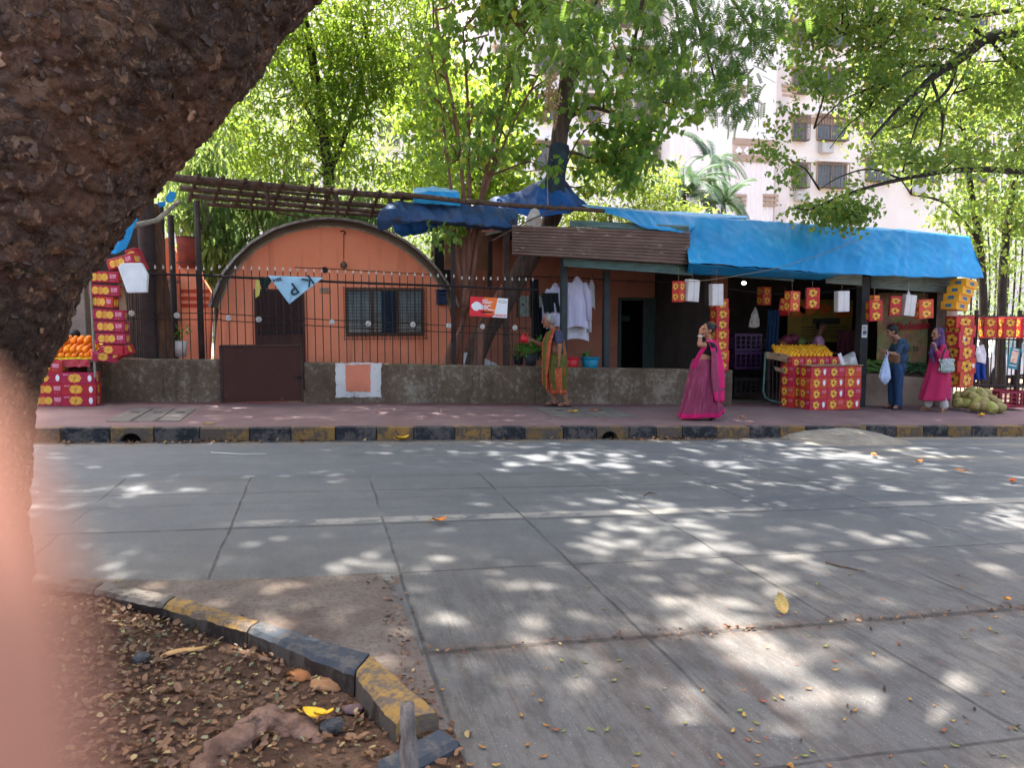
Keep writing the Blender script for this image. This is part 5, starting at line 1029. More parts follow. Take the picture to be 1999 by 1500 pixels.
# --- banners in the shop
c = P(1600, 640, WY + 2.6); x0, x1, z0, z1 = rect(1538, 585, 1664, 668, WY + 2.6); bn = thing('banner', 'dim yellow banner with dark bars across the back of the shop', 'banner', (c.x, WY + 2.6, z0)); mb = MB(); mb.box2((x0, WY + 2.6, z0), (x1, WY + 2.62, z1)); mb.build('banner_cloth', M('banner_yellow', S(150, 124, 54), S(118, 96, 40), 2.4, .7, .1), bn)  # banner yellow darkened: shade of the shop interior put into the colour
mb = MB(); x_ = lambda u: x0 + (x1 - x0) * u; z_ = lambda v: z0 + (z1 - z0) * v
mb.box2((x_(.38), WY + 2.59, z_(.42)), (x_(.80), WY + 2.598, z_(.56)))
for k in range(5): mb.box2((x_(.2), WY + 2.592, z_(.34 - .06 * k)), (x_(.9 - .05 * (k % 3)), WY + 2.598, z_(.36 - .06 * k)))
mb.build('printed_bars', M('banner_ink', S(60, 58, 50), None, 3), bn); mb = MB(); 
for u, v, r in ((.15, .72, .16), (.3, .8, .2), (.55, .78, .14), (.85, .75, .2)): mb.disc((x_(u), WY + 2.594, z_(v)), (1, 0, 0), (0, 0, 1), r * 1.2, r * .8, 16)
mb.build('printed_fruit', M('banner_fruit', S(216, 120, 40), S(180, 84, 40), 4, .6), bn)
YB2 = WY + .80; x0, x1, z0, z1 = rect(1712, 572, 1838, 722, YB2); bn = thing('banner', 'large brown shop banner with red lettering behind the standing customers', 'banner', ((x0 + x1) / 2, YB2, z0))
b = NB('banner_veg'); n1 = b.noise(2.2, detail=6); v1 = b.vor(5, out='Color'); x, y, z = b.xyz(); col = b.ramp(n1, (.3, S(120, 100, 70)), (.5, S(150, 124, 88)), (.7, S(106, 92, 52))); col = b.mix(.25, col, v1, 'OVERLAY'); b.done(col, .7)
mb = MB(); rows = [[(x0 + (x1 - x0) * i / 20, YB2 - .02 * math.sin(i * .8 + j * .5), z0 + (z1 - z0) * j / 10) for i in range(21)] for j in range(11)]; mb.grid(rows); o = mb.build('banner_cloth', MATS['banner_veg'], bn, True); solid(o, .004)
mb = MB(); text_to(mb, 'Wholesale', .235, Matrix.Translation(P(1776, 637, YB2 - .06)) @ Matrix.Rotation(R(-3), 4, 'Y') @ Matrix.Rotation(R(90), 4, 'X'), 0, .006); mb.build('banner_lettering', M('letter_red', S(176, 40, 50), S(150, 30, 44), 5, .6), bn); mb = MB(); text_to(mb, 'K 10', .15, Matrix.Translation(P(1782, 682, YB2 - .06)) @ Matrix.Rotation(R(90), 4, 'X'), 0, .002)
mb.build('printed_number', M('letter_green', S(40, 60, 44), None, 5, .6), bn)
# --- vegetable counter
CT = thing('vegetable_counter', 'wooden counter tray on the beige low wall holding piles of green vegetables', 'counter', P(1760, 735, WY + .3)); a, c = P(1690, 731, WY), P(1845, 739, WY); mb = MB()
mb.prism([(a.x, WY + .02, a.z + .0), (a.x, WY + .75, a.z + .22), (a.x, WY + .75, a.z + .16), (a.x, WY + .02, a.z - .02)], (c.x - a.x, 0, (c.z - a.z))); mb.build('tray', BARKW, CT)
VG = M('veg_green', S(104, 140, 50), S(60, 96, 34), 6, .6, .2, rnd=.2); VD = M('veg_dark', S(50, 84, 40), S(34, 60, 30), 6, .6, .2, rnd=.2)
vm = MB(); vm.tube([(-.09, 0, 0), (-.04, 0, .012), (.04, 0, .012), (.09, 0, 0)], [.008, .02, .02, .006], 8); vme = vm.mesh('vegetable', smooth=True); vme.materials.append(VG); vm2 = vme.copy(); vm2.materials.clear(); vm2.materials.append(VD)
for k in range(150):
    u = random.random(); px = 1694 + 148 * u; dk = u > .55; yy = WY + .08 + .6 * random.random(); q = a.lerp(c, u); place('vegetable', vm2 if dk else vme, ('dark green long vegetable in the right heap on the counter tray' if dk else 'light green long vegetable in the left heap on the counter tray'), 'vegetable', (q.x, yy, q.z + .03 + .3 * (yy - WY) + random.random() * .1 * math.sin(math.pi * min(1, (yy - WY) / .75))), (random.uniform(-.2, .2), random.uniform(-.3, .3), random.gauss(0, .5)), random.uniform(.8, 1.2), 'dark vegetables heaped on the counter' if dk else 'light green vegetables heaped on the counter')
# --- crates and dim things inside the shop
def crate(name, px, py, Y, d, mat, lab, rz=0, slots=5):
    c = P(px, py, Y); t = thing(name, lab, 'crate', c); t.rotation_euler = (0, 0, rz); w_, dp, h = d; O = Vector(LOC[t]); mb = MB(); th = .015
    for sx in (-1, 1):
        mb.box(O + Vector((0, sx * dp / 2, h * .93)), (w_ + .02, th, h * .14)); mb.box(O + Vector((sx * w_ / 2, 0, h * .93)), (th, dp - .02, h * .14)); mb.box(O + Vector((0, sx * dp / 2, h * .08)), (w_, th, h * .16)); mb.box(O + Vector((sx * w_ / 2, 0, h * .08)), (th, dp - .02, h * .16))
        for k in range(slots + 1): u = (k / slots - .5); mb.box(O + Vector((u * (w_ - .03), sx * dp / 2, h / 2)), (.03, th * .9, h * .7)); mb.box(O + Vector((sx * w_ / 2, u * (dp - .05), h / 2)), (th * .9, .03, h * .7))
        for zz in (.36, .62): mb.box(O + Vector((0, sx * dp / 2, h * zz)), (w_, th * .8, .018)); mb.box(O + Vector((sx * w_ / 2, 0, h * zz)), (th * .8, dp, .018))
    mb.box(O + Vector((0, 0, .012)), (w_ - .02, dp - .02, .012)); mb.build('crate_body', mat, t); return t
PUR = M('crate_purple', S(62, 26, 64), S(48, 20, 50), 4, .5); crate('crate', 1450, 720, WY + 1.2, (.6, .4, .35), PUR, 'purple plastic crate in the dim shop opening, lower one'); crate('crate', 1450, 685, WY + 1.2, (.6, .4, .35), PUR, 'purple plastic crate in the dim shop opening, upper one'); crate('crate', 1450, 770, WY + 1.2, (.6, .4, .35), STEEL, 'dark plastic crate on the dim shop floor under the purple ones')  # crate purple darkened to carry the shade inside the shop
crate('crate', 1962, 794, WY - .55, (.62, .42, .32), M('crate_maroon', S(130, 30, 50), S(104, 24, 42), 4, .5), 'maroon plastic crate on the pavement behind the coconuts', -.1)
crate('crate', 1530, 690, WY + 1.9, (.9, .5, .3), M('crate_wood', S(120, 96, 70), S(90, 70, 50), 5, .9), 'dim wooden crate behind the mango table'); 
tarp('plastic_bag', [[(1472, 603, WY + .7), (1475, 598, WY + .7), (1479, 604, WY + .7)], [(1464, 625, WY + .68), (1473, 624, WY + .62), (1482, 626, WY + .68)], [(1462, 638, WY + .7), (1473, 640, WY + .66), (1483, 637, WY + .7)]], None, M('bag_grey', (.5, .5, .5, 1)), 12, 14, .04, 5); tag(bpy.data.objects['plastic_bag.001'], 'pale plastic bag hanging in the dark shop opening', 'bag')
hang(1497, 1520, 605, 690, WY + 1.6, M('cloth_blue_dim', S(30, 60, 96), S(22, 44, 70), 4, .9), 'dim blue cloth hanging at the back of the shop opening'); hang(1636, 1672, 645, 690, WY + 1.4, M('cloth_maroon', S(70, 26, 30), S(50, 20, 24), 4, .9), 'dim maroon cloth hanging right of the shopkeeper')
c = P(1555, 672, WY + 1.3)
for k, (px, py, r, col) in enumerate([(1535, 664, .12, S(120, 50, 70)), (1548, 662, .13, S(110, 44, 66)), (1562, 668, .12, S(96, 110, 50)), (1528, 672, .1, S(150, 90, 50))]):
    mb = MB(); mb.ell(P(px, py, WY + 1.6), (r, r, r * .9), 14, 9); tag(mb.build('melon', M('melon%d' % k, col, None, 4, .5), smooth=True), ['dim purple fruit at the back left of the mango table', 'second dim purple fruit behind the mango table', 'dull green fruit behind the mango table', 'brownish fruit at the far left behind the mango table'][k], 'fruit')
# --- green coconuts
COC = M('coconut_green', S(132, 134, 66), S(98, 104, 46), 3, .6, .3, c3=S(160, 140, 84), rnd=.18)
mb = MB(); mb.tube([(0, 0, .12 * math.cos(t) * (1.06 if t < 1.5 else 1)) for t in [math.pi * k / 10 for k in range(11)]], [max(.004, .098 * math.sin(math.pi * k / 10) ** .8 * (1 - .06 * math.cos(math.pi * k / 10))) for k in range(11)], 12); 
for i, v in enumerate(mb.v): g = math.atan2(v[1], v[0]); s = 1 + .04 * math.cos(3 * g); mb.v[i] = (v[0] * s, v[1] * s, v[2])
cme = mb.mesh('coconut', smooth=True); cme.materials.append(COC)
stem = MB(); stem.cyl((0, 0, .115), (0, 0, .135), .035, .02, 8); stem = stem.mesh('stem_cap'); stem.materials.append(M('coconut_cap', S(128, 104, 70), S(90, 74, 50), 9, .9))
for k, (px, py, Y) in enumerate([(1872, 787, 12.1), (1890, 786, 12.0), (1903, 794, 11.75), (1921, 794, 11.7), (1936, 796, 11.6), (1952, 797, 11.7), (1885, 772, 12.2), (1900, 776, 11.95), (1917, 776, 11.95), (1936, 780, 11.9), (1918, 786, 11.8), (1893, 765, 12.25), (1912, 767, 12.25), (1870, 775, 12.3), (1945, 789, 11.95), (1908, 785, 11.85), (1926, 767, 12.3)]):
    p = P(px, py, Y); p.z = max(p.z, pz(p.x) + .09); o = place('coconut', cme, 'green-brown coconut in the heap on the pavement before the maroon crate', 'coconut', p, (random.uniform(.6, 2.4), random.uniform(-.8, .8), random.uniform(0, 6)), random.uniform(.9, 1.1), 'heap of green coconuts'); s = bpy.data.objects.new('stem_cap', stem); COL.objects.link(s); s.parent = o
# --- iron fence on the right with hung boxes, poster, cloth
GY = WY + .35; fr = thing('iron_fence', 'dark iron bar fence right of the shop with boxes and a poster hung on it', 'fence', P(1940, 775, GY)); mb = MB()
for k in range(26): px = 1874 + k * 8.2; a, c = P(px, 614, GY), P(px, 780, GY); mb.cyl((a.x, GY, pz(a.x)), (a.x, GY, a.z), .012, n=6)
mb.build('bars', STEEL, fr)
for y_ in (617, 661, 752): mb = MB(); mb.tube([P(1868, y_, GY - .02), P(2090, y_ + 4, GY - .02)], .022, 6); mb.build('rail', STEEL, fr)
for px in (1905, 1990, 2075): mb = MB(); a = P(px, 606, GY); mb.box2((a.x - .03, GY - .05, pz(a.x)), (a.x + .03, GY + .01, a.z)); mb.build('fence_post', STEEL, fr)
hb3 = box_mesh('flower', .25, .24, .42, BXB)
for k, (px, py) in enumerate([(1927, 660), (1965, 660), (1998, 660), (2035, 662)]): hung(px, py, hb3, -.35, 0, ['red box hanging on the iron fence, nearest the shop', 'red box hanging on the iron fence above the coconuts', 'red box cut by the picture edge on the iron fence', 'red box hanging on the iron fence beyond the picture edge'][k], Y=GY - .3, grp='boxes hung on the iron fence', top=615)
c = P(1979, 700, GY - .2); ps = thing('poster', 'tilted teal poster with a pale picture hung on the iron fence', 'poster', c); Rr = Matrix.Rotation(R(10), 3, 'Y'); mb = MB(); mb.box(c, (.27, .012, .44), Rr); mb.build('poster_board', M('poster_teal', S(40, 130, 144), S(30, 110, 124), 3, .5), ps); mb = MB(); mb.box(c + Rr @ Vector((0, -.008, .03)), (.17, .003, .24), Rr); mb.build('poster_picture', M('poster_pic', S(230, 214, 190), S(190, 130, 110), 9, .6), ps); mb = MB(); mb.box(c + Rr @ Vector((0, -.008, .185)), (.15, .003, .03), Rr); mb.box(c + Rr @ Vector((0, -.008, -.15)), (.19, .003, .02), Rr); mb.build('poster_lines', PW_, ps)
hang(1888, 1926, 694, 742, GY - .15, M('cloth_blue', S(30, 66, 150), S(24, 50, 110), 4, .9), 'blue cloth hung on the iron fence behind the coconuts'); tarp('plastic_bag', [[(1908, 676, GY - .2), (1922, 672, GY - .2)], [(1904, 690, GY - .24), (1928, 692, GY - .24)], [(1908, 708, GY - .2), (1926, 710, GY - .2)]], None, M('bag_white', S(226, 224, 224), S(196, 194, 196), 5, .6, .3), 12, 14, .05, 5); tag(bpy.data.objects['plastic_bag.002'], 'white plastic bag on the iron fence below the hung red boxes', 'bag')
hang(1895, 1906, 660, 700, GY - .12, BLK_, 'black rag tied on the iron fence near the shop')
# car behind the fence
def car(px, py, Y, rz, col, lab):
    c = P(px, py, Y); c.z = pz(c.x) - .01; t = thing('parked_car', lab, 'car', c); t.rotation_euler = (0, 0, rz); O = LOC[t]
    prof = [(-1.9, .35), (-1.95, .7), (-1.8, .85), (-1.5, .95), (-1.1, 1.42), (.5, 1.45), (1.05, 1.0), (1.75, .86), (1.9, .6), (1.85, .32)]; mb = MB(); rows = []
    for k, (yy, sc) in enumerate(((-.8, .96), (-.76, 1), (.76, 1), (.8, .96))): rows.append([O + Vector((x, yy * (1 if z < 1 else .86), z * (sc if z > 1 else 1))) for x, z in prof])
    mb.grid(rows); mb.add(rows[0], [tuple(range(len(prof)))]); mb.add(rows[-1], [tuple(range(len(prof)))]); o = mb.build('body', M('car_' + lab[:5].strip(), col, None, 1, .25, spec=.6), t, False); bevel(o, .05, 3)
    for s in (-1, 1): mb = MB(); mb.prism([O + Vector((x, s * .80 if z < 1.1 else s * .705, z)) for x, z in ((-1.35, .98), (-1.02, 1.34), (.42, 1.36), (.88, 1.0))], (0, s * .02, 0)); mb.build('side_window', GLS, t)
    mb = MB(); mb.prism([O + Vector((x, y, z)) for x, y, z in ((.55, -.6, 1.42), (.55, .6, 1.42), (1.06, .66, 1.03), (1.06, -.66, 1.03))], (.03, 0, .02)); mb.build('windscreen', GLS, t)
    for x in (-1.2, 1.2):
        for s in (-1, 1):
            mb = MB(); mb.cyl(O + Vector((x, s * .62, .31)), O + Vector((x, s * .83, .31)), .31, n=20); wv = mb.build('wheel', M('tyre', (.02, .02, .02, 1), rough=.9), t); mb = MB(); mb.cyl(O + Vector((x, s * .825, .31)), O + Vector((x, s * .845, .31)), .18, n=14); mb.build('rim', M('rim_steel', (.4, .4, .42, 1), metal=.8, rough=.3), wv)
    for s in (-1, 1): mb = MB(); mb.ell(O + Vector((1.86, s * .55, .68)), (.06, .18, .09)); mb.build('headlight', M('headlight', (.8, .8, .8, 1), rough=.1), t); mb = MB(); mb.ell(O + Vector((-1.9, s * .6, .75)), (.05, .12, .12)); mb.build('tail_light', M('tail_light', (.4, .02, .02, 1), rough=.2), t)
car(1925, 740, 19.5, R(20), S(222, 224, 228), 'white car parked behind the iron fence at the right'); car(2010, 740, 23, R(-10), S(90, 110, 150), 'blue car parked farther back behind the iron fence')
# ================================================================ people
def blob(parts, voxel=.008, smooth=4, name='body'):
    mb = MB()
    for q in parts:
        if q[0] == 'c':
            _, p0, r0, p1, r1 = q; p0, p1 = Vector(p0), Vector(p1); d = p1 - p0
            if d.length < 1e-5: continue
            u = d.normalized(); pts = [p0 - u * r0 * .98, p0 - u * r0 * .8, p0 - u * r0 * .4, p0, p1, p1 + u * r1 * .4, p1 + u * r1 * .8, p1 + u * r1 * .98]; rr = [r0 * .2, r0 * .6, r0 * .917, r0, r1, r1 * .917, r1 * .6, r1 * .2]; mb.tube(pts, rr, 12)
        else: mb.ell(q[1], q[2], 16, 10, q[3] if len(q) > 3 else None)
    me = mb.mesh(name); o = bpy.data.objects.new('tmp', me); COL.objects.link(o)
    md = o.modifiers.new('r', 'REMESH'); md.mode = 'VOXEL'; md.voxel_size = voxel; md.adaptivity = 0
    sm = o.modifiers.new('s', 'SMOOTH'); sm.iterations = smooth; sm.factor = .5
    dg = bpy.context.evaluated_depsgraph_get(); out = bpy.data.meshes.new_from_object(o.evaluated_get(dg)); bpy.data.objects.remove(o); bpy.data.meshes.remove(me)
    out.polygons.foreach_set('use_smooth', [True] * len(out.polygons)); out.name = name; out.materials.clear(); return out
def shift(me, o):
    me.transform(Matrix.Translation(-Vector(o))); return me
def wearing(name, parts, mat, t, voxel=.011, smooth=4, thick=0):
    me = shift(blob(parts, voxel, smooth, name), LOC[t]); o = link(name, me, mat, t, LOC[t]); return o
def basis(F, U=Vector((0, 0, 1))):
    F = Vector(F).normalized(); Rt = F.cross(U).normalized(); U = Rt.cross(F).normalized(); return F, Rt, U
def rotm(Rt, F, U): return Matrix((Rt, F, U)).transposed()
def head_parts(c, F, U, s=1.0):
    F, Rt, U = basis(F, U); m = rotm(Rt, F, U); q = lambda a, b_, d: c + (Rt * a + F * b_ + U * d) * s
    P_ = [('e', q(0, -.008, .022), (.073 * s, .092 * s, .098 * s), m), ('e', q(0, .022, -.045), (.055 * s, .062 * s, .062 * s), m), ('c', q(0, .086, .012), .010 * s, q(0, .106, -.022), .014 * s), ('e', q(0, .082, -.056), (.026 * s, .012 * s, .010 * s), m), ('e', q(0, .068, -.09), (.026 * s, .02 * s, .018 * s), m), ('e', q(0, .072, .032), (.05 * s, .018 * s, .014 * s), m)]
    for k in (-1, 1): P_ += [('e', q(k * .072, -.008, -.01), (.012 * s, .022 * s, .032 * s), m), ('e', q(k * .042, .058, -.025), (.022 * s, .022 * s, .022 * s), m)]
    return P_, [q(k * .03, .084, .006) for k in (-1, 1)], q(0, .09, -.056), [q(k * .03, .088, .026) for k in (-1, 1)]
def hand_parts(wr, d, nrm, curl=.5, s=1.0):
    d = Vector(d).normalized(); nrm = Vector(nrm); nrm = (nrm - d * nrm.dot(d)).normalized(); ac = d.cross(nrm); m = rotm(ac, d, nrm); P_ = [('e', wr + d * .045 * s, (.036 * s, .052 * s, .017 * s), m)]
    for k, ln in enumerate((.066, .078, .074, .056)):
        b_ = wr + (d * (.082 - .004 * abs(k - 1.3)) + ac * (-.027 + .018 * k)) * s; a1 = curl * (.5 + .1 * k); v1 = d * math.cos(a1) + nrm * math.sin(a1); a2 = a1 + curl * 1.0; v2 = d * math.cos(a2) + nrm * math.sin(a2)
        k1 = b_ + v1 * ln * .55 * s; P_ += [('c', b_, .0095 * s, k1, .009 * s), ('c', k1, .009 * s, k1 + v2 * ln * .5 * s, .0075 * s)]
    t0 = wr + (d * .025 - ac * .028) * s; t1 = t0 + (d * .035 - ac * .03 + nrm * .012) * s; P_ += [('c', t0, .013 * s, t1, .011 * s), ('c', t1, .011 * s, t1 + (d * .03 + nrm * .02) * s, .009 * s)]
    return P_
def limb(a, b_, c, r): return [('c', a, r[0], b_, r[1]), ('c', b_, r[1], c, r[2])]
SKINS = {}
def skin(n, c): return M('skin_' + n, c, tuple(x * .86 for x in c[:3]) + (1,), 9, .55, .05)
EYE = M('eye_dark', (.02, .015, .012, 1), rough=.3); LIPM = M('lip', S(120, 62, 56), None, 9, .5)
HAIRB = M('hair_black', S(12, 11, 11), S(20, 18, 18), 30, .5, .5, stretch=(1, 1, .2)); HAIRG = M('hair_grey', S(150, 148, 146), S(110, 108, 106), 30, .6, .5, stretch=(1, 1, .2))
def make_body(t, parts, eyes, lips, brows, sk, voxel=.0075, hairline=None):
    me = blob(parts, voxel, 3, 'body'); n = len(me.polygons); cs = np.zeros(n * 3, np.float32); me.polygons.foreach_get('center', cs); cs = cs.reshape(-1, 3); mi = np.zeros(n, np.int32)
    for e in eyes: d = cs - np.array(e); mi[(np.abs(d[:, 2]) < .007) & (np.linalg.norm(d, axis=1) < .02)] = 1
    for e in brows: d = cs - np.array(e); mi[(np.abs(d[:, 2]) < .005) & (np.linalg.norm(d, axis=1) < .024)] = 1
    d = cs - np.array(lips); mi[(np.abs(d[:, 2]) < .011) & (np.linalg.norm(d, axis=1) < .028)] = 2
    for m_ in (sk, EYE, LIPM): me.materials.append(m_)
    me.polygons.foreach_set('material_index', mi); shift(me, LOC[t]); o = bpy.data.objects.new('body', me); COL.objects.link(o); o.parent = t; LOC[o] = LOC[t]; return o
def loft(name, rings, mats, t, folds=9, amp=.02, n=64, mfun=None, phase=0.0, sharp=1.0, closed=True):
    """rings: (centre, rx, ry, fold amount)"""
    mb = MB(); rows = []
    for j, (c, rx, ry, fa) in enumerate(rings):
        row = []
        for k in range(n):
            g = 2 * math.pi * k / n; f = math.sin(g * folds + phase + j * .12 + 1.3 * math.sin(g * 2 + j * .05)); f = (abs(f) ** sharp) * (1 if f > 0 else -1); s = 1 + amp * fa * f / max(.08, (rx + ry) / 2)
            row.append(Vector(c) + Vector((rx * s * math.cos(g), ry * s * math.sin(g), .006 * fa * math.sin(3 * g))))
        rows.append(row)
    mb.grid(rows, 0, True)
    if mfun:
        for i in range(len(mb.f)): mb.m[i] = mfun(i // n, (i % n) / n)
    o = mb.build(name, mats, t, True); solid(o, .006); return o
def interp(rings, k=4):
    out = []
    for a, b_ in zip(rings[:-1], rings[1:]):
        for i in range(k): t_ = i / k; out.append((Vector(a[0]).lerp(Vector(b_[0]), t_), a[1] + (b_[1] - a[1]) * t_, a[2] + (b_[2] - a[2]) * t_, a[3] + (b_[3] - a[3]) * t_))
    return out + [rings[-1]]
def ring_px(xl, xr, y, Y, ry, f): a, c = P(xl, y, Y), P(xr, y, Y); return ((a + c) / 2, abs(c.x - a.x) / 2, ry, f)
def cloth(name, rows, mat, t, nu=16, nv=24, amp=.02, mats=None, mfun=None, fr=3):
    C = [[P(*q) for q in r] for r in rows]; mb = MB(); out = []
    for j in range(nv + 1):
        v = j / nv * (len(C) - 1); a = min(int(v), len(C) - 2); fv = v - a; row = []
        for i in range(nu + 1):
            u = i / nu * (len(C[0]) - 1); k = min(int(u), len(C[0]) - 2); fu = u - k; p = C[a][k].lerp(C[a][k + 1], fu).lerp(C[a + 1][k].lerp(C[a + 1][k + 1], fu), fv)
            row.append(p + Vector((0, amp * math.sin(i / nu * fr * 6.28 + j * .08), 0)))
        out.append(row)
    mb.grid(out)
    if mfun:
        for i in range(len(mb.f)): mb.m[i] = mfun((i // nu) / nv, (i % nu) / nu)
    o = mb.build(name, mats or mat, t, True); solid(o, .006); return o
def foot_parts(an, toe, s=1.0):
    d = (toe - an); d.z = 0; d.normalize(); z = toe.z; return [('c', an, .036 * s, Vector((an.x, an.y, z + .05)) - d * .02, .036 * s), ('c', Vector((an.x, an.y, z + .035)) - d * .03, .034 * s, Vector((an.x, an.y, z + .028)) + d * .10, .032 * s), ('c', Vector((an.x, an.y, z + .028)) + d * .09, .036 * s, Vector((an.x, an.y, z + .02)) + d * .145, .02 * s)]
def sandal(t, an, toe, mat, lift=0.0, nm='sandal'):
    d = (toe - an); d.z = 0; d.normalize(); sd_ = Vector((-d.y, d.x, 0)); z = toe.z; b0 = Vector((an.x, an.y, z)); mb = MB(); pts = []
    for a, w_ in ((-.075, .03), (-.06, .04), (0, .036), (.08, .046), (.14, .045), (.18, .03), (.19, .0)): pts.append((a, w_))
    out = [b0 + d * a + sd_ * w_ for a, w_ in pts] + [b0 + d * a - sd_ * w_ for a, w_ in pts[::-1][1:]]
    mb.prism(out, (0, 0, -.02)); mb.tube([b0 + d * .14 + Vector((0, 0, .03)), b0 + d * .07 + sd_ * .04 + Vector((0, 0, .045)), b0 + d * .03 + sd_ * .045], .009, 6); mb.tube([b0 + d * .14 + Vector((0, 0, .03)), b0 + d * .07 - sd_ * .04 + Vector((0, 0, .045)), b0 + d * .03 - sd_ * .045], .009, 6); return mb.build(nm, mat, t)
LEA = M('sandal_dark', S(54, 40, 40), S(36, 28, 28), 9, .6); LEB = M('sandal_tan', S(150, 116, 84), S(120, 92, 66), 9, .6)
def floor_at(v, h): v = v.copy(); v.z = pz(v.x) + h; return v

# ---- grey-haired woman watering plants
Y0 = 12.5; q = lambda px, py, dy=0.0: P(px, py, Y0 + dy); sk = skin('tan_old', S(146, 96, 72))
t = thing('person', 'grey-haired woman in olive and orange sari holding a red mug to a plant', 'person', floor_at(q(1085, 797), 0)); W_ = Vector((-1, 0, 0)); F = Vector((-1, .12, -.06))
hd = q(1070, 627); hp, ey, lp, br = head_parts(hd, F, Vector((-.12, 0, 1)))
s1, e1, w1 = q(1089, 650, -.15), q(1093, 678, -.2), q(1091, 702, -.2); s2, e2, w2 = q(1078, 651, .16), q(1058, 674, .2), q(1036, 664, .12)
h1, k1, a1 = q(1088, 718, -.09), q(1096, 755, -.1), q(1106, 787, -.1); h2, k2, a2 = q(1084, 718, .09), q(1079, 756, .09), q(1083, 787, .09)
to1, to2 = floor_at(a1 + Vector((-.15, -.03, 0)), .022), floor_at(a2 + Vector((-.15, 0, 0)), .022); a1.z = to1.z + .075; a2.z = to2.z + .075
mT = rotm(Vector((0, 1, 0)), Vector((-1, 0, 0)), Vector((0, 0, 1)))
torso = [('e', q(1085, 662), (.155, .115, .17), mT), ('e', q(1083, 684), (.145, .115, .13), mT), ('e', q(1086, 706), (.16, .135, .13), mT), ('c', q(1079, 643), .05, q(1073, 634), .045)]
body = torso + hp + limb(s1, e1, w1, (.05, .04, .026)) + limb(s2, e2, w2, (.05, .04, .026)) + limb(h1, k1, a1, (.08, .055, .034)) + limb(h2, k2, a2, (.08, .055, .034)) + foot_parts(a1, to1) + foot_parts(a2, to2) + hand_parts(w1, (.02, -.05, -1), (-1, 0, 0), .5) + hand_parts(w2, (-1, -.1, .1), (0, -1, 0), 1.25)
make_body(t, body, ey, lp, br, sk)
mh = rotm(*[basis(F)[i] for i in (1, 0, 2)]); Fh, Rh, Uh = basis(F, Vector((-.12, 0, 1)))
wearing('hair', [('e', hd - Fh * .022 + Uh * .032, (.082, .094, .098), mh), ('e', hd - Fh * .10 - Uh * .03, (.05, .04, .045), mh)], HAIRG, t, .008)
PURB = M('blouse_slate', S(74, 70, 92), S(58, 54, 74), 8, .85, .1)
wearing('blouse', [('e', q(1086, 661), (.165, .125, .165), mT), ('c', s1, .062, s1.lerp(e1, .62), .06), ('c', s2, .062, s2.lerp(e2, .6), .058)], PURB, t)
b = NB('sari_olive'); n1 = b.noise(14, detail=4); v = b.vor(26); col = b.ramp(n1, (.35, S(74, 78, 30)), (.65, S(98, 92, 40))); col = b.mix(b.step(v, .16, .1), col, S(176, 86, 50)); b.done(col, .85)
b = NB('sari_orange'); n1 = b.noise(9, (1, 1, 2.5), 5); v = b.vor(18); col = b.ramp(n1, (.35, S(184, 92, 52)), (.65, S(150, 64, 42))); col = b.mix(b.step(v, .25, .12), col, S(226, 150, 110)); b.done(col, .85)
OL, OR = MATS['sari_olive'], MATS['sari_orange']
def mf(j, u): return 1 if (j >= 17 or .50 < u < .62 or (.68 < u < .78 and j > 6)) else 0
loft('sari_skirt', interp([ring_px(1067, 1103, 690, Y0, .16, .2), ring_px(1063, 1107, 706, Y0, .20, .5), ring_px(1063, 1106, 722, Y0, .21, .8), ring_px(1065, 1104, 742, Y0, .21, 1), ring_px(1069, 1104, 757, Y0, .20, 1), ring_px(1073, 1103, 768, Y0, .19, 1)], 4), [OL, OR], t, 8, .022, 64, mf)
cloth('sari_pallu', [[(1066, 650, Y0 - .02), (1074, 645, Y0 - .13), (1084, 642, Y0 - .15)], [(1059, 668, Y0 - .02), (1066, 668, Y0 - .15), (1077, 668, Y0 - .17)], [(1058, 695, Y0 - .04), (1063, 696, Y0 - .2), (1074, 698, Y0 - .21)], [(1058, 725, Y0 - .06), (1062, 728, Y0 - .23), (1069, 732, Y0 - .23)], [(1059, 752, Y0 - .08), (1063, 758, Y0 - .22), (1068, 764, Y0 - .22)]], None, t, 16, 30, .012, [OL, OR], lambda v, u: 1 if u > .62 or u < .08 else 0)
cloth('sari_back_edge', [[(1084, 642, Y0 - .14), (1092, 641, Y0 + .02)], [(1098, 665, Y0 - .1), (1102, 666, Y0 + .05)], [(1101, 692, Y0 - .14), (1106, 692, Y0 + .05)], [(1102, 722, Y0 - .18), (1107, 722, Y0 + .0)], [(1100, 742, Y0 - .16), (1105, 744, Y0 + .0)]], None, t, 8, 24, .012, [OR, OL], lambda v, u: 1 if .3 < u < .6 else 0)
for wv, dv in ((w1, Vector((.02, -.02, 1))), (w2, Vector((1, 0, -.2)))):
    mb = MB(); dv.normalize(); a_, b_ = frame(dv)
    for k in range(3): c = wv + dv * (.012 + .014 * k); mb.tube([c + a_ * .034 * math.cos(g) + b_ * .034 * math.sin(g) for g in [i * math.pi / 8 for i in range(17)]], .005, 5)
    mb.build('bangles', M('bangle_gold', S(190, 150, 90), S(150, 60, 50), 40, .3, metal=.5), t)
sandal(t, a1, to1, LEA); sandal(t, a2, to2, LEA)
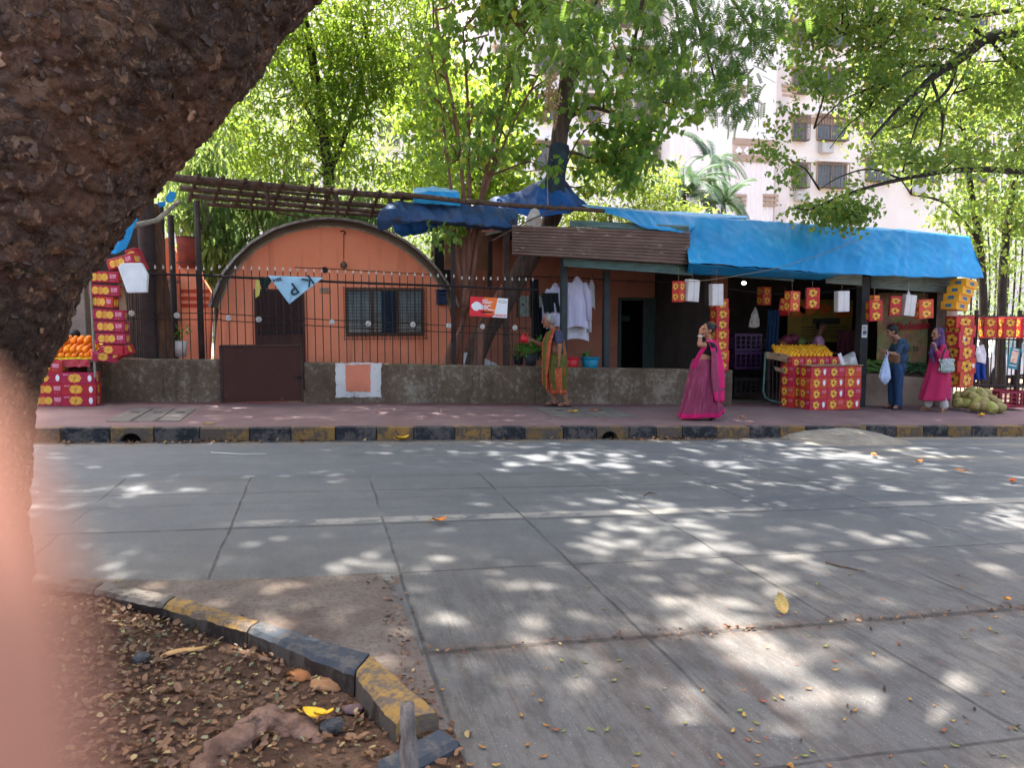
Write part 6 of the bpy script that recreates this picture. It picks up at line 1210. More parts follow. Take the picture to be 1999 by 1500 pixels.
c = w2 + Vector((-.13, -.03, .02)); mg = thing('mug', "red plastic mug tipped over the plant in the grey-haired woman's hand", 'mug', c); Rm = Matrix.Rotation(R(-62), 3, 'Y'); mb = MB(); mb.tube([c + Rm @ Vector((0, 0, z)) for z in (-.065, -.06, .06, .06, -.05)], [.05, .056, .066, .061, .05], 18); mb.build('mug_body', M('mug_red', S(200, 34, 44), S(180, 28, 38), 3, .35), mg, True); mb = MB(); mb.tube([c + Rm @ Vector((.06, 0, .03)), c + Rm @ Vector((.105, 0, .02)), c + Rm @ Vector((.1, 0, -.03)), c + Rm @ Vector((.055, 0, -.035))], .009, 6); mb.build('handle', MATS['mug_red'], mg)

# ---- woman in pink sari walking left, arm raised to her face
Y0 = 10.75; sk = skin('tan_warm', S(166, 112, 84)); F = Vector((-1, -.1, -.02)); q = lambda px, py, dy=0.0: P(px, py, Y0 + dy)
t = thing('person', 'woman in bright pink sari and black blouse walking with a hand raised to her face', 'person', floor_at(q(1372, 822), 0))
hd = q(1381, 645); hp, ey, lp, br = head_parts(hd, F, Vector((-.08, 0, 1)), .97)
s1, e1, w1 = q(1389, 675, -.14), q(1366, 673, -.22), q(1367, 655, -.18); s2, e2, w2 = q(1382, 676, .15), q(1368, 694, .2), q(1358, 706, .16)
h1, k1, a1 = q(1377, 716, -.07), q(1384, 762, -.06), q(1402, 803, -.04); h2, k2, a2 = q(1372, 716, .09), q(1356, 764, .08), q(1349, 810, .08)
to2 = floor_at(a2 + Vector((-.15, 0, 0)), .022); a2.z = to2.z + .075; to1 = floor_at(a1 + Vector((-.10, -.02, 0)), .05); a1.z = to1.z + .11
a3 = q(1338, 811, -.1); to3 = floor_at(a3 + Vector((-.06, 0, 0)), .022)
torso = [('e', q(1383, 684), (.15, .11, .15), mT), ('e', q(1378, 702), (.135, .105, .11), mT), ('e', q(1375, 720), (.165, .135, .13), mT), ('c', q(1385, 668), .046, q(1382, 656), .044)]
body = torso + hp + limb(s1, e1, w1, (.047, .038, .026)) + limb(s2, e2, w2, (.047, .038, .026)) + limb(h1, k1, a1, (.08, .055, .034)) + limb(h2, k2, a2, (.08, .055, .034)) + foot_parts(a1, to1) + foot_parts(a2, to2) + hand_parts(w1, (.05, .02, 1), (1, .1, 0), .45) + hand_parts(w2, (-.5, -.1, -1), (1, 0, 0), .6)
make_body(t, body, ey, lp, br, sk); Fh, Rh, Uh = basis(F); mh = rotm(Rh, Fh, Uh)
wearing('hair', [('e', hd - Fh * .024 + Uh * .03, (.08, .094, .098), mh), ('e', hd - Fh * .12 + Uh * .055, (.05, .045, .045), mh)], HAIRB, t, .008)
wearing('blouse', [('e', q(1383.5, 684), (.16, .122, .14), mT), ('c', s1, .058, s1.lerp(e1, .45), .055), ('c', s2, .058, s2.lerp(e2, .55), .055)], M('blouse_black', S(24, 24, 30), S(16, 16, 20), 8, .85, .1), t)
b = NB('sari_rose'); v = b.vor(60, out='Distance'); n1 = b.noise(5, (1, 1, .3), 4); st = b.noise(1, (40, 40, 3), 3); col = b.ramp(n1, (.3, S(142, 58, 84)), (.7, S(118, 42, 66))); col = b.mix(b.math('MULTIPLY', b.step(st, .52, .66), .4), col, S(174, 98, 118)); b.done(col, .8)
b = NB('sari_hot_pink'); n1 = b.noise(4, (1, 1, .5), 4); col = b.ramp(n1, (.3, S(206, 22, 98)), (.7, S(172, 16, 80))); b.done(col, .7)
RO, HP = MATS['sari_rose'], MATS['sari_hot_pink']
rg = [ring_px(1355, 1392, 701, Y0, .14, .15), ring_px(1351, 1396, 714, Y0, .18, .3), ring_px(1347, 1397, 735, Y0, .19, .5), ring_px(1342, 1397, 758, Y0, .18, .8), ring_px(1338, 1400, 782, Y0, .16, 1.0), ring_px(1332, 1406, 803, Y0, .155, 1.1), ring_px(1330, 1409, 815, Y0, .15, 1.2)]
o = loft('sari_skirt', interp(rg, 5), [RO, HP], t, 10, .03, 96, lambda j, u: 1 if j >= 26 else 0, sharp=.8)
for v in o.data.vertices:                 # the hem lifts over the trailing foot
    wv = v.co + LOC[t]; k = (wv.x - q(1395, 800).x) / .2
    if k > 0 and wv.z < pz(wv.x) + .35: v.co.z += .13 * min(1, k) * (1 - (wv.z - pz(wv.x)) / .35)
cloth('sari_pallu', [[(1350, 716, Y0 - .16), (1356, 722, Y0 - .2)], [(1356, 702, Y0 - .19), (1363, 707, Y0 - .22)], [(1364, 688, Y0 - .2), (1372, 690, Y0 - .22)], [(1372, 676, Y0 - .19), (1384, 672, Y0 - .21)], [(1380, 666, Y0 - .12), (1396, 668, Y0 - .16)]], HP, t, 10, 24, .008)
cloth('sari_pallu', [[(1378, 664, Y0 - .2), (1393, 662, Y0 + .04)], [(1386, 672, Y0 - .24), (1404, 673, Y0 + .04)], [(1390, 692, Y0 - .24), (1410, 692, Y0 + .06)], [(1390, 722, Y0 - .25), (1415, 720, Y0 + .06)], [(1392, 756, Y0 - .25), (1416, 752, Y0 + .06)], [(1396, 784, Y0 - .22), (1415, 786, Y0 + .06)]], None, t, 16, 30, .02, [HP, RO], lambda v, u: 1 if (u < .5 and .3 < v < .82) or (.82 < v < .86) or (.90 < v < .93) else 0, 2)
mb = MB(); c = w1 + Vector((0, 0, -.01)); mb.tube([c + Vector((.032 * math.cos(g), .032 * math.sin(g), 0)) for g in [i * math.pi / 8 for i in range(17)]], .009, 6); mb.build('bangles', M('bangle_pale', S(200, 210, 200), None, 9, .3), t)
mb = MB(); z0 = to1.z; d = Vector((-.97, -.1, 0)); b0 = Vector((a1.x, a1.y, z0)); mb.prism([b0 + d * -.08 + Vector((0, -.04, .07)), b0 + d * .14 + Vector((0, -.045, -.03)), b0 + d * .15 + Vector((0, .045, -.03)), b0 + d * -.08 + Vector((0, .04, .07))], (0, 0, -.018)); mb.tube([b0 + d * .1 + Vector((0, -.045, .0)), b0 + d * .06 + Vector((0, 0, .06)), b0 + d * .1 + Vector((0, .045, .0))], .01, 6); mb.build('sandal', LEA, t); sandal(t, a2, to2, LEB)

# ---- man at the counter
Y0 = 12.35; sk = skin('man', S(150, 108, 84)); F = Vector((-1, .25, -.25)); q = lambda px, py, dy=0.0: P(px, py, Y0 + dy)
t = thing('person', 'man in dark navy top and jeans looking down, a pale bag on his wrist', 'person', floor_at(q(1746, 800), 0))
hd = q(1740, 647); hp, ey, lp, br = head_parts(hd, F, Vector((-.3, 0, 1)))
s1, e1, w1 = q(1759, 668, -.17), q(1752, 692, -.22), q(1733, 689, -.16); s2, e2, w2 = q(1750, 668, .18), q(1738, 690, .2), q(1722, 685, .06)
h1, k1, a1 = q(1754, 722, -.09), q(1753, 762, -.1), q(1755, 792, -.1); h2, k2, a2 = q(1748, 722, .1), q(1741, 760, .1), q(1741, 792, .1)
to1, to2 = floor_at(a1 + Vector((-.15, -.04, 0)), .022), floor_at(a2 + Vector((-.15, 0, 0)), .022); a1.z = to1.z + .075; a2.z = to2.z + .075
torso = [('e', q(1756, 677), (.175, .12, .17), mT), ('e', q(1754, 700), (.16, .12, .15), mT), ('e', q(1753, 720), (.145, .095, .12), mT), ('c', q(1752, 662), .055, q(1744, 654), .052)]
body = torso + hp + limb(s1, e1, w1, (.055, .042, .028)) + limb(s2, e2, w2, (.055, .042, .028)) + limb(h1, k1, a1, (.09, .06, .04)) + limb(h2, k2, a2, (.09, .06, .04)) + foot_parts(a1, to1, 1.05) + foot_parts(a2, to2, 1.05) + hand_parts(w1, (-1, .25, .1), (0, .6, 1), .8) + hand_parts(w2, (-1, -.25, .05), (0, -.6, 1), .8)
make_body(t, body, ey, lp, br, sk); Fh, Rh, Uh = basis(F, Vector((-.3, 0, 1))); mh = rotm(Rh, Fh, Uh)
wearing('hair', [('e', hd - Fh * .02 + Uh * .042, (.083, .098, .095), mh), ('e', hd - Fh * .05 - Uh * .01, (.076, .06, .07), mh)], HAIRB, t, .008)
b = NB('top_navy'); n1 = b.noise(30, (1, 1, 1), 5); x, y, z = b.xyz(); st = b.noise(1, (24, 24, 60), 3); col = b.ramp(st, (.4, S(34, 46, 70)), (.65, S(66, 88, 104))); b.done(col, .9)
wearing('top', [('e', q(1757, 678), (.19, .135, .18), mT), ('e', q(1756, 700), (.175, .138, .16), mT), ('e', q(1754, 716), (.175, .14, .10), mT), ('c', s1, .068, s1.lerp(e1, .85), .062), ('c', s2, .068, s2.lerp(e2, .85), .062)], MATS['top_navy'], t)
JN = M('jeans', S(44, 72, 104), S(30, 50, 78), 5, .9, .3, stretch=(3, 3, .7)); wearing('jeans', [('e', q(1752, 722), (.175, .13, .11), mT)] + limb(h1, k1, a1 + Vector((0, 0, -.01)), (.105, .078, .064)) + limb(h2, k2, a2 + Vector((0, 0, -.01)), (.105, .078, .064)), JN, t)
sandal(t, a1, to1, LEA); sandal(t, a2, to2, LEA)
c = w1 + Vector((.02, -.03, -.05)); bg = thing('shopping_bag', "pale blue plastic bag hanging from the wrist of the man in jeans", 'bag', c + Vector((0, 0, -.5))); PBL = M('bag_pale_blue', S(176, 190, 214), S(150, 166, 194), 4, .5, .5, stretch=(2, 2, .7))
loft('bag_body', interp([(P(1730, 698, Y0 - .2), .02, .02, .3), (P(1729, 708, Y0 - .2), .045, .04, .6), (P(1728, 722, Y0 - .2), .075, .06, 1), (P(1727, 737, Y0 - .2), .105, .075, 1), (P(1727, 745, Y0 - .2), .07, .05, .6), (P(1727, 751, Y0 - .2), .012, .012, .1)], 4), PBL, bg, 7, .012, 40)
mb = MB(); mb.tube([P(1730, 699, Y0 - .2), w1 + Vector((-.03, -.045, -.02)), w1 + Vector((-.02, 0, .04)), w1 + Vector((-.02, .04, -.02)), P(1731, 699, Y0 - .18)], .012, 6); mb.build('handle', PBL, bg)

# ---- woman in pink kurta with purple head scarf
Y0 = 12.0; sk = skin('woman', S(150, 106, 84)); F = Vector((-1, -.05, -.02)); q = lambda px, py, dy=0.0: P(px, py, Y0 + dy)
t = thing('person', 'woman in pink kurta and purple head scarf with a hand at her mouth', 'person', floor_at(q(1826, 804), 0))
hd = q(1828, 653); hp, ey, lp, br = head_parts(hd, F, Vector((-.05, 0, 1)), .97)
s1, e1, w1 = q(1842, 678, -.14), q(1838, 700, -.2), q(1827, 682, -.16); s2, e2, w2 = q(1832, 678, .15), q(1824, 696, .22), q(1818, 680, .1)
h1, k1, a1 = q(1834, 730, -.09), q(1838, 768, -.1), q(1843, 798, -.12); h2, k2, a2 = q(1827, 730, .09), q(1818, 766, .1), q(1812, 793, .12)
to1, to2 = floor_at(a1 + Vector((-.12, -.08, 0)), .022), floor_at(a2 + Vector((-.15, 0, 0)), .022); a1.z = to1.z + .075; a2.z = to2.z + .075
torso = [('e', q(1836, 688), (.15, .12, .15), mT), ('e', q(1834, 708), (.14, .115, .13), mT), ('e', q(1831, 728), (.16, .14, .13), mT), ('c', q(1834, 670), .046, q(1830, 662), .044)]
body = torso + hp + limb(s1, e1, w1, (.045, .038, .026)) + limb(s2, e2, w2, (.045, .038, .026)) + limb(h1, k1, a1, (.08, .055, .036)) + limb(h2, k2, a2, (.08, .055, .036)) + foot_parts(a1, to1) + foot_parts(a2, to2) + hand_parts(w1, (-.15, .05, 1), (-.6, .8, 0), .7) + hand_parts(w2, (.05, 0, 1), (1, -.3, 0), .9)
make_body(t, body, ey, lp, br, sk); Fh, Rh, Uh = basis(F); mh = rotm(Rh, Fh, Uh)
wearing('hair', [('e', hd - Fh * .024 + Uh * .03, (.078, .09, .094), mh)], HAIRB, t, .009)
SCF = M('scarf_purple', S(98, 66, 110), S(66, 46, 84), 7, .9, .4, stretch=(3, 3, .6)); wearing('scarf', [('e', hd - Fh * .042 + Uh * .03, (.094, .10, .104), mh), ('e', hd - Fh * .07 - Uh * .09, (.10, .09, .12), mh), ('c', hd - Fh * .05 - Uh * .13 - Rh * .07, .06, q(1840, 690, -.14), .055), ('c', hd - Uh * .13 + Fh * .0, .055, q(1818, 690, -.06), .05), ('c', q(1818, 690, -.06), .05, q(1822, 706, -.1), .03)], SCF, t, .010)
b = NB('kurta_pink'); n1 = b.noise(5, (2, 2, .5), 5); col = b.ramp(n1, (.3, S(186, 44, 88)), (.7, S(156, 34, 72))); b.done(col, .85); KP = MATS['kurta_pink']
wearing('kurta_sleeves', [('e', q(1836, 689), (.162, .135, .15), mT), ('c', s1, .06, e1, .055), ('c', e1, .055, e1.lerp(w1, .7), .045), ('c', s2, .06, e2, .055), ('c', e2, .055, e2.lerp(w2, .6), .045)], KP, t)
loft('kurta', interp([ring_px(1820, 1850, 690, Y0, .155, .1), ring_px(1816, 1849, 712, Y0, .16, .2), ring_px(1811, 1850, 735, Y0, .19, .5), ring_px(1805, 1849, 760, Y0, .2, .9), ring_px(1800, 1848, 781, Y0, .21, 1.1)], 5), KP, t, 7, .02, 72)
TRW = M('trousers_white', S(206, 194, 190), S(180, 166, 162), 5, .9, .4, stretch=(3, 3, .7)); wearing('trousers', limb(h1 + Vector((0, 0, -.15)), k1, a1 + Vector((0, 0, .02)), (.085, .08, .075)) + limb(h2 + Vector((0, 0, -.15)), k2, a2 + Vector((0, 0, .02)), (.085, .08, .075)), TRW, t)
sandal(t, a1, to1, LEB); sandal(t, a2, to2, LEB)
c = P(1848, 728, Y0 - .2); hb_ = thing('handbag', 'black and white patterned shoulder bag on the woman in the pink kurta', 'handbag', c)
b = NB('bag_zebra'); wv = b.n.nodes.new('ShaderNodeTexWave'); wv.inputs['Scale'].default_value = 16; wv.inputs['Distortion'].default_value = 9; wv.inputs['Detail'].default_value = 2; b.L.new(b.obj(), wv.inputs[0]); col = b.ramp(wv.outputs['Fac'], (.45, S(36, 40, 38)), (.55, S(196, 204, 196))); b.done(col, .6)
me = shift(blob([('e', P(1848, 715, Y0 - .22), (.165, .07, .10)), ('e', P(1848, 722, Y0 - .22), (.175, .08, .07)), ('c', P(1836, 704, Y0 - .22), .04, P(1860, 704, Y0 - .22), .04)], .012, 5, 'bag_body'), LOC[hb_]); link('bag_body', me, MATS['bag_zebra'], hb_, LOC[hb_])
mb = MB(); mb.tube([P(1837, 704, Y0 - .25), P(1842, 690, Y0 - .25), P(1849, 672, Y0 - .16), P(1852, 686, Y0 - .12), P(1859, 704, Y0 - .2)], .014, 6); mb.build('strap', M('bag_strap', S(50, 50, 48), None, 5), hb_)

# ---- shopkeeper and the left vendor (seen from the chest up)
Y0 = 14.6; sk = skin('vendor', S(112, 74, 56)); F = Vector((.75, -.6, -.25)); q = lambda px, py, dy=0.0: P(px, py, Y0 + dy); t = thing('person', 'shopkeeper in a pale pink shirt standing behind the mango heap', 'person', floor_at(q(1596, 700), 0))
hd = q(1603, 638); hp, ey, lp, br = head_parts(hd, F, Vector((.2, -.2, 1))); Fb, Rb, Ub = basis(Vector((.75, -.6, 0))); mB = rotm(Rb, Fb, Ub); ch = q(1597, 672); pel = floor_at(ch, .92)
s1, s2 = ch + Rb * .17 + Ub * .10, ch - Rb * .17 + Ub * .10; e1, e2 = s1 + Fb * .08 - Ub * .26 + Rb * .04, s2 + Fb * .08 - Ub * .26 - Rb * .04; w1, w2 = e1 + Fb * .22 + Ub * -.02, e2 + Fb * .22 - Ub * .02
legs = []
for s in (-1, 1): hh_ = pel + Rb * .09 * s; kk = floor_at(hh_ + Fb * .02, .48); aa = floor_at(hh_, .1); legs += limb(hh_, kk, aa, (.09, .06, .04)) + foot_parts(aa, floor_at(aa + Fb * .15, .022))
torso = [('e', ch, (.17, .115, .18), mB), ('e', ch.lerp(pel, .5), (.155, .115, .17), mB), ('e', pel, (.16, .12, .13), mB), ('c', ch + Ub * .16, .055, hd - Ub * .06, .052)]
make_body(t, torso + hp + legs + limb(s1, e1, w1, (.052, .04, .028)) + limb(s2, e2, w2, (.052, .04, .028)) + hand_parts(w1, Fb, -Ub, .6) + hand_parts(w2, Fb, -Ub, .6), ey, lp, br, sk); Fh, Rh, Uh = basis(F, Vector((.2, -.2, 1))); mh = rotm(Rh, Fh, Uh)
wearing('hair', [('e', hd - Fh * .022 + Uh * .04, (.081, .094, .094), mh), ('e', hd - Fh * .05, (.074, .055, .07), mh)], HAIRB, t, .009)
wearing('shirt', [('e', ch, (.188, .132, .19), mB), ('e', ch.lerp(pel, .5), (.175, .132, .19), mB), ('e', pel, (.18, .14, .10), mB), ('c', s1, .068, s1.lerp(e1, .8), .064), ('c', s2, .068, s2.lerp(e2, .8), .064)], M('shirt_pink', S(206, 152, 180), S(184, 130, 160), 5, .85, .3, stretch=(3, 3, .7)), t)
wearing('trousers', [('e', pel - Ub * .06, (.17, .13, .1), mB)] + [q_ for s in (-1, 1) for q_ in limb(pel + Rb * .09 * s, floor_at(pel + Rb * .09 * s, .48), floor_at(pel + Rb * .09 * s, .12), (.105, .08, .07))], M('trousers_dark', S(44, 42, 46), None, 5, .9), t, .014)
Y0 = 13.5; F = Vector((-.2, -1, -.3)); hd = P(146, 660, Y0); t = thing('person', 'vendor seated behind the left orange stall, only dark hair showing above the fruit', 'person', floor_at(hd, 0)); hp, ey, lp, br = head_parts(hd, F, Vector((0, 0, 1))); Fb, Rb, Ub = basis(Vector((-.2, -1, 0))); mB = rotm(Rb, Fb, Ub); ch = hd - Ub * .33; pel = ch - Ub * .33
s1, s2 = ch + Rb * .17 + Ub * .1, ch - Rb * .17 + Ub * .1; e1, e2 = s1 - Ub * .25 + Fb * .1, s2 - Ub * .25 + Fb * .1; w1, w2 = e1 + Fb * .2 - Rb * .05, e2 + Fb * .2 + Rb * .05; legs = []
for s in (-1, 1): hh_ = pel + Rb * .1 * s; kk = hh_ + Fb * .36 + Rb * .06 * s; aa = floor_at(kk + Fb * .02, .1); legs += limb(hh_, kk, aa, (.085, .06, .04)) + foot_parts(aa, floor_at(aa + Fb * .15, .022))
make_body(t, [('e', ch, (.165, .115, .18), mB), ('e', ch.lerp(pel, .5), (.155, .115, .16), mB), ('e', pel, (.17, .13, .12), mB), ('c', ch + Ub * .15, .055, hd - Ub * .06, .05)] + hp + legs + limb(s1, e1, w1, (.052, .04, .028)) + limb(s2, e2, w2, (.052, .04, .028)) + hand_parts(w1, Fb, -Ub, .6) + hand_parts(w2, Fb, -Ub, .6), ey, lp, br, sk, .009)
Fh, Rh, Uh = basis(F); mh = rotm(Rh, Fh, Uh); wearing('hair', [('e', hd - Fh * .015 + Uh * .045, (.083, .098, .09), mh)], HAIRB, t, .009)
wearing('shirt', [('e', ch, (.185, .132, .19), mB), ('e', ch.lerp(pel, .5), (.172, .132, .18), mB), ('c', s1, .066, s1.lerp(e1, .8), .062), ('c', s2, .066, s2.lerp(e2, .8), .062)], M('shirt_grey', S(96, 92, 96), None, 5, .9), t, .013); c = floor_at(pel, 0); mb = MB(); mb.box2((c.x - .2, c.y - .2, c.z), (c.x + .2, c.y + .2, pel.z - .09), bev=.01); tag(mb.build('stool', BARKW), 'low wooden seat under the hidden vendor of the left stall', 'stool')
# ================================================================ foreground tree
b = NB('bark_big'); n1 = b.noise(3.2, detail=9, rough=.72); n2 = b.noise(22, detail=8, rough=.75); v1 = b.vor(13, vec=None); x, y, z = b.xyz()
wv = b.n.nodes.new('ShaderNodeVectorMath'); wv.operation = 'ADD'; nzc = b.n.nodes.new('ShaderNodeTexNoise'); nzc.inputs['Scale'].default_value = 7; nzc.inputs['Detail'].default_value = 6; b.L.new(b.obj(), nzc.inputs[0]); sc = b.n.nodes.new('ShaderNodeVectorMath'); sc.operation = 'SCALE'; sc.inputs['Scale'].default_value = .30; b.L.new(nzc.outputs['Color'], sc.inputs[0]); b.L.new(b.obj(), wv.inputs[0]); b.L.new(sc.outputs[0], wv.inputs[1])
ve = b.vor(13, feat='F1', vec=wv.outputs[0]); vc = b.vor(13, out='Color', vec=wv.outputs[0]); vd = b.vor(13, feat='DISTANCE_TO_EDGE', vec=wv.outputs[0]); vc2 = b.vor(42, out='Color', vec=wv.outputs[0]); n4 = b.noise(9, (1, 1, .7), 9, .75)
col = b.ramp(n1, (.30, S(46, 32, 26)), (.46, S(98, 64, 48)), (.58, S(104, 88, 74)), (.74, S(146, 88, 60)))
sp_r = b.n.nodes.new('ShaderNodeSeparateColor'); b.L.new(vc, sp_r.inputs[0]); sp_2 = b.n.nodes.new('ShaderNodeSeparateColor'); b.L.new(vc2, sp_2.inputs[0]); plate = b.ramp(sp_r.outputs[0], (.05, S(46, 34, 30)), (.40, S(88, 60, 46)), (.65, S(96, 84, 74)), (.85, S(126, 82, 56)), (.97, S(160, 124, 94))); fl2 = b.ramp(sp_2.outputs[1], (.1, S(40, 28, 24)), (.6, S(98, 74, 60)), (.92, S(112, 92, 78)), (.96, S(186, 150, 118))); col = b.mix(.5, col, plate); col = b.mix(.38, col, fl2); col = b.mix(b.math('MULTIPLY', b.step(vd, .05, .0), b.math('MULTIPLY', b.step(n1, .40, .55), .8)), col, S(24, 17, 14)); col = b.mix(b.math('MULTIPLY', b.step(n4, .47, .36), .7), col, S(36, 26, 22)); col = b.mix(b.math('MULTIPLY', b.step(b.noise(6, (1, 1, 1), 8, .8), .58, .68), .75), col, S(176, 134, 100)); col = b.mix(b.math('MULTIPLY', b.step(b.noise(2.5, (1, 1, 1), 6, .7), .55, .66), .6), col, S(112, 62, 42)); mac = b.noise(1.1, (1, 1, .6), 5, .6); col = b.mix(b.math('MULTIPLY', b.step(mac, .50, .64), .6), col, S(44, 34, 30)); col = b.mix(b.math('MULTIPLY', b.step(mac, .46, .34), .4), col, S(124, 84, 62)); col = b.mix(b.math('MULTIPLY', b.step(n2, .56, .74), .55), col, S(148, 118, 98)); col = b.mix(b.math('MULTIPLY', b.step(n2, .46, .32), .6), col, S(36, 26, 24))
b.bump(b.math('ADD', b.math('MULTIPLY', n2, .8), b.math('ADD', b.math('MULTIPLY', n4, 1.4), b.math('ADD', b.math('MULTIPLY', sp_r.outputs[1], .8), b.math('MULTIPLY', sp_2.outputs[0], .5)))), 1.0, .03); b.done(col, .9, .2); BARK = MATS['bark_big']
TY = 4.0; base = P(-255, 1250, TY); base.z = bedz(base.x, TY) - .1
cen = [(base, .76), (base + Vector((0, 0, .2)), .63), (P(-240, 1020, TY), .57), (P(-215, 860, TY), .555), (P(-172, 660, TY), .545), (P(-68, 424, TY), .55), (P(54, 230, TY), .565), (P(172, 86, TY), .60), (P(290, -50, TY), .60), (P(400, -180, TY), .60), (P(520, -330, TY), .58)]
last = cen[-1][0]; cen += [(last + Vector((.55, .1, .8)), .5), (last + Vector((1.0, .3, 1.7)), .42)]
def smoothpath(c, k):
    pts = [x[0] for x in c]; rr = [x[1] for x in c]; out = []
    for i in range(len(pts) - 1):
        p0, p1, p2, p3 = pts[max(0, i - 1)], pts[i], pts[i + 1], pts[min(len(pts) - 1, i + 2)]
        for j in range(k): t_ = j / k; out.append((.5 * ((2 * p1) + (p2 - p0) * t_ + (2 * p0 - 5 * p1 + 4 * p2 - p3) * t_ * t_ + (3 * p1 - p0 - 3 * p2 + p3) * t_ ** 3), rr[i] + (rr[i + 1] - rr[i]) * t_))
    return out + [(pts[-1], rr[-1])]
NS = 300; sp = smoothpath(cen, 40); mb = MB(); mb.tube([p for p, r in sp], [r for p, r in sp], NS); nv_ = len(sp) * NS
ax_ = [(sp[min(i + 1, len(sp) - 1)][0] - sp[max(i - 1, 0)][0]).normalized() for i in range(len(sp))]
for i in range(nv_):
    r_ = i // NS; p = Vector(mb.v[i]); n_ = (p - sp[r_][0]).normalized(); a = ax_[r_]; low = noise.noise(p * 1.3) * .05 + noise.noise(p * 3.1) * .03
    w_ = p + noise.noise_vector(p * 4) * .07 + noise.noise_vector(p * 13) * .03; s = (w_ - a * (w_ - sp[r_][0]).dot(a) * .35) * 8; d, pt = noise.voronoi(s); edge = min(1, (d[1] - d[0]) * 3); tilt = (s - pt[0]).dot(a + n_ * .2) * -.55
    s2 = (w_ + noise.noise_vector(p * 30) * .012) * 17; d2, pt2 = noise.voronoi(s2); t2 = (s2 - pt2[0]).dot(a) * -.55
    rg_ = 1 - 2 * abs(noise.noise(p * 9)); h = low + .016 * edge + .016 * tilt + .011 * t2 + .010 * rg_ + .009 * noise.noise(p * 22) + .007 * noise.noise(p * 45)
    if r_ < 40: h += .10 * max(0, 1 - r_ / 40) * math.sin(math.atan2(n_.y, n_.x) * 5)
    q_ = p + n_ * h; mb.v[i] = tuple(q_)
ft = thing('rain_tree', 'huge rough-barked tree leaning over the road from the leaf-strewn bed', 'tree', base); tv = mb.v; mb.build('trunk', BARK, ft, True)
fk = MB(); fr_ = random.Random(8)
for _ in range(2200):
    i = fr_.randint(30, len(sp) - 60); k = fr_.randint(0, NS - 1); p = Vector(tv[i * NS + k]); n_ = (p - sp[i][0]).normalized(); a = ax_[i]; n_ = (n_ - a * n_.dot(a)).normalized(); sd2 = a.cross(n_)
    w_, l_, lift = fr_.uniform(.006, .022), fr_.uniform(.018, .06), fr_.uniform(.002, .013); dr = (-a + sd2 * fr_.gauss(0, .5)).normalized(); s2 = n_.cross(dr); rows = []
    for j in range(5):
        t_ = j / 4; ww = w_ * (.6 + .7 * math.sin(math.pi * (t_ * .8 + .1))) * fr_.uniform(.7, 1.2); rows.append([p + dr * (l_ * (t_ - .3)) + s2 * (ww * u + fr_.gauss(0, .003)) + n_ * (-.006 + lift * t_ ** 1.5 - abs(u) * .006) for u in (-1, -.3, .4, 1)])
    fk.grid(rows)
solid(fk.build('bark_flakes', leaf_mat('bark_flake', S(46, 33, 27)[:3], S(84, 60, 46)[:3], S(140, 104, 78)[:3], (.1, .06, .04), .02, .04), ft), .005)
tips = []; mb = MB(); top = cen[-1][0]; random.seed(21)
for d_, ln in (((1, .25, 1.1), 6.5), ((.55, 1, 1.0), 7), ((-.6, .9, 1.0), 6.5), ((1, .8, .8), 7), ((.2, -.6, 1.2), 5)):
    branchy(mb, top, d_, ln, .10, 3, tips, .18, 8, (3, 3), .02)
low_ = top + Vector((2.6, 2.4, 1.0)); mb.tube([top, top + Vector((1.2, 1.0, .6)), low_, P(1290, -120, 8.4)], [.12, .09, .07, .05], 8)
for px, py in ((1130, 60), (1230, 130), (1330, 90), (1400, 170), (1470, 60), (1060, 20)): a = P(1290, -120, 8.4); e = P(px, py, 8.4); mb.tube([a, a.lerp(e, .4) + Vector((0, 0, .25)), a.lerp(e, .75) + Vector((0, 0, .12)), e], [.045, .03, .02, .008], 6)
mb.build('branches', BARK, ft, True)
LFD = leaf_mat('rain_tree_leaf', (.035, .085, .03), (.085, .17, .045), (.25, .24, .04), (.34, .52, .07), .45, .03)
clumps = []; rs = np.random.default_rng(5)
while len(clumps) < 620:
    x, y, z = rs.uniform(-7, 10.5), rs.uniform(4.5, 19.0), rs.uniform(10.8, 13.6)
    gx, gy = x + .167 * z, y - .41 * z
    dn = (1.0 if gx < 0.4 or gy > 9.6 else (.78 if gy < 4.6 else (.64 if gx < 4 else .54))) * (1 if 1.2 < gy else .55)  # clump density set by where the shadow lands on the road
    if rs.uniform() < dn: clumps.append(((x, y, z), (1.15, 1.15, .5)))
C1 = np.concatenate([clump_pts(clumps, 54, .24, 6), np.stack([rs.uniform(-7, -.6, 2600), rs.uniform(4, 17, 2600), rs.uniform(10.8, 12.6, 2600)], 1), np.stack([rs.uniform(-1, 10, 1700), rs.uniform(14.2, 18.5, 1700), rs.uniform(11.2, 13.0, 1700)], 1), np.stack([rs.uniform(-1, 10, 1500), rs.uniform(5, 14.5, 1500), rs.uniform(11, 13.5, 1500)], 1)[:600], np.stack([rs.uniform(-3, -.2, 1100), rs.uniform(10, 15.5, 1100), rs.uniform(11, 13.0, 1100)], 1)])  # extra leaf layers above the view, added to shade parts of the road
vis = [((1040, 40), 8.6, .55), ((1110, 20), 8.4, .5), ((1190, 60), 8.2, .6), ((1220, 150), 8.4, .45), ((1300, 60), 8.0, .55), ((1290, 150), 8.2, .42), ((1370, 90), 8.1, .45), ((1400, 160), 8.0, .30), ((1430, 40), 8.0, .45), ((1480, 60), 7.9, .34), ((1500, 30), 7.8, .3), ((1420, 205), 8.0, .16), ((1100, 90), 8.6, .4), ((1440, 110), 8, .3), ((1350, 30), 8, .5), ((1240, 10), 8, .5), ((1120, -60), 8, .7), ((1300, -70), 8, .8), ((1450, -50), 8, .6)]
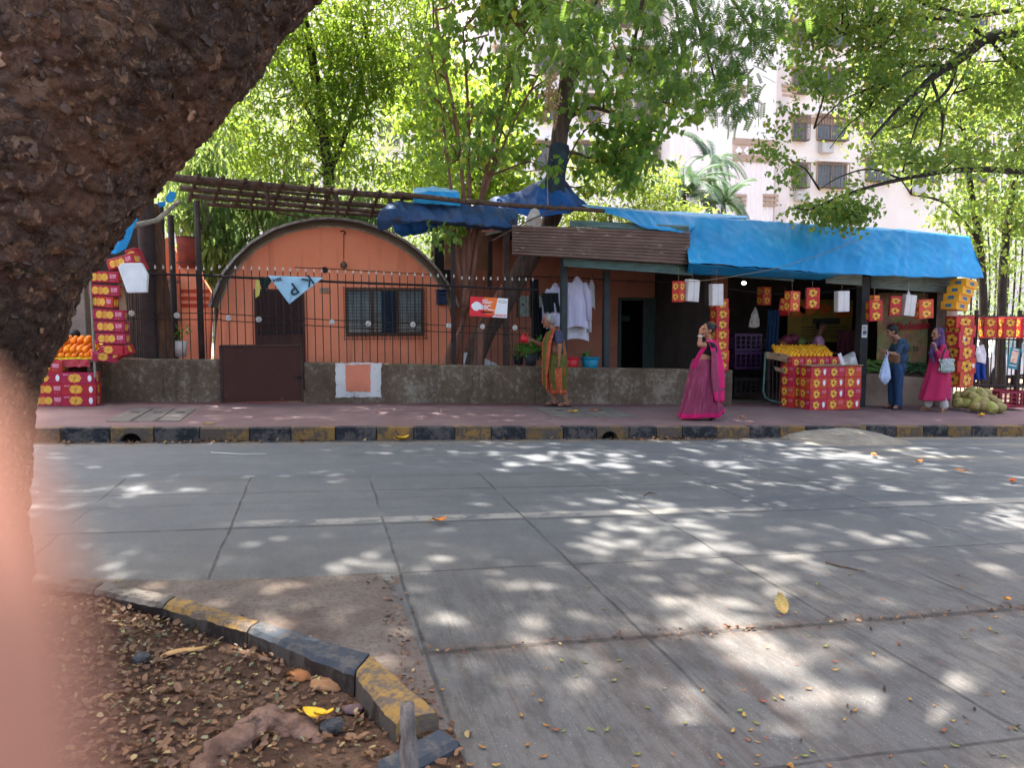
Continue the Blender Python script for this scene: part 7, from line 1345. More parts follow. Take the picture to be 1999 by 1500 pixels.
C2 = clump_pts([(tuple(P(*p, Y)), (r, r, r * .75)) for p, Y, r in vis], 62, .14, 9)
V1, F1 = leaf_arrays(C1, .36, COMP, (.5, .4)); V2, F2 = leaf_arrays(C2, .17, COMP, (.75, .35)); o_ = np.array(LOC[ft])
link('crown', npmesh('crown', np.concatenate([V1, V2]) - o_, np.concatenate([F1, F2 + len(V1)])), LFD, ft, LOC[ft])
rt = [G(390, 1530, 0), G(450, 1462, .03), G(515, 1420, .04), G(580, 1425, .03), G(640, 1470, -.01)]; mb = MB(); pth = smoothpath([(p, r) for p, r in zip(rt, (.05, .06, .062, .055, .03))], 14); mb.tube([p for p, r in pth], [r for p, r in pth], 24)
for i, v in enumerate(mb.v): p = Vector(v); c_ = pth[min(i // 24, len(pth) - 1)][0]; mb.v[i] = tuple(p + (p - c_) * (.45 * noise.noise(p * 14) + .3 * noise.noise(p * 34)))
mb.build('root', M('root_bark', S(82, 58, 46), S(42, 29, 23), 7, .9, .8, 40, c3=S(128, 98, 80)), ft, True)

# ================================================================ trees behind
LB1 = leaf_mat('mango_leaf', (.04, .10, .015), (.15, .27, .03), (.40, .34, .04), (.36, .50, .05), .5, .05); LB2 = leaf_mat('heart_leaf', (.04, .10, .02), (.12, .24, .035), (.45, .38, .04), (.36, .50, .06), .46, .04); LB3 = leaf_mat('far_leaf', (.07, .15, .05), (.14, .25, .08), (.34, .30, .08), (.38, .48, .12), .5, .05); LB4 = leaf_mat('small_leaf', (.06, .14, .025), (.16, .26, .05), (.44, .36, .05), (.34, .44, .06), .46, .05); LB5 = leaf_mat('yellowing_leaf', (.07, .15, .03), (.16, .25, .05), (.44, .32, .05), (.38, .46, .07), .48, .10)
TB = M('tree_bark_mid', S(96, 78, 66), S(62, 50, 44), 5, .9, .6, stretch=(3, 3, .6)); TBD = M('tree_bark_dark', S(62, 54, 50), S(42, 36, 34), 6, .9, .6, stretch=(3, 3, .6)); TBR = M('tree_bark_reddish', S(134, 94, 74), S(96, 66, 54), 5, .9, .4, stretch=(3, 3, .5))
def CP(lst, Y, dy=.6): return [(tuple(P(px, py, Y + random.uniform(-dy, dy))), (r * 1.1, r, r * .8)) for px, py, r in lst]
def fill(x0, x1, y0, y1, n, r, keep=None):
    out = []
    while len(out) < n:
        px, py = random.uniform(x0, x1), random.uniform(y0, y1)
        if keep is None or keep(px, py): out.append((px, py, r * random.uniform(.7, 1.25)))
    return out
def tree(name, lab, Y, stems, cl, per, size, tmpl, lm, bm_, sub=.2, nsub=8, pitch=(.45, .45), group=None, twig=0, dy=.6):
    p0 = P(stems[0][0][0][0], 700, Y); t = thing(name, lab, 'tree', (p0.x, Y, pz(p0.x)), group); mb = MB()
    for pts, r0, r1 in stems:
        path = [P(q[0], q[1], Y + (q[2] if len(q) > 2 else 0)) for q in pts]
        if pts[0][1] >= 690: path[0].z = pz(path[0].x) - .05
        sp_ = smoothpath([(p, r0 + (r1 - r0) * i / (len(path) - 1)) for i, p in enumerate(path)], 5); mb.tube([p for p, r in sp_], [r * (1 + .12 * noise.noise(p * 3)) for p, r in sp_], 10)
    CC = CP(cl, Y, dy)
    if twig:
        allp = [Vector(v) for v in mb.v[::10]]
        for c, r in CC[::max(1, len(CC) // twig)]:
            c = Vector(c); a = min(allp, key=lambda q: (q - c).length + (0 if q.z < c.z else .6)); m_ = a.lerp(c, .5) + Vector((random.gauss(0, .15), random.gauss(0, .15), random.gauss(.1, .1))); mb.tube([a, m_, c], [.022, .014, .005], 5)
    mb.build('trunk', bm_, t, True); leaves('crown', clump_pts(CC, per, sub, nsub), size, tmpl, lm, t, pitch); return t
random.seed(3)
gap = lambda px, py: not (600 < px < 650 and 40 < py < 130)
tree('mango_tree', 'dense bright green mango tree with long drooping leaves behind the pergola', 19.5, [([(640, 700), (645, 420), (630, 250), (600, 60), (560, -100)], .16, .07), ([(640, 350), (700, 180), (720, 0)], .07, .03), ([(630, 260), (580, 180), (540, 110)], .06, .03)],
     fill(420, 860, -60, 400, 95, .85, gap), 190, .20, LONG, LB1, TBD, .22, 9, (.45, .55), twig=30, dy=1.2)
tree('ashoka_tree', 'slim dark-trunked tree with hanging grey-green leaves left of the round house', 17.8, [([(428, 700), (424, 560), (410, 420), (402, 250), (410, 60)], .10, .05)], fill(345, 470, 270, 560, 26, .5) + fill(480, 760, 395, 470, 16, .45), 190, .22, LONG, LB3, TBD, .2, 8, (1.1, .3), twig=14)
tree('background_tree', 'pale hazy green tree in the gap far behind the round house', 27, [([(560, 700), (555, 420), (570, 200)], .2, .08)], fill(300, 900, 180, 620, 60, 1.5), 170, .24, LONG, LB3, TB, .5, 8, (.8, .5), group='trees far behind', dy=2)
tree('background_tree', 'sunlit bushy tree right of the multi-stemmed tree above the blue tarps', 22, [([(930, 700), (940, 420), (930, 200)], .14, .05)], fill(800, 1010, 130, 410, 34, .8), 190, .18, HEART, LB1, TB, .25, 8, (.6, .4), group='trees far behind', dy=1.5)
tree('background_tree', 'tree with light foliage showing under the dark tarp bundle at right of the round roof', 24, [([(845, 700), (842, 560), (850, 420)], .1, .06)], fill(790, 900, 430, 640, 16, .8), 150, .16, LONG, LB3, TB, .3, 8, group='trees far behind')
random.seed(9)
tree('multi_stem_tree', 'multi-stemmed tree with thin reddish stems rising through the railing before the shed', WY + .55, [([(880, 712), (892, 670), (905, 620), (906, 500), (906, 400), (892, 250), (868, 130), (850, 20)], .055, .022), ([(905, 620), (914, 500), (916, 380), (914, 220), (904, 60)], .05, .02), ([(908, 610), (932, 480), (940, 380), (980, 210), (1025, 70)], .055, .02), ([(905, 600), (922, 470), (948, 370), (1000, 245), (1050, 150)], .05, .014), ([(900, 560), (884, 420), (876, 330), (860, 200), (838, 90)], .035, .012), ([(925, 712), (940, 650), (956, 610), (985, 560)], .12, .07), ([(866, 715), (880, 690), (900, 650)], .11, .08), ([(935, 400), (960, 330), (985, 230), (1010, 120)], .03, .01)],
     fill(820, 1070, -20, 330, 52, .34) + [(890, 445, .1), (880, 470, .12), (865, 455, .1)], 44, .115, HEART, LB2, TBR, .13, 7, (.9, .4), twig=30, dy=.7)
t3 = tree('peepal_tree', 'tall tree with a cloth-wrapped trunk rising through the shed roof', WY + .7, [([(905, 715), (935, 672), (985, 590), (1035, 500), (1070, 440), (1083, 400), (1090, 290), (1104, 180), (1118, 80), (1140, -60)], .20, .13), ([(1098, 240), (1150, 210), (1220, 230), (1290, 260)], .05, .012), ([(1105, 170), (1160, 110), (1240, 120), (1330, 150)], .06, .012), ([(1092, 300), (1130, 300), (1190, 330), (1240, 370)], .03, .01), ([(1090, 360), (1130, 270), (1180, 220)], .02, .008), ([(1110, 130), (1060, 60), (1030, -40)], .06, .03), ([(1220, 180), (1300, 200), (1370, 215)], .03, .008)],
     fill(1120, 1330, 90, 250, 28, .34) + fill(1160, 1260, 250, 330, 16, .26) + [(1210, 345, .18), (1240, 300, .22), (1180, 300, .22), (1225, 375, .12), (1150, 360, .2), (1290, 230, .25), (1340, 210, .22), (1360, 230, .13), (1340, 170, .22), (1375, 185, .14), (1270, 265, .18), (1130, 310, .2), (1140, 330, .15), (1060, 200, .25), (1030, 280, .12), (1020, 300, .1)] + fill(1000, 1300, -60, 80, 18, .4), 38, .135, HEART, LB2, TB, .12, 6, (.9, .4), twig=30, dy=.6)
mb = MB(); wp = [(P(px, py, WY + .7), r) for px, py, r in ((1079, 408, .215), (1082, 380, .2), (1084, 350, .19), (1088, 318, .185), (1093, 283, .165))]; sp_ = smoothpath(wp, 8); mb.tube([p for p, r in sp_], [r * (1 + .10 * noise.noise(p * 6)) for p, r in sp_], 20); mb.build('cloth_wrap', M('wrap_dark', S(50, 66, 70), S(32, 42, 48), 5, .85, .6), t3, True)
TAS = leaf_mat('dried_tassel', (.42, .28, .14), (.62, .44, .24), None, (.5, .34, .14), .25)
for (xa_, ya_, xb_, yb_, n_, w_) in ((1120, -30, 1122, 90, 240, .06), (1088, 60, 1075, 215, 460, .10), (1100, -20, 1108, 60, 200, .05), (1090, 180, 1082, 250, 140, .035), (1075, 130, 1062, 235, 200, .06)):
    u_ = rng.uniform(0, 1, n_); a, c = np.array(P(xa_, ya_, WY + .2)), np.array(P(xb_, yb_, WY + .2)); C = a + (c - a) * u_[:, None] + rng.normal(size=(n_, 3)) * w_ * (1 - .7 * u_[:, None]); leaves('dried_tassel', C, .05, ROUND, TAS, t3, (1.2, .3))
random.seed(14)
tree('right_tree', 'spreading tree with dark bare limbs reaching in from the right', 12.2, [([(2420, 700), (2380, 400), (2250, 150), (2100, 60), (1999, 62), (1925, 76), (1898, 96), (1858, 126), (1818, 152), (1780, 188), (1742, 224), (1700, 272)], .19, .018), ([(1930, 76), (1868, 40), (1800, 36), (1740, 42), (1660, 62), (1590, 100)], .045, .01), ([(1868, 120), (1850, 175), (1800, 222), (1780, 272), (1762, 335)], .04, .01), ([(1850, 128), (1790, 130), (1735, 168), (1690, 175), (1640, 200), (1590, 250)], .035, .008), ([(1880, 110), (1840, 95), (1760, 100), (1690, 90), (1620, 120)], .03, .006), ([(1780, 190), (1720, 200), (1660, 240), (1620, 290)], .022, .006), ([(1818, 152), (1840, 230), (1830, 300), (1800, 360)], .03, .008), ([(2010, 150), (1975, 125), (1935, 80)], .05, .03), ([(1818, 152), (1800, 200), (1770, 240), (1740, 250)], .025, .008), ([(1900, 95), (1880, 150), (1850, 200), (1840, 240)], .02, .008), ([(2100, 60), (2000, 20), (1900, 30), (1800, 5), (1700, -20)], .06, .02), ([(1735, 168), (1700, 150), (1620, 160)], .018, .006), ([(2300, 300), (2100, 340), (1900, 330), (1760, 350), (1650, 380), (1580, 410)], .08, .012), ([(1760, 350), (1700, 330), (1640, 345), (1600, 370)], .02, .008)],
     fill(1560, 2050, -40, 330, 175, .30, lambda px, py: py < 60 + (px - 1460) * .9 and not (1570 < px < 1720 and 260 < py < 400)) + [(1510, 260, .2), (1520, 300, .2), (1490, 290, .14), (1545, 330, .2), (1530, 350, .16), (1580, 60, .3), (1555, 120, .2), (1545, 215, .16), (1600, 400, .22), (1560, 410, .2), (1640, 395, .25), (1680, 360, .2), (1700, 300, .2), (1600, 20, .3)] + fill(1600, 1720, 395, 440, 12, .2), 80, .085, HEART, LB4, TBD, .13, 8, (.6, .5), twig=46, dy=.7)
tree('roadside_tree', 'leafy tree filling the right edge above the iron fence', 16.5, [([(1925, 700), (1918, 540), (1900, 400), (1880, 250)], .12, .05), ([(1955, 700), (1960, 500), (1990, 300)], .14, .06), ([(1918, 480), (1850, 400), (1780, 380)], .05, .02)], fill(1680, 2100, 120, 520, 88, .5, lambda px, py: py < 250 + (px - 1640) * .9), 90, .12, HEART, LB4, TBD, .2, 8, (.6, .5), twig=26, dy=1.2)
tree('thicket_tree', 'thin-stemmed thicket with sparse leaves behind the iron fence', 19, [([(1880 + 11 * k, 700), (1884 + 12 * k, 560), (1872 + 14 * k, 430), (1860 + 16 * k, 260)], .035, .015) for k in range(13)], fill(1860, 2100, 330, 660, 64, .6), 110, .13, LONG, LB3, TBD, .3, 8, (.6, .5), dy=1.5)
random.seed(17)
tree('mango_tree', 'yellowing young mango tree behind the shed roof left of the palms', 22, [([(1190, 700), (1195, 500), (1190, 400)], .1, .05)], fill(1110, 1290, 325, 440, 30, .55) + fill(1180, 1230, 290, 330, 6, .45) + fill(1290, 1400, 405, 430, 6, .3), 120, .2, LONG, LB5, TB, .2, 8, (.5, .5))
# palms
PLM = leaf_mat('palm_leaf', (.03, .075, .04), (.06, .11, .06), None, (.10, .18, .06), .3)
def palm(px, ytop, Y, n, L_, lab):
    c = P(px, ytop, Y); t = thing('palm_tree', lab, 'palm', (c.x, Y, pz(c.x)), 'palms before the white building'); mb = MB(); mb.tube([(c.x, Y, pz(c.x)), (c.x + .1, Y, c.z * .5), c], [.14, .11, .09], 10); mb.build('trunk', TB, t, True); V, Fq = [], []; st = MB()
    for k in range(n):
        az = 2 * math.pi * k / n + random.uniform(-.2, .2); el = random.uniform(.35, 1.35); d = Vector((math.cos(az) * math.cos(el), math.sin(az) * math.cos(el), math.sin(el))); p = c.copy(); path = []; ln = L_ * random.uniform(.8, 1.1)
        for j in range(15): path.append(p.copy()); p = p + d * ln / 14; d = (d + Vector((0, 0, -.13 - .05 * math.cos(el)))).normalized()
        st.tube(path, [.018 * (1 - .06 * j) for j in range(15)], 4)
        for j in range(2, 15):
            tt = (path[j] - path[j - 1]).normalized(); a_, b_ = frame(tt); a_ = tt.cross(Vector((0, 0, 1))).normalized() if abs(tt.z) < .98 else a_
            for s in (-1, 1):
                for h in (0, .5):
                    q_ = path[j - 1].lerp(path[j], h); w_ = .035; lf = ln * .24 * math.sin(math.pi * (j + 1) / 17) ** .6; e = q_ + (a_ * s + tt * .7 - Vector((0, 0, .35))).normalized() * lf; i0 = len(V); V += [q_ - tt * w_ * .4, q_.lerp(e, .5) - tt * w_, e, q_.lerp(e, .5) + tt * w_]; Fq.append((i0, i0 + 1, i0 + 2, i0 + 3))
    st.build('frond_stalks', PLM, t); link('crown', npmesh('crown', np.array([tuple(v) for v in V]) - np.array(LOC[t]), np.array(Fq)), PLM, t, LOC[t])
random.seed(4)
palm(1335, 385, 27, 22, 2.6, 'large full palm before the white building'); palm(1385, 315, 30, 14, 2.0, 'tall thin palm behind the large palm'); palm(1412, 400, 27, 14, 1.6, 'small palm at the right of the palm group'); palm(1300, 400, 28, 14, 2.0, 'low palm at the left of the palm group')

# ================================================================ apartment buildings
WBL = M('building_white', S(248, 242, 238), S(242, 232, 226), .25, .85, .05); WBB = M('building_beige', S(246, 236, 224), S(238, 226, 212), .3, .85, .05); WBT = M('building_tan', S(186, 160, 138), S(170, 144, 124), .5, .85); WGL = M('building_glass', S(78, 84, 86), S(120, 124, 122), .4, .15, spec=.6); GRL = M('window_grille', S(120, 112, 106), S(90, 84, 80), 3, .7)
BYY = 42.0; c = P(1350, 600, BYY); ap = thing('apartment_building', 'tall white and beige apartment block with fluted panels behind the palms', 'building', (c.x, BYY, pz(c.x))); zb_ = pz(60) - 1
def slab(name, px0, px1, Y, ztop, mat, d=8):
    mb = MB(); a, e = P(px0, 300, Y).x, P(px1, 300, Y).x; mb.box2((a, Y, zb_), (e, Y + d, ztop)); return mb.build(name, mat, ap)
slab('wall', 1308, 1537, BYY, 34, WBL); slab('wall', 925, 1308, BYY + 1.6, 34, WBL); slab('wall', 1537, 2250, BYY + 2.2, 34, WBB)
def band(px0, py0, px1, py1, Y, mat, name='band', d=.12):
    x0, x1, z0, z1 = rect(px0, py0, px1, py1, Y); mb = MB(); mb.box2((x0, Y - d, z0), (x1, Y - .005, z1)); return mb.build(name, mat, ap)
band(1430, 272, 1512, 284, BYY, WBT); band(1430, 304, 1512, 316, BYY, WBT); band(1430, 284, 1512, 304, BYY, M('band_pale', S(214, 190, 172), None, .5), d=.06)
mb = MB()
for k in range(5): x0, x1, z0, z1 = rect(1434 + 16 * k, 286, 1448 + 16 * k, 303, BYY); mx, mz = (x0 + x1) / 2, (z0 + z1) / 2; mb.prism([(x0, BYY - .09, mz), (mx, BYY - .09, z1), (x1, BYY - .09, mz), (mx, BYY - .09, z0)], (0, .02, 0))
mb.build('diamond_frieze', WBL, ap)
def flutes(px0, px1, py0, py1, n):
    x0, x1, z0, z1 = rect(px0, py0, px1, py1, BYY); mb = MB(); w_ = (x1 - x0) / n
    for k in range(n): mb.cyl((x0 + w_ * (k + .5), BYY + .02, z0), (x0 + w_ * (k + .5), BYY + .02, z1), w_ * .30, n=10)
    mb.build('fluted_panel', M('flute_cream', S(246, 236, 228), S(240, 226, 218), .5, .85), ap)
flutes(1432, 1510, 318, 560, 8); flutes(1312, 1385, 130, 400, 8)
for px, py in ((1440, 175), (1538, 175), (1440, 388), (1502, 388), (1538, 60), (1440, -40)): 
    for k in range(3): band(px - 14, py - 8 + k * 9, px + 14, py - 3 + k * 9, BYY, WBT, 'capital_moulding', .25 - .05 * k)
band(1432, 150, 1446, 270, BYY, WBL, 'pilaster', .1); band(1425, 318, 1431, 560, BYY, WBL, 'pilaster', .1); band(1512, 130, 1535, 560, BYY, M('pilaster_cream', S(230, 216, 206), None, .5), 'pilaster', .14)
def window(px, py, w_, h_, Y, grille=True, ac=False):
    x0, x1, z0, z1 = rect(px - w_ / 2, py - h_ / 2, px + w_ / 2, py + h_ / 2, Y); mb = MB(); mb.box2((x0, Y - .03, z0), (x1, Y - .006, z1)); wn = mb.build('window', WGL, ap); mb = MB(); t_ = .07
    for a, c_ in (((x0 - t_, z0 - t_), (x1 + t_, z0)), ((x0 - t_, z1), (x1 + t_, z1 + t_)), ((x0 - t_, z0), (x0, z1)), ((x1, z0), (x1 + t_, z1)), (((x0 + x1) / 2 - .03, z0), ((x0 + x1) / 2 + .03, z1))): mb.box2((a[0], Y - .09, a[1]), (c_[0], Y - .004, c_[1]))
    mb.build('window_frame', WBT, wn); mb = MB(); mb.box2((x0 - .25, Y - .5, z1 + .12), (x1 + .25, Y - .004, z1 + .2)); mb.build('sun_shade', WBB, wn)
    if grille:
        mb = MB()
        for k in range(11): xx = x0 + (x1 - x0) * k / 10; mb.box2((xx - .015, Y - .48, z0 - .12), (xx + .015, Y - .45, z1 + .05))
        for zz in (z0 - .12, (z0 + z1) / 2, z1): mb.box2((x0, Y - .485, zz), (x1, Y - .445, zz + .04))
        mb.box2((x0, Y - .45, z0 - .14), (x1, Y - .01, z0 - .1)); mb.build('grille', GRL, wn)
    if ac: mb = MB(); mb.box2((x0 + .1, Y - .5, z0 - .95), (x0 + .95, Y - .05, z0 - .35), bev=.03); mb.build('air_conditioner', M('ac_white', S(200, 198, 192), S(170, 168, 162), 1, .6), wn)
for r_ in range(6):
    yy = 343 - r_ * 92
    for px, w_ in ((1560, 26), (1622, 54), (1712, 44), (1800, 54), (1900, 50)): window(px, yy - (12 if px > 1700 else 0), w_, 42, BYY + 2.2, True, (r_ + px) % 3 == 0)
    for px, w_ in ((985, 34), (1068, 44), (1150, 40), (1215, 26), (1262, 40)): window(px, yy - 40, w_, 44, BYY + 1.6, True, (r_ + px) % 4 == 0)
band(1537, 232, 1700, 244, BYY + 2.2, WBT); band(925, 205, 1308, 216, BYY + 1.6, WBT); band(1050, 330, 1080, 420, BYY + 1.6, WBT, 'niche', .05)
c = P(600, 600, 52); ap2 = thing('apartment_building', 'pale apartment block showing through leaves behind the mango tree at left', 'building', (c.x, 52, pz(c.x))); ap = ap2; mb = MB(); mb.box2((P(-500, 300, 52).x, 52, zb_), (P(900, 300, 52).x, 60, 30)); mb.build('wall', WBL, ap2)
for r_ in range(5):
    for px in (150, 260, 370, 480, 590, 660, 760, 860): window(px, 420 - r_ * 80, 36, 40, 52, True)
# ================================================================ litter you can count, bed objects
def leafmesh(name, L_, wd, curl, mat, ser=0, n=8):
    mb = MB(); rows = []
    for i in range(n + 1):
        t_ = i / n; w_ = wd * (math.sin(math.pi * min(1, t_ * .93 + .02)) ** .75) * (1 + ser * (1 if i % 2 else -1)); z = curl * (t_ - .5) ** 2 * L_ * 2
        rows.append([(L_ * (t_ - .5), w_ * u, z + abs(u) * wd * .35 + .002) for u in (-1, -.5, 0, .5, 1)])
    mb.grid(rows); mb.tube([(-L_ * .5, 0, .002), (-L_ * .72, 0, curl * L_ * .4 + .004)], [.0015 * L_ / .06, .001 * L_ / .06], 5); me = mb.mesh(name, smooth=True); me.materials.append(mat); return me
def fm(n, a, b_): return M(n, a, b_, 20, .7, .2, 60, rnd=.15)
FLs = [leafmesh('fallen_leaf', .058, .013, .35, fm('leaf_yellow', S(160, 122, 56), S(130, 90, 42))), leafmesh('fallen_leaf', .054, .013, .5, fm('leaf_brown', S(150, 88, 52), S(120, 66, 42))), leafmesh('fallen_leaf', .06, .014, .25, fm('leaf_olive', S(120, 120, 62), S(98, 94, 50))), leafmesh('fallen_leaf', .055, .013, .6, fm('leaf_dark', S(66, 50, 40), S(46, 36, 32)))]
FN = ['small yellow dry leaf lying on the grey concrete road', 'small brown dry leaf lying on the grey concrete road', 'small olive-green leaf lying on the grey concrete road', 'small dark dry leaf lying on the grey concrete road']
for k in range(120):
    i = random.choice([0, 0, 0, 1, 1, 2, 2, 3]); px, py = random.uniform(860, 1999), 1500 - 420 * random.random() ** 1.6
    if px < 1000 and py < 1180: continue
    p = G(px, py, .004)
    place('fallen_leaf', FLs[i], FN[i], 'leaf', p, (random.uniform(-.15, .15), random.uniform(-.15, .15), random.uniform(0, 6.3)), random.uniform(.3, .62), ('yellow', 'brown', 'olive-green', 'dark')[i] + ' fallen leaves on the road')
BIGY = leafmesh('fallen_leaf', .2, .066, .16, fm('leaf_big_yellow', S(190, 156, 96), S(166, 124, 66)), .10, 14); BIGO = leafmesh('fallen_leaf', .13, .036, .3, fm('leaf_orange', S(226, 140, 56), S(190, 104, 40))); BIGB = leafmesh('fallen_leaf', .17, .055, .3, fm('leaf_yellow2', S(232, 176, 44), S(214, 150, 36)))
def bigleaf(me, px, py, off, lab, s=1, rot=(0, 0, 0)): place('fallen_leaf', me, lab, 'leaf', G(px, py, off), rot, s)
bigleaf(BIGY, 1524, 1180, .045, 'large serrated pale yellow leaf standing curled on the road slab', .58, (0, R(52), R(-100))); bigleaf(BIGO, 857, 1018, .02, 'curled orange leaf on the pale dust line of the road', 1.0, (0, .1, .4)); bigleaf(BIGO, 1706, 890, .02, 'first dry orange leaf in the row on the far right of the road', 1, (0, 0, 1)); bigleaf(BIGO, 1793, 903, .02, 'second dry orange leaf in the row on the far right of the road', 1, (0, 0, .3)); bigleaf(BIGO, 1877, 921, .02, 'third dry orange leaf in the row on the far right of the road', 1, (0, 0, 2)); bigleaf(BIGO, 1976, 941, .02, 'fourth dry orange leaf in the row on the far right of the road', 1, (0, 0, .6))
bigleaf(BIGB, 1119, 805, PAV + .03, "bright yellow leaf on the pavement right of the grey-haired woman's feet", .9, (0, .1, .2)); bigleaf(BIGO, 1160, 803, PAV + .02, 'dry orange leaf on the drain cover right of the bright yellow leaf', 1, (0, 0, 0)); bigleaf(BIGB, 786, 857, .03, 'yellow leaf in the gutter below a yellow kerb stone', 1, (0, 0, .1)); bigleaf(BIGY, 408, 830, PAV + .02, 'pale leaf on the kerb edge at left', .7, (0, 0, 0)); bigleaf(BIGO, 1372, 812, PAV + .02, 'orange leaf on the pavement beside the walking woman', .7, (0, 0, 0)); bigleaf(BIGO, 1447, 815, PAV + .02, 'orange leaf on the pavement behind the walking woman', .8, (0, 0, .2)); bigleaf(BIGB, 1915, 812, PAV + .02, 'yellow leaf on the pavement before the coconuts', 1, (0, 0, .4)); bigleaf(BIGO, 1965, 1172, .02, 'dry brown leaf at the right edge of the road', .55, (0, .2, .3))
bigleaf(BIGB, 612, 1396, .085, 'folded bright yellow leaf on the dark stone in the soil bed', .5, (.2, .2, -.2)); bigleaf(BIGB, 632, 1398, .09, 'second bright yellow leaf overlapping the folded one on the stone', .45, (-.3, .1, .3))
def rock(px, py, off, r, mat, lab, name='rock', cat='rock', sq=.7):
    c = G(px, py, off); mb = MB(); mb.ell((0, 0, 0), (r, r * .8, r * sq), 18, 12); s_ = random.uniform(0, 50)
    for i, v in enumerate(mb.v): p = Vector(v); d, pt = noise.voronoi(p * (1.6 / r) + Vector((s_, 0, 0))); mb.v[i] = tuple(p * (1 - .3 * d[0] + .12 * noise.noise(p * 3 / r + Vector((s_, 0, 0)))))
    o = link(name, mb.mesh(name), mat, None, c); return tag(o, lab, cat)
ST = M('stone_dark', S(84, 82, 78), S(56, 54, 52), 12, .9, .5, 50); rock(650, 1420, .04, .055, ST, 'dark grey stone half under the yellow leaf in the bed'); rock(276, 1288, .06, .05, ST, 'dark stone at the end of the tan bark strip'); rock(690, 1385, .035, .05, M('stone_purple', S(110, 88, 86), S(84, 66, 66), 10, .9, .3), 'flat purplish stone among leaves near the yellow kerb corner', sq=.3)
SHM = M('dry_sheath', S(160, 118, 78), S(128, 90, 58), 7, .8, .3, 30, stretch=(1, 4, 4))
def shell(px, py, off, L_, W_, H_, rz, lab, mat):
    c = G(px, py, off); mb = MB(); rows = []
    for i in range(13):
        t_ = i / 12; w_ = W_ * math.sin(math.pi * (t_ * .86 + .09)) ** .6; rows.append([(L_ * (t_ - .5), w_ * math.cos(g) * (1 + .22 * noise.noise((t_ * 5, g * 1.5, px))), H_ * math.sin(g) * math.sin(math.pi * (t_ * .9 + .05)) ** .5 + .006 * noise.noise((t_ * 5, g * 2, 1))) for g in [math.pi * k / 8 for k in range(9)]])
    mb.grid(rows); o = link('dry_sheath', mb.mesh('dry_sheath', smooth=True), mat, None, c); o.rotation_euler = (0, .1, rz); solid(o, .004); return tag(o, lab, 'dry sheath')
shell(587, 1322, .035, .12, .05, .022, .2, 'smaller orange-brown dry sheath by the inner face of the near kerb', M('dry_sheath2', S(176, 116, 66), S(140, 88, 50), 7, .8, .3, 30)); shell(645, 1338, .035, .16, .06, .026, -.15, 'larger tan dry sheath beside the orange-brown one in the bed', SHM)
mb = MB(); a, c = G(300, 1292, .05), G(402, 1258, .06); pth = [a.lerp(c, i / 10) + Vector((0, 0, .012 * math.sin(i * .5))) for i in range(11)]; mb.tube(pth, [.006 + .014 * math.sin(math.pi * (i + .5) / 11) for i in range(11)], 10, squash=.5); tag(mb.build('bark_strip', M('bark_strip', S(206, 160, 100), S(170, 122, 74), 8, .8, .3), smooth=True), 'long tan bark strip lying on the soil bed', 'bark strip')
mb = MB(); a = G(802, 1600, -.03); c = P(795, 1374, a.y + .05); pth = [a.lerp(c, i / 14) for i in range(15)]; mb.tube(pth, [.031 * (1 + .10 * noise.noise(p * 20)) * (1 - .012 * i) for i, p in enumerate(pth)], 16)
for i, v in enumerate(mb.v): p = Vector(v); mb.v[i] = tuple(p + Vector((noise.noise(p * 30), noise.noise(p * 30 + Vector((5, 0, 0))), 0)) * .005)
tag(mb.build('log', M('log_grey', S(134, 122, 112), S(84, 74, 68), 14, .9, .6, 60, stretch=(3, 3, .6)), smooth=True), 'short weathered grey log leaning upright against the yellow kerb corner', 'log')
tw = M('twig', S(110, 84, 64), S(70, 54, 44), 20, .9)
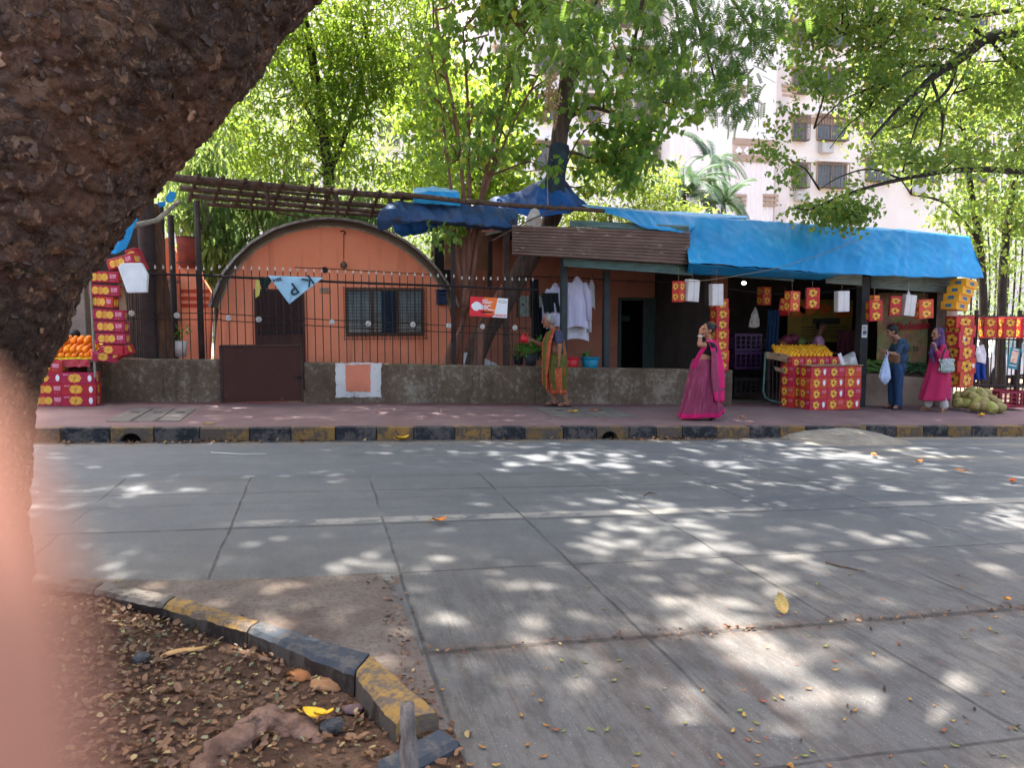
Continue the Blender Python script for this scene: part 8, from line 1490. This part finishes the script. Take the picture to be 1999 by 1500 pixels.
for k in range(26):
    x, y, z = bedpt(); a = Vector((x, y, z + .006)); g = random.uniform(0, 6.3); l_ = random.uniform(.06, .2); m_ = a + Vector((math.cos(g), math.sin(g), 0)) * l_ * .5 + Vector((0, 0, random.uniform(.005, .03))); mb = MB(); mb.tube([a, m_, a + Vector((math.cos(g + .3), math.sin(g + .3), 0)) * l_], [.0025, .002, .001], 5); tag(mb.build('twig', tw), 'thin dry twig lying among the leaves of the soil bed', 'twig', 'twigs in the soil bed')
for (pts, lab) in (([(1612, 1098), (1640, 1106), (1690, 1116)], 'thin dark twig lying on the road slab right of the big yellow leaf'), ([(1256, 968), (1266, 962), (1282, 964)], 'forked black twig on the far road slab'), ([(412, 884), (470, 887), (520, 886)], 'pale curved straw on the far road at left')):
    mb = MB(); pp = [G(px, py, .008) for px, py in pts]; mb.tube(pp, [.006, .006, .003], 5); tag(mb.build('twig', tw if 'dark' in lab or 'black' in lab else PW_), lab, 'twig')

# ================================================================ the photographer's finger over the lens
def near(px, py, d): v = ray(px, py).normalized(); return Vector((0, 0, HC)) + v * d
fg = thing('hand', 'blurred pinkish fingertip of the photographer covering the left edge of the lens', 'hand', near(-500, 2600, .06)); D_ = .046
tip, f1, f2, f3 = near(-376, 990, D_), near(-330, 1280, D_), near(-250, 1800, .05), near(-420, 2600, .065)
dn = (f3 - f2).normalized(); sd_ = near(-1400, 1500, D_) - near(-300, 1500, D_); sd_.normalize(); bk = dn.cross(sd_).normalized()
pm = f3 + dn * .05 + sd_ * .03; parts = [('c', tip, .0085, f1, .0098), ('c', f1, .0098, f2, .0095), ('c', f2, .0095, f3, .0105), ('e', pm, (.045, .045, .018), rotm(sd_, dn, bk)), ('c', pm + dn * .03, .028, pm + dn * .12 + sd_ * .02, .026)]
for k in (1, 2, 3): b0 = f3 + sd_ * .021 * k + dn * .006 * k; k1 = b0 - dn * .03 + bk * .012; k2 = k1 + dn * .004 + bk * .024; parts += [('c', b0, .010, k1, .0095), ('c', k1, .0095, k2, .009), ('c', k2, .009, k2 + dn * .02, .008)]
parts += [('c', pm + dn * .01 - sd_ * .025, .013, pm - sd_ * .055 - dn * .01, .0115), ('c', pm - sd_ * .055 - dn * .01, .0115, pm - sd_ * .065 - dn * .035, .010)]
me = shift(blob(parts, .0022, 4), LOC[fg]); fo = link('body', me, M('finger_skin', S(164, 114, 94), S(152, 104, 84), 30, .6), fg, LOC[fg])
